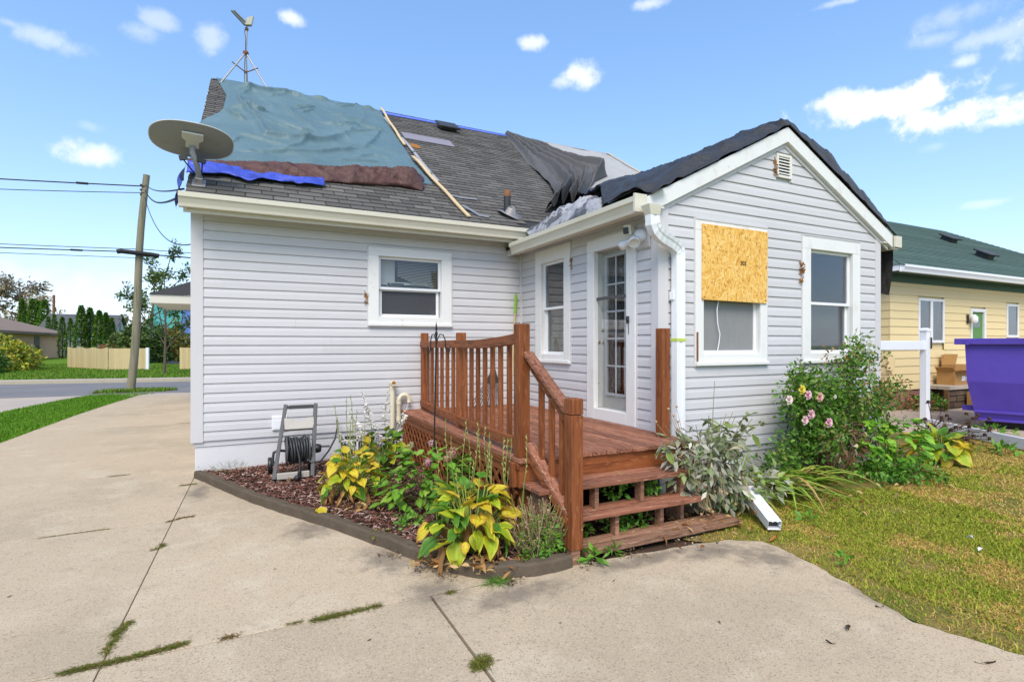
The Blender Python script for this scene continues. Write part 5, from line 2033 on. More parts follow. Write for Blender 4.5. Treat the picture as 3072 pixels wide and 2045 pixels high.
def build_mulch():
    V = []; idx = {}; Q = []
    nx, ny = 52, 84
    xs = np.linspace(-.5, 2.05, nx); ys = np.linspace(3.2, 7.42, ny)
    for j, y in enumerate(ys):
        for i, x in enumerate(xs):
            idx[i, j] = len(V)
            V.append((x, y, mulch_z(x, y)-.012))
    for j in range(ny-1):
        for i in range(nx-1):
            if in_poly((xs[i]+xs[i+1])/2, (ys[j]+ys[j+1])/2, BED):
                Q.append((idx[i, j], idx[i+1, j], idx[i+1, j+1], idx[i, j+1]))
    npmesh('flower_bed_soil', V, quads=np.array(Q), mat='soil', kind='structure')
    rng = np.random.default_rng(3)
    V = []; C = []
    n = 0
    r2 = random.Random(4)
    pal = [(.24, .10, .07), (.17, .065, .042), (.11, .045, .032), (.33, .19, .145), (.46, .33, .27), (.20, .085, .06), (.07, .035, .025)]
    Q = []
    while n < 15000:
        x = r2.uniform(-.5, 2.0); y = r2.uniform(3.2, 7.4)
        if not in_poly(x, y, BED):
            continue
        z = mulch_z(x, y)+r2.uniform(-.010, .012)
        L = r2.uniform(.008, .030); w = r2.uniform(.003, .009)
        a = r2.uniform(0, 6.28); t = r2.uniform(-.45, .45); roll = r2.uniform(-.6, .6)
        dx, dy = math.cos(a), math.sin(a)
        D_ = Vector((dx*math.cos(t), dy*math.cos(t), math.sin(t)))*L
        W = Vector((-dy*math.cos(roll), dx*math.cos(roll), math.sin(roll)))*w
        p = Vector((x, y, z))
        k = len(V)
        for s1, s2, up in ((-1, -1, 0), (1, -.7, 0), (1, .6, 0), (-1, 1, 0)):
            q = p+D_*s1+W*s2
            V.append((q.x, q.y, q.z))
        Q.append((k, k+1, k+2, k+3))
        c = r2.choice(pal)
        C += [c]*4
        n += 1
    npmesh('mulch', V, quads=np.array(Q), cols=np.array(C), mat='mulch', smooth=False, kind='stuff')
build_mulch()

# ------------------------------------------------------------------ small things around the deck
def build_hook():
    r = thing('shepherd_hook', (1.83, 5.30, .07), 'black iron double shepherd hook standing in the flower bed in front of the railing', 'garden hook')
    cx, cy = HOOK
    b = B()
    b.tube([(cx-.035, cy, .03), (cx-.02, cy, .7), (cx, cy, 1.66)], .0075, 8)
    b.lathe((cx, cy, 1.64), [(.007, 0), (.012, .015), (.016, .03), (.010, .05), (.006, .06), (.012, .075), (.008, .10), (.0005, .15)], 10)
    b.build('pole', 'iron_black', r)
    vr = Vector((.895, -.446, 0))
    for s in (-1, 1):
        b = B()
        pts = []
        for u, z in ((0, 1.50), (.015, 1.56), (.045, 1.605), (.085, 1.60), (.11, 1.55), (.115, 1.47), (.135, 1.43), (.165, 1.44), (.175, 1.49)):
            k = .62 if s < 0 else 1.0
            pts.append(Vector((cx, cy, .06))+vr*u*s*.78*k+Vector((0, 0, z)))
        b.tube(pts, .006, 7)
        b.build('hook', 'iron_black', r)
HOOK = (1.675, 5.0)
build_hook()

def build_rake():
    r = thing('fan_rake', (3.15, 7.25, ZD), 'black fan rake standing tines down against the wall behind the railing', 'rake')
    b = B()
    top = Vector((3.62, 7.33, 1.30))
    base = Vector((3.10, 7.10, ZD+.02))
    n = 15
    for i in range(n):
        t = i/(n-1)-.5
        e = Vector((3.12+t*.52, 7.06+abs(t)*.05, ZD+.02))
        m = Vector((3.28+t*.22, 7.22, 1.02))
        b.tube([Vector((3.33, 7.30, 1.22)), m, m.lerp(e, .8), e+Vector((0, -.015, .0))], .0055, 5)
    b.build('tine', 'black_plastic', r)
    b = B()
    b.prism([(3.20, 7.22, 1.00), (3.38, 7.22, 1.00), (3.36, 7.30, 1.22), (3.30, 7.30, 1.22)], (0, .015, .005))
    b.build('head', 'black_plastic', r)
    b = B(); b.tube([(3.33, 7.30, 1.2), (3.40, 7.36, 1.66)], .012, 8); b.build('handle', 'wood_pale', r)
build_rake()
def build_stick():
    r = thing('broom_handle', (3.66, 7.28, ZD), 'wooden tool handle with a green tip leaning in the inner corner', 'tool handle')
    b = B(); b.tube([(3.56, 7.18, ZD), (3.70, 7.33, 1.95), (3.71, 7.335, 2.06)], .014, 9); b.build('handle', 'wood_pale', r)
    b = B(); b.tube([(3.709, 7.335, 2.04), (3.73, 7.34, 2.33)], .021, 10); b.build('grip', 'spray_green', r)
build_stick()

def build_loose_downspout():
    r = thing('loose_downspout', (4.2, 3.5, .03), 'white downspout section lying on the ground beside the steps', 'downspout')
    a = Vector((4.56, 4.12, .36)); c = Vector((3.98, 3.06, .055))
    prof = [(-.055, -.04), (-.055, -.012), (-.048, -.006), (-.055, 0), (-.055, .04), (-.030, .04), (-.024, .034), (-.016, .034), (-.010, .04), (.010, .04), (.016, .034), (.024, .034), (.030, .04), (.055, .04), (.055, -.04)]
    b = B()
    b.sweep([a, a.lerp(c, .5)+Vector((0, 0, -.01)), c], prof, caps=False)
    o = b.build('spout', 'white_metal', r)
    m = o.modifiers.new('t', 'SOLIDIFY'); m.thickness = .003
    b = B()
    d = (c-a).normalized()
    b.sweep([c-d*.06, c-d*.05], [(x*.82, y*.82) for x, y in prof], caps=True)
    b.build('bore_shade', 'dark_metal', r)  # dark plug near the open end, painting the shade inside the pipe
build_loose_downspout()

# ------------------------------------------------------------------ neighbour's yellow house
def build_neighbour():
    YN = 7.5
    XN = 13.80
    X2 = 30.0
    r = thing('neighbour_house', (18, 9, 0), 'yellow clapboard house with green hipped roof and green door', 'house')
    pl = Plane('Y', YN)
    ps = Plane('X', XN)
    WIN = [(14.99, 16.18, 1.60, 2.72), (19.49, 20.21, 1.76, 2.72)]
    DO = (17.50, 18.31, .45, 2.53)
    b = B()
    b.box(XN+.03, X2-.03, YN+.03, 15.8, -.1, 3.3)
    w = b.build('wall', 'yellow_siding', r)
    prof = [(0, .002), (0, .018), (.19, .004)]
    siding(pl, .461, 3.2, lambda z: (XN-.018, X2), [(c[0], c[1], c[2], c[3]) for c in WIN]+[DO], w, prof=prof, course=.1923, mat='yellow_siding')
    siding(ps, .461, 3.2, lambda z: (YN-.018, 12.5), [], w, prof=prof, course=.1923, mat='yellow_siding')
    b = B()
    b.box(XN+.015, X2, YN+.015, 15.8, -.1, .462)
    b.build('foundation', 'pink_block', r)
    def win(c, panes):
        b = B()
        u0, u1, z0, z1 = c
        f = .07
        pl.box(b, u0, u1, z1-f, z1, -.02, .03)
        pl.box(b, u0, u1, z0, z0+f, -.02, .03)
        pl.box(b, u0, u0+f, z0+f, z1-f, -.02, .029)
        pl.box(b, u1-f, u1, z0+f, z1-f, -.02, .029)
        if panes == 2:
            m = (u0+u1)/2
            pl.box(b, m-.05, m+.05, z0+f, z1-f, -.02, .028)
        wdw = b.build('window', 'white_paint', r, bevel=.004)
        us = [u0+f]+([(u0+u1)/2-.05, (u0+u1)/2+.05] if panes == 2 else [])+[u1-f]
        for i in range(0, len(us), 2):
            b = B()
            pl.box(b, us[i], us[i+1], z0+f, z1-f, .0, .006)
            b.build('pane', 'glass_dim', wdw)
            b = B()
            pl.box(b, us[i], us[i+1], z0+f, z1-f, -.028, -.024)
            b.build('blind', 'screen_grey', wdw)
    win(WIN[0], 2)
    win(WIN[1], 1)
    # green door
    b = B()
    u0, u1, z0, z1 = DO
    pl.box(b, u0, u1, z1-.09, z1, -.03, .03)
    pl.box(b, u0, u0+.08, z0, z1-.09, -.03, .03)
    pl.box(b, u1-.10, u1, z0, z1-.09, -.03, .03)
    d = b.build('door', 'white_paint', r, bevel=.004)
    b = B()
    pl.box(b, u0+.08, u1-.10, z0, z1-.09, -.04, -.02)
    b.build('door_leaf', 'green_door', d)
    b = B()
    cx = (u0+u1)/2-.02
    poly = [pl.p(cx+.2*math.cos(a), 2.02+.24*math.sin(a), -.019) for a in [i*math.pi/12 for i in range(13)]]
    b.prism(poly, (0, -.008, 0))
    b.build('fanlight', 'glass_dim', d)
    b = B()
    for k in range(2):
        pl.box(b, u0+.15, u1-.18, .6+k*.75, 1.2+k*.75, -.019, -.012)
    b.build('panel', 'green_door', d, bevel=.006)
    # wall lamp
    b = B()
    pl.box(b, 17.28, 17.36, 2.12, 2.36, .02, .05)
    b.build('lamp_plate', 'dark_metal', r)
    b = B()
    b.lathe(pl.p(17.42, 2.13, .13), [(.05, 0), (.085, .05), (.08, .16), (.03, .22), (.001, .23)], 12)
    b.build('lamp_shade', 'white_vinyl', r)
    # frieze, soffit, gutter, hipped roof
    b = B()
    b.box(XN-.04, X2, YN-.045, YN-.02, 3.06, 3.25)
    b.box(XN-.04, XN-.02, YN-.045, 12.5, 3.06, 3.25)
    b.box(XN-.42, X2, YN-.42, YN-.045, 3.25, 3.27)
    b.box(XN-.42, XN-.04, YN-.045, 12.5, 3.25, 3.27)
    b.build('frieze', 'green_trim', r)
    b = B()
    kgutter(b, [(XN-.40, YN-.42, 3.385), (X2+.4, YN-.42, 3.375)], (0, -1, 0))
    b.box(XN-.43, XN-.41, YN-.42, 12.5, 3.25, 3.38)
    b.build('gutter', 'white_metal', r)
    ex0, ex1, ey0, ey1, ez = XN-.45, X2+.3, YN-.46, 16.2, 3.385
    ry, rz = 11.7, 6.12
    k = (rz-ez)/(ry-ey0)
    a0, a1 = ex0+(ry-ey0)*.98, 25.1
    # rows of shingle strips on the visible slope, each one a step proud of the next
    b = B()
    b.add([(ex0, ey0, ez), (ex1, ey0, ez), (a1, ry, rz), (a0, ry, rz)], [(0, 1, 2, 3)])
    b.add([(ex0, ey0, ez), (a0, ry, rz), (ex0, ey1, ez)], [(0, 1, 2)])
    b.add([(ex1, ey0, ez), (ex1, ey1, ez), (a1, ry, rz)], [(0, 1, 2)])
    b.add([(ex0, ey1, ez), (a0, ry, rz), (a1, ry, rz), (ex1, ey1, ez)], [(0, 1, 2, 3)])
    rf = b.build('roof', 'green_shingle', r)
    n = 36
    for i in range(n):
        t0, t1 = i/n, (i+1)/n
        b = B()
        pts = []
        for t, h in ((t0, .022), (t1, .004), (t1, -.002), (t0, .002)):
            y = ey0+(ry-ey0)*t; z = ez+(rz-ez)*t+h
            pts.append((ex0+(a0-ex0)*t, ex1+(a1-ex1)*t, y, z))
        b.loft([[Vector((p[0], p[2], p[3])) for p in pts], [Vector((p[1], p[2], p[3])) for p in pts]], smooth=False)
        b.build('shingle_course', 'green_shingle', rf)
    def vent(x, t, w, d, h):
        b = B()
        y = ey0+(ry-ey0)*t; z = ez+(rz-ez)*t
        u = Vector((0, ry-ey0, rz-ez)).normalized(); nn = Vector((0, -u.z, u.y))
        b.obox(Vector((x, y, z))+nn*h*.5, (1, 0, 0), u, nn, w*.7, d*.7, h*.5)
        b.obox(Vector((x, y, z))+nn*h, (1, 0, 0), u, nn, w, d, .03)
        b.build('box_vent', 'dark_metal', rf, bevel=.02)
    vent(21.9, .64, .32, .25, .16)
    vent(20.7, .32, .32, .25, .18)
    b = B(); b.tube([(22.9, ey0+(ry-ey0)*.22, 3.9), (22.9, ey0+(ry-ey0)*.22, 4.35)], .08, 10); b.build('vent_pipe', 'rusty_metal', rf)
    # loose corner piece of siding
    b = B(); b.bar((XN-.05, YN-.05, .95), (XN+.0, YN-.04, 1.25), .14, .03); b.build('corner_piece', 'yellow_siding', r)
    b = B(); b.box(15.55, 15.70, YN+.0, YN+.012, .0, .46); b.build('basement_frame', 'wood_pale', r)
build_neighbour()

def build_stoop():
    r = thing('stone_stoop', (17.3, 7.0, 0), 'low stoop of dark stone blocks with pale board top below the green door', 'stoop')
    rng = random.Random(3)
    b = B(); b.box(15.32, 18.8, 7.06, 7.47, .0, .44); b.build('core', 'soil', r)
    z = 0
    for row in range(3):
        x = 15.28
        h = .148
        while x < 18.7:
            w = rng.uniform(.28, .5)
            b = B()
            b.box(x, x+w-.02, 6.98+rng.uniform(-.015, .015), 7.10, z+.012, z+h)
            b.build('stone', 'stone_brown', r, bevel=.014)
            x += w
        z += h
    for k in range(2):
        b = B(); b.box(15.2, 18.9, 6.92+k*.275, 6.92+k*.275+.26, .465, .56); b.build('board', 'kerb_concrete', r, bevel=.006)
    b = B(); b.box(15.18, 15.26, 6.95, 7.03, .0, .465); b.build('leg', 'fence_brown', r)
build_stoop()

def build_boxes():
    def carton(x0, x1, y0, y1, z0, z1, label, flaps, rot=0.0):
        r = thing('cardboard_box', ((x0+x1)/2, (y0+y1)/2, z0), label, 'box', 'cardboard boxes on the stoop')
        b = B()
        t = .012
        b.box(x0, x1, y0, y0+t, z0, z1)
        b.box(x0, x1, y1-t, y1, z0, z1)
        b.box(x0, x0+t, y0+t, y1-t, z0, z1-.001)
        b.box(x1-t, x1, y0+t, y1-t, z0, z1-.001)
        b.box(x0+t, x1-t, y0+t, y1-t, z0, z0+t)
        b.build('body', 'cardboard', r)
        for (p, q, d) in flaps:
            b = B()
            p, q, d = Vector(p), Vector(q), Vector(d)
            nn = (q-p).cross(d).normalized()*.01
            b.prism([p, q, q+d, p+d], nn)
            b.build('flap', 'cardboard', r)
        return r
    r = carton(15.60, 16.45, 6.99, 7.38, .562, .90, 'brown cardboard box with white labels on the stoop, its flap open', [((15.60, 6.99, .90), (16.45, 6.99, .90), (-.04, -.16, .05)), ((15.60, 6.99, .90), (15.60, 7.38, .90), (-.10, 0, .10))])
    b = B()
    b.box(15.90, 16.08, 6.982, 6.989, .66, .78)
    b.box(16.12, 16.24, 6.982, 6.989, .69, .77)
    b.build('label', 'paper_label', r)
    carton(15.86, 16.5, 7.10, 7.40, .905, 1.06, 'taller brown cardboard box with raised flaps behind the labelled box', [((15.86, 7.10, 1.06), (15.86, 7.40, 1.06), (.12, 0, .26)), ((15.86, 7.40, 1.06), (16.5, 7.40, 1.06), (.04, .02, .24))])
    carton(15.95, 16.45, 6.68, 6.90, .0, .40, 'small brown cardboard box standing against the front of the stoop', [])
build_boxes()

def build_dumpster():
    # long side turned about 17 degrees from the house walls
    a = Vector((12.37, 5.22, 0))
    d = Vector((.29, -.957, 0)).normalized()      # along the side, towards the camera
    n = Vector((d.y, -d.x, 0))                     # outward normal candidate
    if n.dot(-a) < 0:
        n = -n
    back = -n
    r = thing('dumpster', a+d*2+back, 'purple steel roll off dumpster with a chipped side', 'dumpster')
    L, W = 4.2, 2.3
    zt, zk, zb = 1.60, .86, .13
    ins = .12        # how far the lower end tucks in
    def P(u, w, z): return a+d*u+back*w+Vector((0, 0, z))
    uA, uB, uC = -.15, -.12, .0
    b = B()
    # outer side profile extruded across the width, lower part sloping in
    side = [(uA, 0, zt), (uB, 0, zk), (uC, .16, zb), (L, .16, zb), (L, 0, zk), (L, 0, zt)]
    other = [(uA, W, zt), (uB, W, zk), (uC, W-.16, zb), (L, W-.16, zb), (L, W, zk), (L, W, zt)]
    vs = [P(*p) for p in side]+[P(*p) for p in other]
    fs = [(0, 1, 4, 5), (1, 2, 3, 4), (6, 11, 10, 7), (7, 10, 9, 8), (0, 6, 7, 1), (1, 7, 8, 2), (2, 8, 9, 3), (5, 4, 10, 11), (4, 3, 9, 10)]
    b.add(vs, fs)
    body = b.build('body', 'dumpster_purple', r)
    m = body.modifiers.new('t', 'SOLIDIFY'); m.thickness = .02; m.offset = -1
    b = B()
    for (p, q) in ((P(uA-.15, -.035, zt+.02), P(L, -.035, zt+.02)), (P(uA-.05, 0, zt+.02), P(uA-.05, W, zt+.02)), (P(uA-.05, W+.035, zt+.02), P(L, W+.035, zt+.02))):
        b.bar(p, q, .09, .115)
    b.build('top_rail', 'dumpster_purple', r, bevel=.008)
    b = B()
    b.lathe(P(uA+.05, -.09, zt+.0), [(.045, 0), (.05, .015), (.045, .03)], 14, tuple(n))
    b.build('hook_ring', 'dumpster_purple', r)
    b = B()
    for z, w in ((zb+.17, .105), (zb+.02, .135)):
        b.bar(P(uC-.03, w, z), P(L, w, z), .05, .045)
    b.build('bottom_rail', 'dumpster_purple', r, bevel=.006)
    b = B()
    b.bar(P(uB-.10, .3, .34), P(uB+.25, .3, .34), .12, .10)
    b.build('hoist_lug', 'dumpster_purple', r, bevel=.006)
    b = B()
    b.bar(P(uC+.1, .5, .06), P(L, .5, .06), .12, .12)
    b.bar(P(uC+.1, W-.5, .06), P(L, W-.5, .06), .12, .12)
    b.build('skid', 'dark_metal', r)
build_dumpster()

def build_pvc():
    r = thing('vinyl_fence', (11.8, 5.78, 0), 'white vinyl fence post with one rail left, between the two houses', 'fence')
    b = B(); b.box(11.738, 11.862, 5.718, 5.842, -.05, 1.82); b.build('post', 'pvc_white', r, bevel=.006)
    b = B()
    c = Vector((11.8, 5.78, 1.82))
    b.loft([[c+Vector((x*k, y*k, z)) for x, y in ((-.074, -.074), (.074, -.074), (.074, .074), (-.074, .074))] for k, z in ((1, 0), (1, .025), (.9, .04), (.55, .06), (.02, .065))], smooth=False)
    b.build('post_cap', 'pvc_white', r)
    b = B(); b.box(9.2, 11.74, 5.74, 5.80, 1.46, 1.63); b.build('rail', 'pvc_white', r, bevel=.006)
    b = B(); b.box(11.845, 11.872, 5.69, 5.709, 1.48, 1.70); b.build('rail_slot', 'room_dark', r)
    r2 = thing('fallen_fence_rail', (10.7, 4.4, .0), 'white vinyl fence rail lying on the grass in front of the dumpster', 'fence rail')
    b = B()
    b.bar((11.55, 5.62, .085), (9.9, 3.05, .095), .05, .17)
    b.build('rail', 'pvc_white', r2, bevel=.006)
build_pvc()

# ------------------------------------------------------------------ across the street
def build_pole():
    r = thing('utility_pole', (-3.41, 22.15, -.03), 'leaning grey wooden utility pole beside the street', 'utility pole')
    b = B()
    p0 = Vector((-3.41, 22.15, -.1)); p1 = Vector((-2.93, 21.92, 7.30))
    n = 12
    pts = [p0.lerp(p1, i/n)+Vector((.04*math.sin(i*.55), 0, 0)) for i in range(n+1)]
    b.sweep(pts, [(math.cos(i*math.pi/8), math.sin(i*math.pi/8)) for i in range(16)], smooth=True, scale=[.128-.03*i/n for i in range(n+1)])
    b.build('pole_shaft', 'pole_wood', r)
    b = B()
    q = p0.lerp(p1, .635)
    b.tube([q+Vector((-.62, -.20, .03)), q+Vector((-.5, -.2, .05)), q+Vector((.35, -.16, .0)), q+Vector((.55, -.15, -.03))], .075, 10)
    b.lathe(q+Vector((.05, -.17, -.08)), [(.05, 0), (.05, .16)], 8)
    b.build('splice_case', 'cable', r)
    b = B()
    t = p0.lerp(p1, .93)
    for k in range(3):
        b.lathe(t+Vector((-.11, -.05, -.2+k*.16)), [(.03, 0), (.035, .03), (.03, .06)], 8)
    b.build('insulator', 'dark_metal', r)
    return p0, p1
PP0, PP1 = build_pole()
def wire(name, a, c, sag, rad, label, n=24, extra=()):
    a, c = Vector(a), Vector(c)
    b = B()
    b.tube([a.lerp(c, i/n)+Vector((0, 0, -sag*4*(i/n)*(1-i/n))) for i in range(n+1)], rad, 5)
    for e in extra:
        p = a.lerp(c, e)+Vector((0, 0, -sag*4*e*(1-e)))
        d = (c-a).normalized()
        b.tube([p-d*.16, p+d*.16], rad*1.9, 6)
    tag(b.build(name, 'cable'), label, 'power line', 'overhead wires')
def pt(k): return PP0.lerp(PP1, k)
wire('power_line', pt(.945)+Vector((0, -.1, 0)), (-28, 26, 7.05), .25, .021, 'thick upper power line running left from the pole top', extra=(.07,))
wire('power_line', pt(.915)+Vector((0, -.1, 0)), (-28, 26, 6.85), .45, .013, 'thinner power line sagging just below the thick upper line')
wire('power_line', pt(.955), (-.60, 7.15, 3.33), .10, .012, 'upper service wire from pole top to the house gutter')
wire('power_line', pt(.93), (-.62, 7.14, 3.25), .22, .016, 'twisted service cable from the pole to the gutter corner')
wire('power_line', pt(.90), (-.53, 8.6, 2.98), .55, .010, 'slack thin wire drooping from the pole to the house side')
wire('power_line', pt(.66), (-28, 24.5, 4.95), .18, .012, 'thin telephone wire left of the pole above the splice case')
wire('power_line', pt(.635)+Vector((-.5, -.2, .04)), (-28, 25.0, 4.75), .15, .018, 'thick telephone cable entering the splice case from the left', extra=(.05,))
wire('power_line', pt(.62), (-28, 24.5, 4.35), .05, .010, 'lowest thin wire left of the pole')
wire('power_line', pt(.66), (30, 19.5, 4.75), .2, .012, 'thin telephone wire right of the pole running behind the house', extra=(.03, .05))
wire('power_line', pt(.635)+Vector((.4, -.15, 0)), (30, 19.2, 4.3), .2, .022, 'telephone cable leaving the splice case to the right')

def build_fence(label, a, c, n, h0, h1, dip=0.0, bulge=0.0):
    r = thing('picket_fence', a, label, 'fence')
    rng = random.Random(n)
    a, c = Vector(a), Vector(c)
    d = (c-a)/n
    dir_ = d.normalized()
    nn = Vector((-dir_.y, dir_.x, 0))
    proto = None
    for i in range(n):
        t = (i+.5)/n
        h = h0+(h1-h0)*t+.04*math.cos(t*math.pi*6)*dip
        p = a+d*(i+.5)+nn*bulge*math.sin(math.pi*t)
        b = B()
        b.obox(p+Vector((0, 0, .07+h/2)), dir_, nn, (0, 0, 1), d.length*.485, .011, h/2)
        b.build('picket', 'fence_wood', r)
    b = B()
    m = 10
    for z in (.3, h0-.15):
        b.sweep([a.lerp(c, i/m)+nn*(bulge*math.sin(math.pi*i/m)+.04)+Vector((0, 0, .07+z)) for i in range(m+1)], [(-.02, -.04), (.02, -.04), (.02, .04), (-.02, .04)])
    b.build('rail', 'fence_wood', r)
    return r
build_fence('pale new picket fence panel left of the utility pole', (-9.8, 42.6, 0), (-6.9, 37.9, 0), 36, 1.30, 1.26, 1)
fr = build_fence('pale picket fence panel right behind the utility pole', (-6.85, 37.85, 0), (-4.99, 37.4, 0), 14, 1.26, 1.26)
b = B(); b.obox((-4.93, 37.38, .72), (1, -.2, 0), (.2, 1, 0), (0, 0, 1), .07, .07, .65); b.build('post', 'pvc_white', fr)
build_fence('short pale picket fence next to the house corner', (-3.27, 36.6, 0), (-.9, 35.6, 0), 16, 1.30, 1.30)
# older fence boards behind, with dark strap line along the top
def build_back_fence():
    r = thing('old_fence', (-8, 60, 0), 'weathered brown board fence far across the lawn', 'fence')
    for i in range(60):
        b = B()
        x = -12+i*.30
        b.box(x, x+.285, 62-.15*i, 62.03-.15*i, .07, 1.55)
        b.build('board', 'fence_brown', r)
build_back_fence()

def build_brick_house():
    r = thing('brick_house', (-24, 62, 0), 'low tan brick house with brown hipped roof across the street', 'house')
    x0, x1, y0, y1 = -30.5, -18.6, 40, 78.2
    b = B(); b.box(x0, x1, y0, y1, -.1, 2.72); b.build('wall', 'brick_far', r)
    e = .75
    ez, rz = 2.74, 5.0
    xm = (x0+x1)/2
    b = B()
    vs = [(x0-e, y0-e, ez), (x1+e, y0-e, ez), (x1+e, y1+e, ez), (x0-e, y1+e, ez), (xm, y0+5.5, rz), (xm, y1-5.5, rz)]
    b.add(vs, [(0, 1, 4), (1, 2, 5, 4), (2, 3, 5), (3, 0, 4, 5)])
    rf = b.build('roof', 'roof_brown', r)
    b = B()
    b.box(x0-e, x1+e, y0-e, y1+e, ez-.22, ez-.02)
    b.build('fascia', 'roof_brown', rf)
    for (ya, yb) in ((69.4, 70.9), (62.4, 63.9), (57, 58.3)):
        b = B(); b.box(x1-.02, x1+.03, ya, yb, .62, 2.35); w = b.build('window', 'dark_metal', r)
        b = B(); b.box(x1+.03, x1+.06, ya-.05, yb+.05, .52, .66); b.build('sill', 'soffit_white', w)
        b = B(); b.box(x1+.031, x1+.04, ya+.5, yb-.1, .75, 1.4); b.build('pane', 'glass_dim', w)
    b = B(); b.box(x1+.0, x1+.8, 53, 56, 0, 2.5); b.build('porch_recess', 'fence_brown', r)
build_brick_house()

def build_far_house(label, x0, x1, y0, y1, h, rz, roofmat, wallmat, name='grey_house'):
    r = thing(name, ((x0+x1)/2, y0, 0), label, 'house')
    b = B()
    b.box(x0, x1, y0, y1, 0, h)
    ym = (y0+y1)/2
    b.prism([(x0+.01, y0, h), (x0+.01, y1, h), (x0+.01, ym, rz-.05)], (x1-x0-.02, 0, 0))
    b.build('wall', wallmat, r)
    b = B()
    for s in (0, 1):
        ye = y0-.5 if s == 0 else y1+.5
        k = (rz-h)/(ym-y0)
        ze = h-.5*k
        b.prism([(x0-.4, ye, ze), (x1+.4, ye, ze), (x1+.4, ym, rz), (x0-.4, ym, rz)], (0, 0, .15))
    rf = b.build('roof', roofmat, r)
    for i in range(2):
        b = B()
        xx = x0+(x1-x0)*(.25+.4*i)
        b.box(xx, xx+1.1, y0-.04, y0, 1.0, 2.2)
        w = b.build('window', 'soffit_white', r)
        b = B(); b.box(xx+.1, xx+1.0, y0-.05, y0-.041, 1.1, 2.1); b.build('pane', 'glass_dim', w)
    b = B(); b.box(x1, x1+.04, ym-.5, ym+.5, 3.2, 4.6); w = b.build('window', 'soffit_white', r)
    b = B(); b.box(x1+.041, x1+.05, ym-.4, ym+.4, 3.3, 4.5); b.build('pane', 'dark_metal', w)
    return r
build_far_house('grey house with dark roof behind the tall evergreens', -22.6, -15.3, 86, 97, 3.0, 5.45, 'roof_grey', 'wall_grey')
fh = build_far_house('distant house whose roof is wrapped in blue and green tarps', -9.6, 4, 76, 86, 3.2, 6.9, 'foil_far_blue', 'wall_grey', 'tarped_house')
b = B()
b.prism([(-10.05, 75.4, 2.95), (-6.6, 75.4, 2.95), (-6.9, 80.95, 7.1), (-10.05, 80.95, 7.1)], (0, -.1, .12))
b.build('roof_cover', 'foil_far_green', fh)

# our own house: side porch roof peeking past the corner
def build_side_porch():
    b = B()
    x0, x1, y0, y1 = -1.95, -.50, 15.3, 18.4
    b.box(x0, x1, y0, y1, 2.56, 2.60)
    b.box(x0-.02, x0, y0-.02, y1, 2.55, 2.75)
    b.box(x0, x1, y0-.02, y0, 2.55, 2.75)
    f = b.build('porch_soffit', 'soffit_white', HOUSE, label='white soffit of the side porch')
    b = B()
    b.add([(x0-.05, y0-.05, 2.755), (x1, y0-.05, 2.755), (x1, y0+1.3, 3.5), (x0+1.2, y0+1.3, 3.42), (x0-.05, y1, 2.755), (x1, y1, 3.5)], [(0, 1, 2, 3), (0, 3, 5, 4), (3, 2, 5)])
    b.build('porch_roof', 'shingle_dark', f)
build_side_porch()
def far_pole():
    r = thing('far_utility_pole', (-23.5, 95.6, 0), 'small brown utility pole far behind the brick house', 'utility pole')
    b = B(); b.tube([(-23.55, 95.6, 0), (-23.5, 95.6, 8.4)], .16, 8); b.build('pole_shaft', 'rusty_metal', r)
    b = B(); b.bar((-24.2, 95.5, 8.05), (-23.5, 95.5, 8.05), .10, .12); b.build('cross_arm', 'rusty_metal', r)
far_pole()
def dark_heap():
    V = []
    for j in range(11):
        for i in range(17):
            u, v = i/16, j/10
            e = math.sin(math.pi*u)*math.sin(math.pi*v)
            V.append((-5.3+u*1.9-.25*v, 46.0+v*1.6-u*.5, .08+.32*e*(.7+.5*mnoise.noise((u*4, v*4, 0)))))
    Q = [(j*17+i, j*17+i+1, j*17+i+18, j*17+i+17) for j in range(10) for i in range(16)]
    tag(npmesh('ground_tarp', V, quads=np.array(Q), mat='tarp_black'), 'dark tarp heaped on the grass beyond the sapling', 'tarp')
dark_heap()

# ------------------------------------------------------------------ vegetation
def leaf_arrays(P, D, N, L, W, bend, col, tip=None, ns=3, fold=.18, shape=.8, wave=0.0, rng=None):
    """P,D,N: (n,3); L,W,bend: (n,); col: (n,3); returns verts, quads, colours"""
    P = np.asarray(P, float); D = np.asarray(D, float); N = np.asarray(N, float)
    D = D/np.linalg.norm(D, axis=1, keepdims=True)
    S_ = np.cross(D, N)
    S_ /= np.linalg.norm(S_, axis=1, keepdims=True)+1e-9
    N = np.cross(S_, D)
    n = len(P)
    t = np.linspace(0, 1, ns+1)
    prof = np.sin(np.pi*np.clip(t, 0.02, .985)**shape)
    V = np.zeros((n, ns+1, 3, 3)); C = np.zeros((n, ns+1, 3, 3))
    col = np.asarray(col, float)
    tip = col if tip is None else np.asarray(tip, float)
    for i, tt in enumerate(t):
        c = P+D*(L*tt)[:, None]-N*(bend*L*tt*tt)[:, None]
        hw = (W*.5*prof[i])[:, None]
        up = N*(hw*fold*2)
        V[:, i, 0] = c-S_*hw+up
        V[:, i, 1] = c
        V[:, i, 2] = c+S_*hw+up
        cc = col+(tip-col)*(tt**1.5)
        for k in range(3):
            C[:, i, k] = cc*(1.0 if k != 1 else 1.06)
    idx = np.arange(n*(ns+1)*3).reshape(n, ns+1, 3)
    q = []
    for k in (0, 1):
        q.append(np.stack([idx[:, :-1, k], idx[:, :-1, k+1], idx[:, 1:, k+1], idx[:, 1:, k]], -1).reshape(-1, 4))
    return V.reshape(-1, 3), np.concatenate(q), C.reshape(-1, 3)

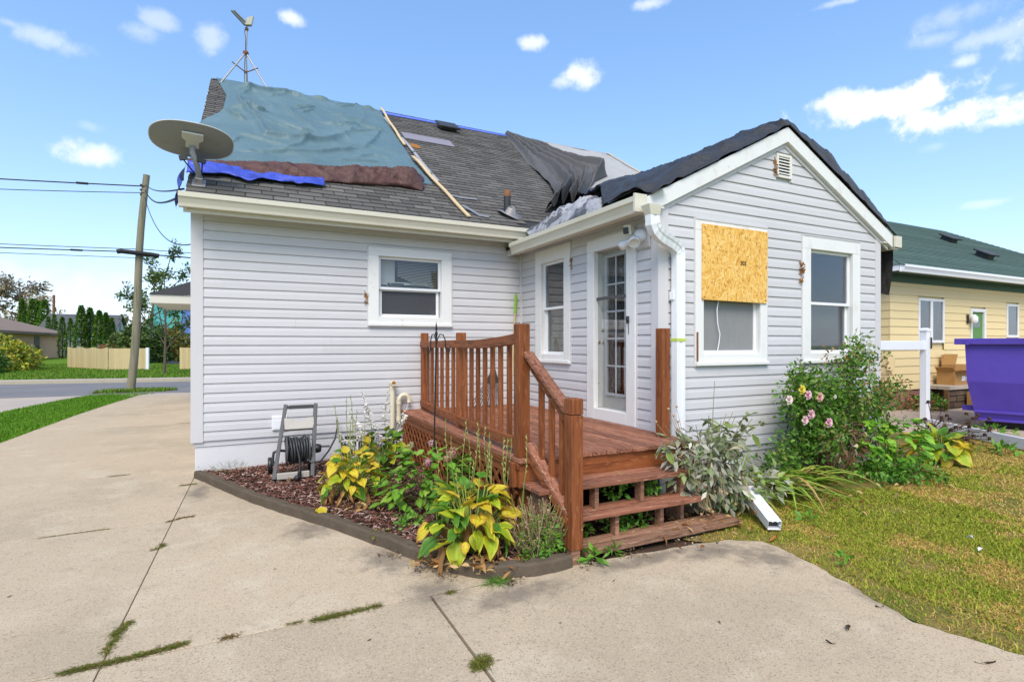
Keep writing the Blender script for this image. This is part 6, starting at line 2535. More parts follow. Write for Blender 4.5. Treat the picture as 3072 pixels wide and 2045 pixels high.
def cat(parts):
    Vs, Qs, Cs = [], [], []
    n = 0
    for v, q, c in parts:
        Vs.append(v); Qs.append(q+n); Cs.append(c)
        n += len(v)
    return np.concatenate(Vs), np.concatenate(Qs), np.concatenate(Cs)

def pick(rs, pal, n, jit=.12):
    pal = np.asarray(pal, float)
    c = pal[rs.integers(0, len(pal), n)]
    return c*(1+rs.uniform(-jit, jit, (n, 1)))

GREEN = [(.06, .175, .016), (.085, .22, .02), (.11, .27, .026), (.045, .13, .014)]
LIGHTGREEN = [(.10, .26, .022), (.13, .30, .028), (.075, .20, .018), (.17, .33, .035)]
YELLOW = [(.58, .46, .025), (.66, .50, .04), (.48, .44, .03), (.36, .40, .03)]
DRY = [(.36, .20, .07), (.26, .12, .04), (.45, .30, .13)]

def foliage(name, n, sampler, L, W, pal, parent, seed, mat='leaf', up=.6, bend=(.1, .5), ns=2, shape=.8, kind='stuff', fold=.18, tip=None, droop=0.0):
    rs = np.random.default_rng(seed)
    P, outw = sampler(rs, n)
    n = len(P)
    D = outw+rs.normal(0, .55, (n, 3))
    D[:, 2] -= droop
    Nn = np.zeros((n, 3)); Nn[:, 2] = up
    Nn = Nn+outw*.5+rs.normal(0, .45, (n, 3))
    Ls = rs.uniform(L[0], L[1], n)
    Ws = Ls*rs.uniform(W[0], W[1], n)
    c = pick(rs, pal, n)
    tp = None
    if tip is not None:
        tp = c.copy()
        m = rs.random(n) < tip[1]
        tp[m] = np.asarray(tip[0])
    v, q, cc = leaf_arrays(P, D, Nn, Ls, Ws, rs.uniform(bend[0], bend[1], n), c, tip=tp, ns=ns, shape=shape, fold=fold)
    return npmesh(name, v, quads=q, cols=cc, mat=mat, parent=parent, kind=kind)

def blob_sampler(blobs, shell=.55):
    """blobs: (cx,cy,cz,rx,ry,rz,weight)"""
    bl = np.asarray(blobs, float)
    w = bl[:, 6]/bl[:, 6].sum()
    def f(rs, n):
        k = rs.choice(len(bl), n, p=w)
        d = rs.normal(0, 1, (n, 3))
        d /= np.linalg.norm(d, axis=1, keepdims=True)
        r = (shell+(1-shell)*rs.random(n)**.6)[:, None]
        r = r*(1+.16*np.sin(d[:, :1]*7+k[:, None])*np.sin(d[:, 1:2]*6+1.3*k[:, None]))
        P = bl[k, :3]+d*r*bl[k, 3:6]
        m = P[:, 2] > .02
        return P[m], d[m]
    return f

# ---- large leaves as pieces: a few shared meshes, copied
def leaf_proto(name, Lr, Wr, mat, parent, base, edge, tipc, veins=7, cup=.12, droop=.5, ripple=.025, seed=0, curl=0.0, nu=9, nv=8, shape=.62, spots=None):
    rs = random.Random(seed)
    V = []; C = []
    for i in range(nu+1):
        t = i/nu
        hw = Wr*.5*math.sin(math.pi*min(.995, max(.02, t))**shape)**.85
        for j in range(nv+1):
            s = j/nv*2-1
            x = Lr*t
            y = hw*s*(1-.25*curl*abs(s))
            z = -droop*Lr*t*t*.6+cup*Wr*s*s*(1-.4*t)+ripple*Wr*math.cos(s*veins*1.9)*.35*(1-t*.6)+.13*Wr*mnoise.noise((t*3+seed, s*2, seed*.7))+.05*Wr*abs(s)*math.sin(t*13+seed)+curl*.25*Wr*abs(s)**1.5
            x -= droop*.10*Lr*t*t
            V.append((x, y, z))
            e = max(abs(s)**3.2, t**7)
            nz = mnoise.noise((t*4+seed*3, s*3, 2.2))
            e = min(1, max(0, e*1.15+nz*.55-.12))
            c = [base[k]+(edge[k]-base[k])*e for k in range(3)]
            v = .5+.5*math.cos(s*veins*1.9)
            c = [q*(.86+.24*v) for q in c]
            if t > .75:
                k2 = (t-.75)/.25*.6
                c = [c[k]+(tipc[k]-c[k])*k2 for k in range(3)]
            if spots and mnoise.noise((t*9+seed, s*7, 8)) > .32:
                c = [c[k]*.35+spots[k]*.65 for k in range(3)]
            C.append(c)
    Q = [(i*(nv+1)+j, i*(nv+1)+j+1, (i+1)*(nv+1)+j+1, (i+1)*(nv+1)+j) for i in range(nu) for j in range(nv)]
    return npmesh(name, V, quads=np.array(Q), cols=np.array(C), mat=mat, center=(0, 0, 0), parent=None)

def place_leaf(proto, used, parent, base, yaw, pitch, roll, sc, name='leaf'):
    if proto.name in used:
        o = proto.copy()
    else:
        used.add(proto.name)
        COL.objects.unlink(proto)
        o = proto
    o.name = name
    put(o, base, parent)
    o.rotation_euler = (roll, -pitch, yaw)
    o.scale = (sc, sc, sc)
    return o

def hosta(loc, label, n, R, seed, mix, size=(.17, .27), stalks=(), group=None, hmax=.34, dirlim=None, petcol=(.30, .36, .07)):
    r = thing('hosta', loc, label, 'hosta', group)
    rng = random.Random(seed)
    kinds = {
        'green': dict(base=(.075, .20, .016), edge=(.14, .28, .022), tipc=(.16, .26, .03)),
        'lime': dict(base=(.32, .42, .022), edge=(.60, .54, .03), tipc=(.55, .42, .05)),
        'yellow': dict(base=(.60, .47, .022), edge=(.66, .46, .05), tipc=(.55, .30, .06)),
        'burnt': dict(base=(.66, .54, .03), edge=(.50, .23, .05), tipc=(.28, .10, .03), spots=(.36, .15, .03)),
        'dead': dict(base=(.47, .28, .11), edge=(.36, .17, .06), tipc=(.26, .12, .05)),
    }
    protos = {}
    used = set()
    for k, d in kinds.items():
        protos[k] = [leaf_proto('leaf', 1.0, .78 if k != 'dead' else .42, 'leaf', None, seed=seed*7+i*3+len(k), droop=.55+.35*i, cup=.10 if k != 'dead' else .5, curl=0 if k != 'dead' else .9, **d) for i in range(3)]
    b = B()
    loc = Vector(loc)
    keys = list(mix.keys()); wts = list(mix.values())
    b.col = petcol
    for i in range(n):
        f = (i+.5)/n
        a = i*2.399+rng.uniform(-.3, .3)
        rad = R*(.15+.55*math.sqrt(f))*rng.uniform(.8, 1.1)
        if dirlim is not None and rng.random() < .7:
            a = dirlim[0]+(rng.random()-.5)*dirlim[1]
        h = hmax*(1-.75*f)*rng.uniform(.75, 1.15)+.05
        k = rng.choices(keys, wts)[0]
        if k == 'dead':
            h *= .5
        base = loc+Vector((math.cos(a)*rad*.8, math.sin(a)*rad*.8, h))
        pitch = math.radians(48-80*f+rng.uniform(-30, 30))
        if k == 'dead':
            pitch = math.radians(rng.uniform(-80, -30))
        sc = rng.uniform(*size)
        place_leaf(rng.choice(protos[k]), used, r, base, a+rng.uniform(-.7, .7), pitch, rng.uniform(-.6, .6), sc)
        c0 = loc+Vector((math.cos(a)*.03, math.sin(a)*.03, .0))
        m = c0.lerp(base, .55)+Vector((0, 0, .05))
        b.tube([c0, m, base], .004, 5)
    o = b.build('petiole', 'stem', r, kind='stuff')
    for kk in protos.values():
        for p in kk:
            if p.name not in used and p.parent is None:
                try:
                    if p.name in COL.objects and p.parent is None:
                        bpy.data.objects.remove(p)
                except ReferenceError:
                    pass
    for (dx, dy, H, lx, ly, flower) in stalks:
        b = B()
        b.col = (.20, .27, .06) if not flower else (.10, .17, .05)
        pts = []
        for i in range(9):
            t = i/8
            pts.append(loc+Vector((dx+lx*t*t+.012*math.sin(t*7+dx*20), dy+ly*t*t, H*t)))
        b.tube(pts, .0052, 5, taper=[1-.55*i/8 for i in range(9)])
        if not flower:
            for i in range(7):
                t = .62+.055*i
                p = pts[min(7, int(t*8))].lerp(pts[min(8, int(t*8)+1)], t*8-int(t*8))
                an = rng.uniform(0, 6.28)
                b.col = rng.choice([(.42, .34, .14), (.34, .36, .10), (.52, .42, .20)])
                b.tube([p, p+Vector((math.cos(an)*.012, math.sin(an)*.012, .022))], .0042, 4)
        o = b.build('flower_stalk', 'stem', r)
        if flower:
            # one sided spray of hanging white bells
            bells = []
            frs = np.random.default_rng(int(abs(dx)*900)+3)
            for i in range(17):
                t = .60+.40*i/16
                q = min(7.999, t*8)
                p = pts[int(q)].lerp(pts[int(q)+1], q-int(q))
                an = rng.uniform(-1.6, 1.6)+(.0 if i % 2 else .8)
                d = Vector((math.sin(an)*.8, -abs(math.cos(an))*.8, -.75 if i < 12 else .1)).normalized()
                Lk = .070 if i < 12 else .03
                for _k in range(4):
                    nn_ = np.array(tuple(d.orthogonal()))*math.cos(_k*1.57)+np.cross(np.array(tuple(d)), np.array(tuple(d.orthogonal())))*math.sin(_k*1.57)
                    bells.append(leaf_arrays([tuple(p)], [tuple(np.array(tuple(d))+nn_*.25)], [tuple(-nn_)], np.array([Lk]), np.array([Lk*.42]), np.array([.25]), pick(frs, [(.86, .82, .74), (.80, .76, .70)], 1, .04), ns=3, shape=1.2))
            v_, q_, c_ = cat(bells)
            npmesh('flower', v_, quads=q_, cols=c_, mat='leaf', parent=o)
    return r

def sweep_mix(**k):
    return k
hosta((.98, 5.45, .055), 'yellowing hosta at the drive side of the bed, with bare seed stalks', 105, .50, 3, dict(green=.16, lime=.20, yellow=.30, burnt=.14, dead=.20), size=(.075, .165),
      stalks=[(-.10, .10, .92, -.06, 0, False), (-.02, .14, .98, -.03, 0, False), (.03, .08, .86, .0, 0, False), (.05, .15, 1.0, -.06, .05, False), (.10, .10, .80, .02, 0, False), (.0, .02, .7, -.04, 0, False), (.08, .2, .66, .03, 0, False), (-.05, .2, .75, -.08, 0, False), (.12, .02, .6, .03, 0, False), (-.03, .07, .82, .02, 0, False)], hmax=.38)
hosta((1.50, 3.66, .055), 'large hosta by the bottom stair post with yellow and scorched leaves', 115, .52, 5, dict(green=.22, lime=.26, yellow=.09, burnt=.23, dead=.20), size=(.085, .185),
      stalks=[(.05+.05*i, .15+.10*math.sin(i*2.1), .62+.22*abs(math.sin(i*1.7)), .03+.03*math.sin(i), .04, False) for i in range(11)]+[(-.05, .12, .6, -.02, 0, False), (.2, .3, .72, .12, .05, False)], hmax=.42)
hosta((1.52, 6.50, .06), 'flowering hosta with white bells below the vent pipes', 64, .46, 8, dict(green=.62, lime=.22, yellow=.10, burnt=.06), size=(.10, .18),
      stalks=[(-.12, 0, .95, -.14, -.05, True), (.0, -.05, .95, .0, -.12, True), (.10, .05, .78, .16, -.1, True), (-.2, 0, .72, -.22, -.06, True), (-.25, -.1, .52, -.34, -.2, True), (-.05, -.12, .60, -.12, -.22, True)], hmax=.40)
hosta((1.62, 4.35, .06), 'bare stalked hosta in front of the lattice, mostly green', 16, .26, 12, dict(green=.6, lime=.3, dead=.1), size=(.13, .18),
      stalks=[(-.16+.035*i, -.02+.06*math.sin(i*3), .70+.18*abs(math.sin(i*2.3)), .03*math.sin(i*1.3), .02, False) for i in range(0, 13, 2)], hmax=.26)
hosta((8.34, 3.90, -.01), 'yellowing hosta at the far corner of the gable bed', 44, .46, 15, dict(green=.22, lime=.40, yellow=.28, burnt=.10), size=(.15, .26), hmax=.30)

def leafy_bush(name, cat_, loc, label, n, blobs, seed, pal, Ls, Wr=.62, mat='leaf', edge=None, droop=.5, group=None, flowers=(), stems=14, shell=.72, nvar=4, up=.7, heads=None):
    r = thing(name, loc, label, cat_, group)
    rng = random.Random(seed)
    used = set()
    protos = []
    for i in range(nvar):
        c = pal[i % len(pal)]
        e = tuple(q*1.5 for q in c) if edge is None else edge[i % len(edge)]
        protos.append(leaf_proto('leaf', 1.0, Wr, mat, None, c, e, e, veins=5, droop=droop*(.6+.5*i/nvar), cup=.14, ripple=.02, seed=seed+i, nu=5, nv=4, shape=.8))
    rs = np.random.default_rng(seed)
    P, dn = blob_sampler(blobs, shell)(rs, n)
    L0 = Vector(loc)
    for p, d in zip(P, dn):
        yaw = math.atan2(d[1], d[0])+rng.uniform(-.6, .6)
        pitch = math.radians(18*d[2]-10+rng.uniform(-28, 24))
        place_leaf(rng.choice(protos), used, r, Vector(p), yaw, pitch, rng.uniform(-.5, .5), rng.uniform(*Ls))
    b = B()
    b.col = (.14, .13, .05)
    for i in range(stems):
        p = Vector(P[rng.randrange(len(P))])
        s = L0+Vector((rng.uniform(-.06, .06), rng.uniform(-.06, .06), 0))
        m = s.lerp(p, .5)+Vector((0, 0, .08))
        b.tube([s, m, p], .006, 5)
    b.build('stem', 'stem', r, kind='stuff')
    for p in protos:
        if p.name not in used and p.parent is None:
            pass
    return r

def flower_head(parent, c, rad, pal, n, seed):
    rs = np.random.default_rng(seed)
    d = rs.normal(0, 1, (n, 3)); d /= np.linalg.norm(d, axis=1, keepdims=True)
    P = np.asarray(c)+d*rad*(rs.uniform(.6, 1, (n, 1)))
    v, q, cc = leaf_arrays(P, np.cross(d, rs.normal(0, 1, (n, 3))), d, rs.uniform(.018, .028, n), rs.uniform(.014, .022, n), rs.uniform(-.2, .3, n), pick(rs, pal, n), ns=2)
    return npmesh('flower_head', v, quads=q, cols=cc, mat='leaf', parent=parent)

hy = leafy_bush('hydrangea', 'hydrangea', (1.60, 5.02, .05), 'low green hydrangea with faded pink flower heads in front of the railing', 300,
    [(1.58, 4.95, .28, .42, .34, .30, 3), (1.36, 4.88, .22, .28, .26, .24, 1.2), (1.78, 4.90, .30, .22, .26, .26, 1.2)], 21,
    [(.13, .30, .024), (.18, .38, .032), (.22, .43, .04), (.15, .30, .028)], (.085, .135), .62, droop=.5,
    edge=[(.10, .22, .02), (.14, .28, .025), (.30, .22, .05), (.09, .21, .02)])
flower_head(hy, (1.74, 4.74, .56), .055, [(.50, .28, .20), (.55, .36, .27), (.42, .20, .15)], 130, 1)
flower_head(hy, (1.68, 4.72, .515), .04, [(.50, .28, .20), (.52, .32, .22), (.36, .19, .12)], 80, 5)
flower_head(hy, (1.50, 4.72, .50), .04, [(.46, .20, .24), (.55, .30, .32), (.40, .16, .18)], 90, 2)
flower_head(hy, (1.66, 5.10, .60), .03, [(.60, .40, .38), (.55, .30, .34)], 40, 3)
flower_head(hy, (1.45, 5.1, .60), .03, [(.60, .55, .30), (.50, .50, .22)], 40, 4)

leafy_bush('hydrangea', 'hydrangea', (7.15, 3.95, .0), 'bright green large leaved hydrangea at the right end of the gable bed', 290,
    [(7.0, 3.85, .38, .50, .38, .34, 3), (7.40, 3.9, .34, .32, .3, .22, 1.2), (6.75, 3.95, .50, .26, .3, .26, 1)], 31,
    [(.13, .33, .022), (.18, .39, .028), (.10, .25, .018), (.24, .43, .035)], (.085, .145), .62, droop=.45)

# ---- grey leaved shrub, broken down over the steps
def grey_shrub():
    r = thing('grey_shrub', (3.80, 3.62, .0), 'wilted shrub with grey green leaves flopped over the ends of the steps', 'shrub')
    rng = random.Random(41)
    used = set()
    pal = [((.33, .345, .24), (.42, .41, .29)), ((.24, .29, .15), (.34, .37, .21)), ((.47, .46, .36), (.55, .53, .42)), ((.16, .23, .05), (.28, .33, .09)), ((.37, .35, .27), (.48, .40, .26))]
    protos = [leaf_proto('leaf', 1.0, .46, 'leaf_matte', None, c, e, e, veins=3, droop=.4, cup=.16, ripple=.01, seed=50+i, nu=5, nv=4, shape=.85) for i, (c, e) in enumerate(pal)]
    green = [protos[3], protos[1]]
    base = Vector((3.82, 3.72, .02))
    tips = []
    for i in range(46):
        # arching stems: some lean left over the treads, some right, most lean towards the camera
        a = rng.uniform(-2.9, -.1)
        reach = rng.uniform(.25, .68)
        h = rng.uniform(.15, .95)
        tips.append((base+Vector((math.cos(a)*reach*1.1-.06, math.sin(a)*reach*.55, h)), h))
    tips = [(Vector((rng.uniform(3.95, 4.68), rng.uniform(3.50, 3.80), rng.uniform(.62, .96))), .9) for i in range(15)]+tips
    tips += [(Vector((4.02, 3.74, 1.22)), 1.2), (Vector((3.30, 3.62, .86)), .3), (Vector((3.40, 3.6, .92)), .3)]
    bs = B()
    nl = 0
    for p, h in tips:
        bs.col = rng.choice([(.36, .33, .22), (.26, .22, .12), (.42, .38, .27)])
        s = base+Vector((rng.uniform(-.12, .12), rng.uniform(-.05, .05), 0))
        m = s.lerp(p, .5)+Vector((0, 0, .16))
        pts = []
        for k in range(8):
            t = k/7
            pts.append(s*(1-t)**2+m*2*t*(1-t)+p*t*t)
        bs.tube(pts, .0065, 5, taper=[1-.6*k/7 for k in range(8)])
        cnt = 4 if nl < 240 else 3
        for k in range(rng.randint(3, 7)):
            if nl >= 298:
                break
            t = rng.uniform(.45, 1.0)
            q = min(6.999, t*7)
            pos = pts[int(q)].lerp(pts[int(q)+1], q-int(q))
            yaw = rng.uniform(-3.14, 3.14)
            if h > 1.1 and t < .6:
                continue
            pool = green if (pos.z > .72 and pos.x > 3.9) or rng.random() < .15 else protos
            pitch = math.radians(rng.uniform(-70, 25) if pos.z < .7 else rng.uniform(-25, 55))
            place_leaf(rng.choice(pool), used, r, pos, yaw, pitch, rng.uniform(-.7, .7), rng.uniform(.085, .155))
            nl += 1
    bs.build('stem', 'stem', r, kind='stuff')
    # smaller and hidden leaves fill the mass
    foliage('foliage', 520, blob_sampler([(3.80, 3.55, .42, .34, .26, .36, 3), (4.05, 3.62, .28, .40, .24, .26, 1.6), (3.62, 3.48, .62, .22, .2, .24, 1.2)], .4), (.06, .10), (.38, .5),
            [(.33, .345, .24), (.24, .29, .15), (.47, .46, .36), (.16, .21, .07), (.38, .34, .22)], r, 44, mat='leaf_matte', droop=.35)
    foliage('foliage', 300, blob_sampler([(4.25, 3.60, .16, .32, .22, .16, 2), (4.6, 3.66, .20, .25, .2, .18, 1), (3.42, 3.58, .55, .14, .10, .22, .8)], .3), (.07, .12), (.38, .5),
            [(.33, .345, .24), (.20, .28, .09), (.26, .33, .12), (.44, .43, .33)], r, 45, mat='leaf_matte', droop=.2)
    # dry brown seed heads low on the step side
    b = B()
    for i in range(22):
        c = Vector((rng.uniform(3.45, 4.1), rng.uniform(3.25, 3.5), rng.uniform(.08, .38)))
        b.col = rng.choice([(.30, .17, .08), (.20, .11, .05), (.42, .28, .15)])
        b.lathe(c, [(.002, 0), (.014, .008), (.012, .020), (.002, .026)], 6, (rng.uniform(-.5, .5), rng.uniform(-.5, .5), 1))
        b.tube([c, c+Vector((rng.uniform(-.1, .1), rng.uniform(0, .12), rng.uniform(.05, .2)))], .0025, 4)
    for i in range(7):
        c = Vector((rng.uniform(3.22, 3.5), rng.uniform(3.58, 3.7), rng.uniform(.78, 1.02)))
        b.lathe(c, [(.002, 0), (.014, .008), (.012, .018), (.002, .022)], 6)
        b.tube([c, Vector((3.62, 3.66, .5))], .0025, 4)
    b.build('seed_head', 'stem', r, kind='stuff')
grey_shrub()

# ---- daylilies flattened over the lawn edge
def daylily():
    r = thing('daylily', (4.6, 3.8, .0), 'clump of flattened strap leaves spilling from the gable bed onto the lawn', 'daylily')
    rng = random.Random(61)
    pal = [(.24, .38, .045), (.32, .46, .06), (.15, .28, .03), (.38, .44, .08), (.42, .28, .10), (.28, .42, .05)]
    for i in range(190):
        b = B()
        b.col = rng.choice(pal)
        x0 = rng.uniform(4.35, 5.5)
        s = Vector((x0, rng.uniform(3.75, 4.05), .0))
        a = math.radians(rng.uniform(-62, 6)) if rng.random() < .82 else math.radians(rng.uniform(-180, 180))
        L = rng.uniform(.35, .85)
        H = rng.uniform(.05, .27)
        w = rng.uniform(.013, .026)
        d = Vector((math.cos(a), math.sin(a), 0)); sd = Vector((-d.y, d.x, 0))
        n = 7
        L_, R_, M_ = [], [], []
        for k in range(n+1):
            t = k/n
            z = H*4*t*(1-t)*(1-.35*t)+.015
            p = s+d*L*t+Vector((0, 0, z))+sd*(.05*math.sin(t*2+i))*t
            ww = w*(.75+.6*t if t < .4 else (1-t)*1.65)+.0008
            L_.append(p-sd*ww+Vector((0, 0, ww*.5))); M_.append(p); R_.append(p+sd*ww+Vector((0, 0, ww*.5)))
        vs = [q for k in range(n+1) for q in (L_[k], M_[k], R_[k])]
        fs = [f for k in range(n) for f in ((k*3, k*3+1, k*3+4, k*3+3), (k*3+1, k*3+2, k*3+5, k*3+4))]
        b.add(vs, fs, True)
        b.build('leaf', 'leaf', r)
daylily()
def iris_fan():
    r = thing('iris', (4.45, 3.95, .0), 'upright pale green iris leaves against the bare grey foundation', 'iris')
    rng = random.Random(8)
    for i in range(7):
        b = B()
        b.col = rng.choice([(.22, .36, .05), (.17, .30, .04), (.30, .40, .08)])
        x = 4.42+.03*i+rng.uniform(-.02, .02)
        H = rng.uniform(.35, .68); lean = (i-3)*.05
        n = 5
        vs = []
        for k in range(n+1):
            t = k/n
            w = .017*(1-t**3)+.001
            p = Vector((x+lean*t*t, 3.97-.04*t, H*t))
            vs += [p+Vector((-w, 0, 0)), p+Vector((0, -.005, 0)), p+Vector((w, 0, 0))]
        fs = [f for k in range(n) for f in ((k*3, k*3+1, k*3+4, k*3+3), (k*3+1, k*3+2, k*3+5, k*3+4))]
        b.add(vs, fs, True)
        b.build('leaf', 'leaf', r)
iris_fan()

# ---- rose bush
def rose_bush():
    r = thing('rose_bush', (6.25, 4.05, .0), 'tall rose bush with pale pink and yellow roses below the gable window', 'rose bush')
    rng = random.Random(71)
    bs = B()
    ends = []
    for i in range(34):
        a = rng.uniform(0, 6.28)
        e = Vector((6.30+rng.uniform(-1.0, .95), 4.0+rng.uniform(-.38, .16), rng.uniform(.5, 1.45)))
        s = Vector((6.15+rng.uniform(-.22, .25), 4.08+rng.uniform(-.08, .08), 0))
        m = Vector((s.x+(e.x-s.x)*.35, s.y, e.z*.75))
        pts = [s*(1-t)**2+m*2*t*(1-t)+e*t*t for t in [k/7 for k in range(8)]]
        bs.col = rng.choice([(.16, .10, .05), (.10, .08, .04), (.14, .17, .05), (.22, .14, .09)])
        bs.tube(pts, .009, 6, taper=[1-.7*k/7 for k in range(8)])
        ends.append(pts)
    for i in range(30):
        s = Vector((6.2+rng.uniform(-.3, .4), 4.0+rng.uniform(-.12, .1), rng.uniform(.0, .1)))
        e = s+Vector((rng.uniform(-.25, .25), rng.uniform(-.2, .05), rng.uniform(.25, .75)))
        bs.col = rng.choice([(.20, .11, .06), (.28, .17, .09), (.12, .06, .035)])
        bs.tube([s, s.lerp(e, .5)+Vector((rng.uniform(-.05, .05), 0, .03)), e], .006, 5)
    bs.build('stem', 'stem', r, kind='stuff')
    for e in ((6.72, 3.98, 1.62), (6.55, 3.95, 1.50), (6.9, 4.0, 1.52), (7.45, 4.0, 1.02), (7.6, 3.98, 1.06), (7.35, 4.0, .98), (5.15, 3.85, 1.02), (5.3, 3.85, 1.22), (5.45, 3.9, 1.32), (5.1, 3.9, .45), (5.0, 3.85, .35)):
        e = Vector(e)
        s = Vector((6.2+rng.uniform(-.2, .2), 4.05, 0))
        m = Vector((s.x+(e.x-s.x)*.45, s.y, e.z*.85))
        pts = [s*(1-t)**2+m*2*t*(1-t)+e*t*t for t in [k/7 for k in range(8)]]
        bs2 = B(); bs2.col = (.15, .13, .05)
        bs2.tube(pts, .008, 6, taper=[1-.7*k/7 for k in range(8)])
        bs2.build('stem', 'stem', r)
        ends.append(pts); ends.append(pts)
    A_ = np.array([[tuple(p) for p in pts] for pts in ends])
    def along(rs, n):
        k = rs.integers(0, len(A_), n)
        t = (.30+.70*rs.random(n)**.75)*6.999
        i = t.astype(int); f = (t-i)[:, None]
        P = A_[k, i]*(1-f)+A_[k, i+1]*f
        o = rs.normal(0, 1, (n, 3)); o /= np.linalg.norm(o, axis=1, keepdims=True)
        cl = rs.random((n, 1))**.5
        P = P+o*cl*np.array([.19, .11, .15])
        P[:, 1] = np.minimum(P[:, 1], 4.27)
        m = P[:, 2] > .12
        return P[m], o[m]
    foliage('foliage', 7200, along, (.034, .064), (.55, .72), [(.075, .19, .018), (.10, .235, .022), (.13, .28, .028), (.05, .13, .014), (.17, .30, .04), (.20, .24, .05)], r, 72)
    foliage('foliage', 1200, blob_sampler([(5.7, 3.95, .92, .50, .22, .34, 2), (6.15, 3.95, 1.12, .45, .22, .26, 1.6), (6.9, 3.98, .85, .45, .22, .32, 1.4), (5.45, 3.92, .6, .28, .2, .2, .7)], .3), (.034, .064), (.55, .72), [(.075, .19, .018), (.10, .235, .022), (.13, .28, .028), (.05, .13, .014)], r, 75)
    foliage('foliage', 420, blob_sampler([(6.75, 3.92, 1.10, .34, .22, .34, 2), (7.35, 3.95, 1.02, .32, .18, .16, 1), (6.2, 3.9, 1.42, .3, .2, .14, .6)], .6), (.030, .05), (.5, .65), [(.30, .13, .035), (.22, .11, .03), (.36, .20, .05)], r, 73)
    foliage('dead_foliage', 170, blob_sampler([(6.2, 3.88, .45, .34, .2, .32, 2)], .3), (.06, .12), (.3, .45), [(.42, .30, .17), (.30, .17, .09), (.55, .45, .30), (.20, .10, .05)], r, 74, mat='leaf_matte', droop=.6)
    def rose(c, pal, rad, seed):
        rs = np.random.default_rng(seed)
        parts = []
        for ring, (n, tilt, k) in enumerate(((6, .25, 1.0), (6, .7, .78), (5, 1.15, .5), (4, 1.4, .3))):
            an = np.arange(n)*2*np.pi/n+ring*.5+rs.uniform(-.2, .2, n)
            out = np.stack([np.cos(an), np.zeros(n), np.sin(an)], 1)
            f = np.array([0, -1, .25])
            D = out*math.cos(tilt)+f*math.sin(tilt)
            Nn = f*math.cos(tilt)-out*math.sin(tilt)
            P = np.tile(np.asarray(c), (n, 1))
            col = pick(rs, pal, n, .06)
            parts.append(leaf_arrays(P, D, Nn, np.full(n, rad*k), np.full(n, rad*k*.95), np.full(n, .25), col, ns=4, shape=1.25, fold=.22))
        v, q, cc = cat(parts)
        npmesh('rose', v, quads=q, cols=cc, mat='leaf', parent=r)
    PK = [(.78, .46, .52), (.82, .58, .60), (.70, .38, .46)]
    PW = [(.80, .66, .62), (.82, .74, .68)]
    for i, (c, pal, rad) in enumerate((((5.17, 3.66, 1.10), [(.78, .66, .08), (.70, .60, .10)], .055), ((5.27, 3.66, 1.04), PK, .055), ((5.46, 3.66, 1.01), [(.72, .40, .34), (.74, .48, .42)], .055),
                                       ((5.0, 3.68, 1.0), PW, .055), ((5.32, 3.66, .835), PK, .055), ((5.22, 3.66, .78), PK, .052), ((5.58, 3.64, .735), PK, .058), ((5.75, 3.68, 1.0), PW, .025))):
        rose(c, pal, rad, 80+i)
rose_bush()

# ---- catmint by the stair post
def catmint():
    r = thing('catmint', (1.92, 3.42, .05), 'spent wiry catmint with dry flower spikes at the foot of the stair post', 'catmint')
    rng = random.Random(91)
    b = B()
    V, Dn = [], []
    for i in range(150):
        s = Vector((1.92+rng.gauss(0, .07), 3.44+rng.gauss(0, .05), .05))
        a = rng.uniform(0, 6.28)
        L = rng.uniform(.08, .26)
        H = rng.uniform(.14, .42)
        e = s+Vector((math.cos(a)*L, math.sin(a)*L*.6, H))
        b.col = rng.choice([(.34, .24, .14), (.26, .26, .08), (.42, .30, .19), (.20, .22, .07)])
        m = s.lerp(e, .5)+Vector((math.cos(a)*.03, math.sin(a)*.03, .02))
        b.tube([s, m, e], .0024, 4)
        for k in range(10):
            t = rng.uniform(.25, 1)
            p = s.lerp(e, t)
            V.append((p.x+rng.gauss(0, .006), p.y+rng.gauss(0, .006), p.z)); Dn.append((math.cos(a), math.sin(a), .4))
    b.build('stem', 'stem', r, kind='stuff')
    P = np.array(V); Dn = np.array(Dn)
    foliage('foliage', len(P), lambda rs, n: (P, Dn), (.012, .026), (.4, .6), [(.40, .30, .17), (.50, .34, .22), (.24, .32, .06), (.32, .36, .09), (.46, .24, .20)], r, 92, mat='leaf_matte')
    foliage('foliage', 420, blob_sampler([(1.95, 3.38, .20, .20, .10, .16, 1.4), (2.0, 3.36, .12, .16, .10, .10, 1), (1.82, 3.32, .10, .10, .06, .05, .5)], .3), (.03, .055), (.35, .5), LIGHTGREEN, r, 93)
catmint()

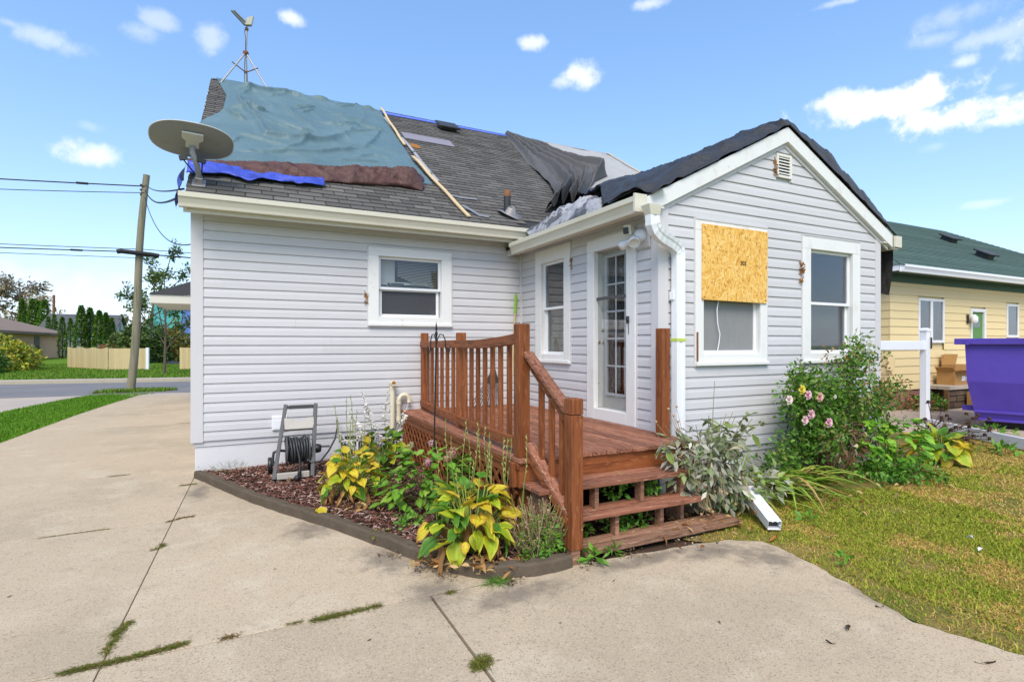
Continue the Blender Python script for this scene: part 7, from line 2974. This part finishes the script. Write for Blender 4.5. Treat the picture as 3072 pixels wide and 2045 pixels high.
# ---- dead coneflower stalks by the vinyl post
def coneflowers():
    r = thing('coneflower', (9.6, 4.75, .0), 'dark dried coneflower stalks with round seed heads near the white fence post', 'coneflower')
    rng = random.Random(101)
    heads = [(10.0, 4.85, .62), (10.42, 4.85, .47), (10.62, 4.6, .42), (10.75, 4.5, .40)]
    for i in range(34):
        heads.append((9.7+rng.uniform(-.2, .95), 4.7+rng.uniform(-.55, .3), rng.uniform(.08, .42)))
    for i, h in enumerate(heads):
        b = B()
        b.col = rng.choice([(.05, .03, .02), (.09, .05, .03), (.14, .10, .04)])
        s = Vector((9.55+rng.uniform(-.15, .2), 4.7+rng.uniform(-.15, .15), 0))
        e = Vector(h)
        b.tube([s, s.lerp(e, .5)+Vector((0, 0, .05)), e], .006, 5)
        st = b.build('stalk', 'stem', r)
        b = B()
        b.col = (.06, .03, .022)
        b.lathe(e, [(.004, -.01), (.026, .0), (.030, .012), (.022, .03), (.004, .038)], 8)
        for k in range(6):
            a = k*1.05
            b.bar(e+Vector((0, 0, .002)), e+Vector((math.cos(a)*.05, math.sin(a)*.05, -.02)), .012, .003)
        b.build('seed_head', 'stem', st)
    foliage('foliage', 300, blob_sampler([(9.6, 4.65, .16, .45, .3, .16, 1), (10.1, 4.5, .12, .5, .3, .12, 1)], .2), (.03, .06), (.4, .6), [(.05, .035, .02), (.09, .06, .03), (.06, .09, .02), (.03, .02, .015)], r, 102)
    foliage('foliage', 90, blob_sampler([(8.9, 4.9, .3, .45, .2, .22, 1)], .2), (.03, .06), (.4, .6), [(.20, .22, .06), (.36, .24, .15), (.30, .10, .12)], r, 103)
coneflowers()

# ---- ground weeds and small plants
def tuft(name, label, cat_, pts, n, h, seed, pal, spread=.02, group=None, w=.003):
    rs = np.random.default_rng(seed)
    pts = np.asarray(pts, float)
    k = rs.integers(0, len(pts)-1, n) if len(pts) > 1 else np.zeros(n, int)
    t = rs.random((n, 1))
    P = np.zeros((n, 3))
    if len(pts) > 1:
        P[:, :2] = pts[k]*(1-t)+pts[k+1]*t
    else:
        P[:, :2] = pts[0]
    P[:, :2] += rs.normal(0, spread*.8, (n, 2))*(.35+1.3*rs.random((n, 1))**2)
    P[:, 2] = .001
    a = rs.uniform(0, 2*np.pi, n)
    D = np.stack([np.cos(a), np.sin(a), rs.uniform(.05, .8, n)], 1)
    Nn = np.stack([np.zeros(n), np.zeros(n), np.ones(n)], 1)+rs.normal(0, .3, (n, 3))
    L = rs.uniform(.3, .85, n)*h
    v, q, c = leaf_arrays(P, D, Nn, L, np.full(n, w)*rs.uniform(.7, 1.5, n), rs.uniform(.1, .6, n), pick(rs, pal, n, .2), ns=2, shape=.6)
    v[:, 2] = np.maximum(v[:, 2], .002)
    o = npmesh(name, v, quads=q, cols=c, mat='blade')
    return tag(o, label, cat_, group)
WG = 'weeds in the joints of the concrete'
MOSS = [(.12, .16, .018), (.17, .19, .025), (.22, .20, .05), (.09, .12, .015), (.20, .13, .05)]
BRN = [(.20, .11, .035), (.14, .075, .025), (.16, .14, .03)]
def weed(label, pts, n, h, seed, pal=MOSS, spread=.018):
    tuft('crack_weed', label, 'weed', pts, n, h, seed, pal, spread, WG)
weed('small weed at the drive joint beside the house corner', [(-.62, 7.0), (-.46, 7.02)], 240, .045, 1)
weed('brown moss where the two driveway joints cross', [(-.60, 5.62), (-.50, 5.70), (-.40, 5.71)], 420, .03, 2, BRN)
weed('thin green moss line left of the crossing joints', [(-1.48, 5.62), (-1.0, 5.64)], 420, .025, 3, MOSS, .008)
weed('sprig with runners on the joint in front of the bed', [(-.62, 4.90), (-.56, 4.96), (-.56, 5.02)], 200, .045, 4)
weed('dense green tuft near the foot of the long drive joint', [(-.62, 3.56), (-.60, 3.62), (-.57, 3.70)], 700, .035, 5)
weed('patchy brown green weed at the end of the long drive joint', [(-.62, 3.36), (-.62, 3.46), (-.60, 3.54)], 420, .03, 6)
weed('long thick strip of green weed in the cross joint', [(-.78, 3.265), (-.5, 3.27), (-.27, 3.30)], 2000, .042, 7, MOSS, .016)
weed('dry brown sprig in the cross joint right of the long green strip', [(-.10, 3.26), (-.02, 3.27)], 140, .035, 8, BRN)
weed('tiny moss patch in the cross joint short of the spreading tuft', [(.22, 3.265), (.30, 3.268)], 130, .022, 9)
weed('spreading feathery weed in the cross joint below the edging bend', [(.36, 3.25), (.52, 3.25), (.74, 3.26)], 700, .06, 10)
weed('curled sprig beside the meeting of the two near joints', [(1.16, 3.22), (1.20, 3.24)], 150, .035, 11)
weed('round tuft of weed on the joint running to the bottom edge', [(1.02, 2.42), (1.05, 2.45), (1.08, 2.47)], 1100, .05, 12, MOSS, .022)
weed('grassy weed growing under the outer bend of the edging', [(1.44, 3.235), (1.56, 3.215)], 160, .15, 13, LIGHTGREEN, .02)
weed('small grass patch on the far drive joint', [(-1.42, 7.86), (-1.24, 7.87)], 200, .04, 14)
weed('grass growing through the drive joint far along the house wall', [(-1.2, 12.49), (-.9, 12.5)], 200, .04, 15)

def lowplant(name, label, cat_, loc, r_, h, n, seed, pal=LIGHTGREEN, L=(.03, .06), group='small weeds', W=(.5, .65)):
    r = thing(name, (loc[0], loc[1], 0), label, cat_, group)
    foliage('foliage', n, blob_sampler([(loc[0], loc[1], loc[2] if len(loc) > 2 else .03, r_, r_*.8, h, 1)], .2), L, W, pal, r, seed)
lowplant('weed_plant', 'green seedlings between the lowest and middle treads at the left', 'weed', (2.75, 3.62, .08), .12, .10, 90, 201)
lowplant('weed_plant', 'green seedlings between the lowest and middle treads at the centre', 'weed', (2.95, 3.60, .08), .14, .12, 140, 202)
lowplant('weed_plant', 'leafy vine showing between middle and top treads at the centre', 'weed', (2.82, 3.70, .34), .12, .12, 90, 203)
lowplant('weed_plant', 'leafy vine showing between middle and top treads at the right', 'weed', (3.15, 3.68, .33), .12, .11, 90, 204)
lowplant('weed_plant', 'grassy sprout under the middle tread beside the stair post', 'weed', (2.40, 3.60, .08), .10, .09, 80, 205)
lowplant('weed_plant', 'bright green dandelion leaf cluster at the left end of the lowest tread', 'weed', (2.27, 3.22, .03), .06, .05, 26, 206, L=(.08, .13), W=(.3, .4))
lowplant('weed_plant', 'bright green weed leaning on the front of the lowest tread', 'weed', (2.47, 3.27, .03), .06, .04, 40, 207, L=(.05, .09), W=(.25, .35))
lowplant('weed_plant', 'low broad weed in the lawn by the open end of the loose downspout', 'weed', (4.50, 3.09, .0), .13, .05, 60, 208, L=(.05, .08))
lowplant('weed_plant', 'small clover patch in the mulch in front of the hydrangea', 'weed', (1.25, 4.42, .08), .12, .05, 130, 209)
lowplant('weed_plant', 'tiny green sprouts in the mulch by the edging bend', 'weed', (.98, 4.28, .07), .10, .03, 80, 210, MOSS, (.015, .03))
lowplant('weed_plant', 'small clover by the foot of the hose reel', 'weed', (.45, 6.55, .08), .12, .04, 120, 211, MOSS, (.02, .035))
lowplant('weed_plant', 'thin grass along the foundation corner', 'weed', (-.15, 7.30, .08), .20, .06, 130, 212, [(.20, .22, .06), (.30, .26, .10), (.12, .17, .03)], (.06, .11), W=(.04, .07))
lowplant('weed_plant', 'low weeds in the lawn edge right of the near slab', 'weed', (3.88, 2.40, .0), .10, .05, 50, 213, L=(.04, .06))
lowplant('weed_plant', 'green leafy weeds along the fallen rail at the frame edge', 'weed', (9.85, 3.85, .03), .26, .08, 90, 214, L=(.08, .16), W=(.3, .45))
lowplant('weed_plant', 'green weeds under the near edge of the dumpster', 'weed', (11.7, 4.7, .03), .40, .08, 120, 215, L=(.08, .16), W=(.35, .5))
lowplant('weed_plant', 'green bushy plant below the neighbour window', 'weed', (14.85, 7.15, .14), .30, .20, 170, 216, L=(.10, .18))
lowplant('weed_plant', 'reddish plants along the neighbour foundation', 'weed', (14.6, 7.25, .12), .6, .16, 200, 217, [(.28, .14, .05), (.12, .17, .03), (.34, .20, .08)], L=(.08, .14))
lowplant('weed_plant', 'leafy ground plants at the foot of the rose bush', 'weed', (6.55, 3.75, .12), .5, .16, 420, 218, GREEN+LIGHTGREEN, (.04, .07))
lowplant('weed_plant', 'low green plants under the bright hydrangea', 'weed', (6.9, 3.55, .08), .45, .12, 420, 219, GREEN+LIGHTGREEN, (.04, .08))
lowplant('weed_plant', 'straggly green weed in front of the bare grey foundation', 'weed', (5.25, 4.05, .18), .35, .18, 180, 220, GREEN, (.05, .08))

# dead leaves in the beds
def litter_patch(name, label, pts, n, seed, pal, L):
    rs = np.random.default_rng(seed)
    pts = np.asarray(pts, float)
    k = rs.integers(0, len(pts), n)
    P = np.zeros((n, 3)); P[:, :2] = pts[k, :2]+rs.normal(0, 1, (n, 2))*pts[k, 3:4]; P[:, 2] = pts[k, 2]+rs.uniform(0, .02, n)
    a = rs.uniform(0, 6.28, n)
    D = np.stack([np.cos(a), np.sin(a), rs.uniform(-.3, .5, n)], 1)
    Nn = rs.normal(0, .5, (n, 3)); Nn[:, 2] += .8
    Ls = rs.uniform(L[0], L[1], n)
    v, q, c = leaf_arrays(P, D, Nn, Ls, Ls*rs.uniform(.3, .6, n), rs.uniform(-.6, .8, n), pick(rs, pal, n, .2), ns=3, fold=.4)
    o = npmesh(name, v, quads=q, cols=c, mat='leaf_matte', kind='stuff')
litter_patch('dead_leaves', '', [(1.0, 5.1, .07, .14), (1.5, 3.42, .08, .13), (1.2, 3.6, .07, .1), (3.2, 3.6, .03, .2), (3.6, 3.4, .04, .16), (2.7, 3.66, .02, .18), (6.2, 3.8, .02, .3), (6.9, 3.55, .02, .3), (5.2, 3.6, .02, .3)], 620, 301, DRY+[(.52, .36, .16)], (.03, .08))
litter_patch('edge_litter', '', [(.98, 3.98, .004, .05), (1.12, 3.66, .004, .05), (1.25, 3.45, .004, .05), (1.6, 3.19, .004, .05), (2.2, 3.22, .004, .06), (2.6, 3.22, .004, .08), (3.2, 3.2, .004, .1)], 420, 302, [(.16, .10, .05), (.10, .065, .035), (.30, .20, .10), (.42, .34, .22)], (.008, .028))
def drop(label, loc, L, a, seed, mat='dry_leaf', w=.4, lift=.012):
    b = B()
    d = Vector((math.cos(a), math.sin(a), 0)); s = Vector((-d.y, d.x, 0))
    n = 6
    vs = []
    for k in range(n+1):
        t = k/n
        ww = L*w*.5*math.sin(math.pi*min(.99, max(.03, t))**.8)
        c = Vector(loc)+d*L*(t-.5)+Vector((0, 0, .004+lift*math.sin(t*3+seed)))
        vs += [c-s*ww+Vector((0, 0, abs(lift)*.9)), c, c+s*ww+Vector((0, 0, abs(lift)*.5))]
    fs = [f for k in range(n) for f in ((k*3, k*3+1, k*3+4, k*3+3), (k*3+1, k*3+2, k*3+5, k*3+4))]
    b.add(vs, fs, True)
    tag(b.build('fallen_leaf' if mat != 'litter_white' else 'paper_scrap', mat), label, 'leaf' if mat != 'litter_white' else 'paper scrap', 'scraps on the concrete and lawn')
M('leaf_dark', (.07, .05, .03), .9, .1)
drop('largest shrivelled brown leaf on the near slab', (2.99, 1.84, 0), .10, .6, 1, 'leaf_dark', .25)
drop('dark flat leaf on the slab just below the shrivelled one', (2.76, 1.79, 0), .05, -.5, 2, 'leaf_dark', .3)
drop('dark twig like leaf near the slab edge', (3.41, 1.91, 0), .06, -.3, 3, 'leaf_dark', .2)
drop('long stemmed dark leaf near the right frame edge', (3.27, 1.34, 0), .09, -.7, 4, 'leaf_dark', .25)
drop('orange curled leaf at the lawn edge beside the loose downspout', (3.81, 2.94, 0), .085, .0, 5, 'dry_leaf', .4, .02)
drop('white paper scrap lying flat on the lawn', (4.96, 2.06, .02), .06, .1, 6, 'litter_white', .5)
drop('narrow white scrap standing in the grass', (5.13, 2.2, .03), .07, 1.0, 7, 'litter_white', .25, .02)
drop('tiny white scrap in the grass near the lawn weeds', (4.2, 2.75, .015), .045, .3, 8, 'litter_white', .4)
def yellow_leaf():
    o = leaf_proto('fallen_leaf', .13, .10, 'leaf', None, (.66, .52, .03), (.66, .48, .05), (.55, .36, .06), seed=4, droop=.2)
    o.location = (.60, 5.08, .11); o.rotation_euler = (.1, .3, -1.1)
    tag(o, 'bright yellow hosta leaf fallen on the mulch near the edging', 'leaf', 'scraps on the concrete and lawn')
yellow_leaf()
for i, (x, y) in enumerate(((.2, 4.1), (-.1, 2.6), (.6, 2.9), (-1.3, 4.4), (1.6, 2.6), (2.2, 2.9), (2.4, 2.2))):
    drop(('dark crumb on the slab beside the edging bend', 'dark crumb on the slab below the long green weed strip', 'dark crumb above the near joint meeting', 'dark crumb on the left slab', 'dark crumb right of the near long joint', 'dark crumb in front of the lowest tread', 'dark crumb in the middle of the near right slab')[i], (x, y, 0), .022, i*1.3, i, 'leaf_dark', .4, .004)

# ---- lawn blades
LAWN = [(3.55, -1.2), (3.53, 1.29), (3.43, 1.76), (3.6, 2.28), (3.68, 2.6), (3.76, 2.95), (3.4, 3.16), (3.0, 3.22), (2.9, 3.27), (3.7, 3.30), (3.95, 3.5), (4.3, 3.9), (4.9, 3.8), (5.9, 3.6), (6.6, 3.45), (7.4, 3.62), (8.9, 3.85), (9.6, 4.2), (10.5, 4.6), (11.2, 5.2), (12.0, 5.0), (11.0, 3.6), (10.2, 1.5), (9.0, -1.2)]
def np_in_poly(x, y, poly):
    c = np.zeros(len(x), bool)
    j = len(poly)-1
    for i in range(len(poly)):
        xi, yi = poly[i]; xj, yj = poly[j]
        m = ((yi > y) != (yj > y)) & (x < (xj-xi)*(y-yi)/(yj-yi+1e-12)+xi)
        c ^= m
        j = i
    return c
def grass():
    rs = np.random.default_rng(5)
    parts = []
    tot = 0
    N = 760000
    x = rs.uniform(3.3, 12, N); y = rs.uniform(-1.2, 5.3, N)
    m = np_in_poly(x, y, LAWN) & (y > .33*x-1.5)
    d = np.hypot(x, y)
    m &= rs.random(N) < np.clip((5.2/d)**1.7, .10, 1)
    x, y, d = x[m], y[m], d[m]
    n = len(x)
    f = .62*vnoise(x, y, 1, 1.5)+.32*vnoise(x, y, 2, 3.7)+.12*vnoise(x, y, 3, 11)
    # drier towards the drive side and the far tan patch
    dry = np.clip((f-.50)*5.5+.84, .14, 1)
    far = np.clip((x-8.2)/1.0, 0, 1)*np.clip((4.15-y+.35*(x-8.5))/.6, 0, 1)
    dry = np.maximum(dry*.93, far*.96)
    bare = vnoise(x, y, 9, 2.3)
    ey = np.array([-.2, .9, 1.29, 1.76, 2.05, 2.28, 2.6, 2.95, 3.1, 6]); ex = np.array([3.56, 3.55, 3.53, 3.42, 3.52, 3.6, 3.66, 3.72, 3.6, 3.6])
    near = x-np.interp(y, ey, ex)
    keep = rs.random(n) > np.maximum(np.clip((bare-.60)*3, 0, .7), np.where((near < .16+.25*vnoise(x, y, 21, 3)) & (y > .9) & (y < 3.3), .72, 0))
    x, y, d, dry = x[keep], y[keep], d[keep], dry[keep]
    n = len(x)
    isdry = rs.random(n) < dry*.9
    g1 = pick(rs, [(.27, .33, .025), (.36, .39, .035), (.18, .26, .018), (.44, .42, .06)], n, .2)
    g2 = pick(rs, [(.66, .40, .12), (.58, .33, .085), (.72, .49, .19), (.55, .40, .08)], n, .2)
    col = np.where(isdry[:, None], g2, g1)
    a = rs.uniform(0, 2*np.pi, n)
    hgt = np.where(isdry, rs.uniform(.011, .03, n), rs.uniform(.014, .040, n))*np.clip(.7+.6*vnoise(x, y, 7, 2.1), .5, 1.3)
    D = np.stack([np.cos(a), np.sin(a), np.where(isdry, rs.uniform(.1, 1.0, n), rs.uniform(.5, 2.2, n))], 1)
    Nn = np.stack([-np.cos(a)*.6, -np.sin(a)*.6, np.ones(n)], 1)
    P = np.stack([x, y, np.full(n, -.013)], 1)
    wv = rs.uniform(.0016, .0034, n)*np.clip(d/4.5, .9, 2.2)
    # single tapering blade: 5 verts, folded over near the tip
    D /= np.linalg.norm(D, axis=1, keepdims=True)
    S_ = np.stack([-np.sin(a), np.cos(a), np.zeros(n)], 1)
    V = np.zeros((n, 5, 3)); C = np.zeros((n, 5, 3))
    mid = P+D*(hgt*.6)[:, None]
    tip = P+D*(hgt)[:, None]+np.stack([np.cos(a), np.sin(a), -.35*np.ones(n)], 1)*(hgt*.35)[:, None]
    V[:, 0] = P-S_*wv[:, None]; V[:, 1] = P+S_*wv[:, None]
    V[:, 2] = mid-S_*(wv*.8)[:, None]; V[:, 3] = mid+S_*(wv*.8)[:, None]; V[:, 4] = tip
    C[:] = col[:, None, :]
    idx = np.arange(n*5).reshape(n, 5)
    q = np.stack([idx[:, 0], idx[:, 1], idx[:, 3], idx[:, 2]], 1)
    t = np.stack([idx[:, 2], idx[:, 3], idx[:, 4]], 1)
    npmesh('grass', V.reshape(-1, 3), quads=q, tris=t, cols=C.reshape(-1, 3), mat='blade', kind='stuff')
grass()
def front_grass():
    rs = np.random.default_rng(15)
    def field(name, poly, N, pal, h, z0, wmul, seed):
        xs = [p[0] for p in poly]; ys = [p[1] for p in poly]
        x = rs.uniform(min(xs), max(xs), N); y = rs.uniform(min(ys), max(ys), N)
        m = np_in_poly(x, y, poly)
        x, y = x[m], y[m]
        n = len(x)
        a = rs.uniform(0, 2*np.pi, n)
        hg_ = rs.uniform(.5, 1, n)*h
        D = np.stack([np.cos(a)*.5, np.sin(a)*.5, np.ones(n)], 1)
        P = np.stack([x, y, np.full(n, z0)], 1)
        S_ = np.stack([-np.sin(a), np.cos(a), np.zeros(n)], 1)
        w = rs.uniform(.003, .006, n)*wmul
        V = np.zeros((n, 3, 3))
        V[:, 0] = P-S_*w[:, None]; V[:, 1] = P+S_*w[:, None]; V[:, 2] = P+D*hg_[:, None]
        C = np.repeat(pick(rs, pal, n, .25)[:, None, :], 3, 1)
        npmesh(name, V.reshape(-1, 3), tris=np.arange(n*3).reshape(n, 3), cols=C.reshape(-1, 3), mat='blade', kind='stuff')
    G = [(.10, .25, .016), (.14, .30, .02), (.18, .33, .026), (.08, .19, .012)]
    field('front_grass', [(-3.5, 8), (-3.44, 11.3), (-3.25, 15.8), (-2.85, 19.9), (-2.45, 20.5), (-3.2, 20.9), (-4.2, 20.7), (-4.6, 19.2), (-5.02, 16.28), (-8, 13.5), (-10, 12), (-10, 5), (-3.5, 5)], 170000, G, .055, -.012, 1.6, 1)
    field('verge_grass', [(-20, 31.2), (-9, 29.4), (-2.1, 28.1), (2, 27.8), (2, 50), (-20, 50)], 90000, G+[(.22, .20, .06)], .12, .075, 5, 2)
    field('pole_grass', [(-4.4, 21.6), (-2.4, 21.6), (-2.0, 22.1), (-3.3, 22.4), (-4.0, 22.3)], 2500, G+[(.26, .24, .07)], .16, -.03, 3, 3)
front_grass()

# ---- trees and shrubs across the street
def far_bush(loc, label, blobs, n, L, pal, seed, name='round_bush', group=None):
    r = thing(name, loc, label, 'bush', group)
    foliage('foliage', n, blob_sampler(blobs, .72), L, (.5, .75), pal, r, seed)
far_bush((-12.7, 39.5, .1), 'large round yellow green bush in front of the brick house', [(-13.3, 40.5, 1.0, 2.1, 2.0, 1.2, 3), (-11.6, 39.3, .75, 1.3, 1.2, .95, 1.4), (-14.6, 41, 1.1, 1.4, 1.4, 1.15, 1)], 5200, (.14, .26), [(.46, .42, .03), (.34, .38, .03), (.20, .28, .025), (.52, .42, .05), (.10, .16, .015)], 401)
far_bush((-12.6, 36, .1), 'dark green bush at the left edge in front of the yellow one', [(-12.9, 36.2, .75, 1.6, 1.2, .95, 2), (-11.6, 35.8, .55, .9, .9, .7, 1)], 3400, (.12, .22), [(.05, .15, .015), (.08, .20, .02), (.03, .09, .012)], 402)
def conifer(loc, H, R, label, seed, n=1100, pal=((.07, .17, .014), (.10, .22, .018), (.16, .27, .025), (.045, .12, .012))):
    r = thing('evergreen_tree', loc, label, 'tree', 'arborvitae trees behind the fence')
    b = B()
    b.col = (.10, .07, .05)
    b.tube([loc, (loc[0], loc[1], loc[2]+H*.9)], .10, 6, taper=[1, .3])
    b.build('trunk', 'stem', r)
    def samp(rs, n):
        t = rs.random(n)**.85
        a = rs.uniform(0, 6.283, n)
        prof = np.clip(np.sin(np.pi*np.clip(.10+.90*t, 0, 1)**.75), .02, 1)**.75
        rad = R*.82*prof*(.72+.28*rs.random(n))*(1+.10*np.sin(a*3+t*9+seed)+.10*np.sin(t*23+a*2))
        P = np.stack([loc[0]+np.cos(a)*rad, loc[1]+np.sin(a)*rad, loc[2]+.1+t*H*.97], 1)
        o = np.stack([np.cos(a), np.sin(a), np.full(n, .9)], 1)
        return P, o
    foliage('crown', int(n*2.2), samp, (H*.028, H*.055), (.35, .55), pal, r, seed)
cy = 48.0
FW = lambda px, t: Vector((.4462+.8949*(px-1536)/1620, .8949-.4462*(px-1536)/1620, 0))*t
def con(px, t, top, wpx, label, seed, n=1100, **k):
    p = FW(px, t)
    H = 1.57+(1032-top)/1620*t
    conifer((p.x, p.y, .05), H, wpx/2*t/1620, label, seed, n, **k)
con(244, 52, 919, 40, 'tallest arborvitae at the left of the group behind the pale fence', 501)
con(270, 53, 925, 38, 'dense arborvitae just right of the tallest one behind the fence', 502)
con(298, 52, 934, 36, 'arborvitae in the middle of the group behind the fence', 503)
con(318, 53, 941, 34, 'arborvitae second from the right end of the group behind the fence', 504)
con(336, 54, 956, 26, 'slim arborvitae at the right end of the group behind the fence', 505, 800)
con(187, 56, 953, 24, 'small conical arborvitae standing right of the brick house roof', 506, 700)
con(211, 56, 957, 24, 'small conical arborvitae next to the fence end', 507, 700)
con(163, 64, 945, 22, 'slim arborvitae peeking over the brick roof edge', 508, 600)
con(145, 64, 951, 20, 'short arborvitae peeking over the lower brick roof', 509, 600)
con(68, 80, 897, 28, 'leftmost dark evergreen above the brick house roof', 510, 700)
con(97, 80, 896, 30, 'second dark evergreen above the brick house roof', 511, 700)
con(115, 84, 902, 22, 'narrow dark evergreen between its taller neighbours', 512, 600)
con(133, 80, 901, 38, 'widest dark evergreen above the brick house roof', 513, 800)

def broadleaf(loc, H, label, seed, spread, pal, nleaf, L, trunk_r, limbs=6, name='tree', sub=4, start=.3, upb=.8, group='trees beyond the street', lean=(0, 0), dens=1.0):
    r = thing(name, loc, label, 'tree', group)
    rng = random.Random(seed)
    b = B()
    loc = Vector(loc)
    top = loc+Vector((lean[0], lean[1], H))
    b.tube([loc, loc.lerp(top, .4)+Vector((.05, 0, 0)), loc.lerp(top, .9)], trunk_r, 7, taper=[1, .7, .25])
    tips = []
    for i in range(limbs):
        t = start+(.9-start)*i/max(1, limbs-1)
        s = loc.lerp(top, t)
        a = i*2.4+rng.uniform(-.4, .4)
        ln = spread*(1-.55*(t-start))*rng.uniform(.7, 1.15)
        e = s+Vector((math.cos(a)*ln, math.sin(a)*ln, ln*upb*rng.uniform(.6, 1.3)))
        m = s.lerp(e, .5)+Vector((0, 0, -.06*ln))
        b.tube([s, m, e], trunk_r*.4, 6, taper=[1, .7, .3])
        for k in range(sub):
            q = m.lerp(e, rng.uniform(.0, 1))
            e2 = q+Vector((rng.uniform(-1, 1), rng.uniform(-1, 1), rng.uniform(-.1, 1)))*ln*.45
            b.tube([q, q.lerp(e2, .5)+Vector((0, 0, .03)), e2], trunk_r*.16, 4, taper=[1, .7, .4])
            tips.append((q, e2))
        tips.append((m, e))
    b.build('trunk', 'bark', r)
    T0 = np.array([tuple(x[0]) for x in tips]); T1 = np.array([tuple(x[1]) for x in tips])
    def samp(rs, n):
        k = rs.integers(0, len(T0), n)
        t = rs.random((n, 1))**.7
        P = T0[k]*(1-t)+T1[k]*t+rs.normal(0, spread*.055*dens, (n, 3))
        o = (T1[k]-T0[k])
        o = o/(np.linalg.norm(o, axis=1, keepdims=True)+1e-6)
        return P, o
    foliage('crown', nleaf, samp, L, (.35, .55), pal, r, seed+1, droop=.2)
p = FW(493, 26.6)
broadleaf((p.x, p.y, .07), 5.3, 'young thin tree on the verge by the house corner, sparse upswept branches', 601, 1.7, [(.055, .12, .015), (.09, .16, .02), (.03, .07, .01), (.12, .17, .03)], 1500, (.12, .24), .07, limbs=11, sub=4, start=.22, upb=1.1)
p = FW(440, 46)
broadleaf((p.x, p.y, .07), 6.6, 'open crowned tree with crooked limbs right behind the utility pole', 602, 3.3, [(.07, .13, .02), (.12, .18, .03), (.17, .19, .05), (.04, .08, .012)], 2100, (.2, .38), .17, limbs=7, sub=5, start=.25, upb=.55, lean=(.6, 0))
p = FW(60, 105)
broadleaf((p.x, p.y, .07), 13.5, 'wide bare autumn tree far behind the brick house', 603, 6.2, [(.30, .25, .15), (.24, .17, .10), (.36, .30, .20), (.16, .13, .07)], 2300, (.5, .95), .5, limbs=10, sub=7, start=.25, upb=.42, dens=1.6)
def shrub_row():
    items = [(400, 40, 985, 70, 'leafy shrub behind the fence just left of the utility pole'), (455, 42, 985, 80, 'dark green shrub below the open crowned tree'), (520, 44, 990, 90, 'orange tinged shrub beside the house corner'), (360, 50, 1000, 60, 'loose shrub right of the arborvitae group'), (480, 58, 975, 90, 'tall mixed shrub in front of the tarped house')]
    pals = [[(.07, .13, .02), (.12, .17, .03), (.05, .09, .015)], [(.04, .09, .015), (.07, .13, .02)], [(.26, .15, .03), (.10, .14, .02), (.16, .17, .03)], [(.10, .15, .03), (.17, .18, .05)], [(.05, .10, .015), (.18, .16, .03), (.08, .13, .02)]]
    for i, (px, t, top, w, label) in enumerate(items):
        p = FW(px, t)
        H = 1.57+(1032-top)/1620*t
        R_ = w/2*t/1620
        far_bush((p.x, p.y, .07), label, [(p.x, p.y, H*.5, R_, R_, H*.52, 2), (p.x+R_*.5, p.y, H*.4, R_*.6, R_*.6, H*.4, 1)], 1500, (.16, .34), pals[i], 700+i, 'shrub', 'shrubs beyond the street')
shrub_row()
def treeline():
    rs = np.random.default_rng(77)
    bl = []
    for i in range(46):
        x = -150+i*7+rs.uniform(-3, 3)
        y = 165+rs.uniform(-15, 15)
        h = rs.uniform(3, 6.5)
        bl.append((x, y, h*.5, 6, 5, h*.62, 1))
    rs2 = blob_sampler(bl, .6)
    foliage('distant_trees', 9000, rs2, (1.0, 2.2), (.6, .9), [(.05, .08, .025), (.08, .10, .03), (.12, .10, .04), (.04, .06, .02)], None, 78)
treeline()
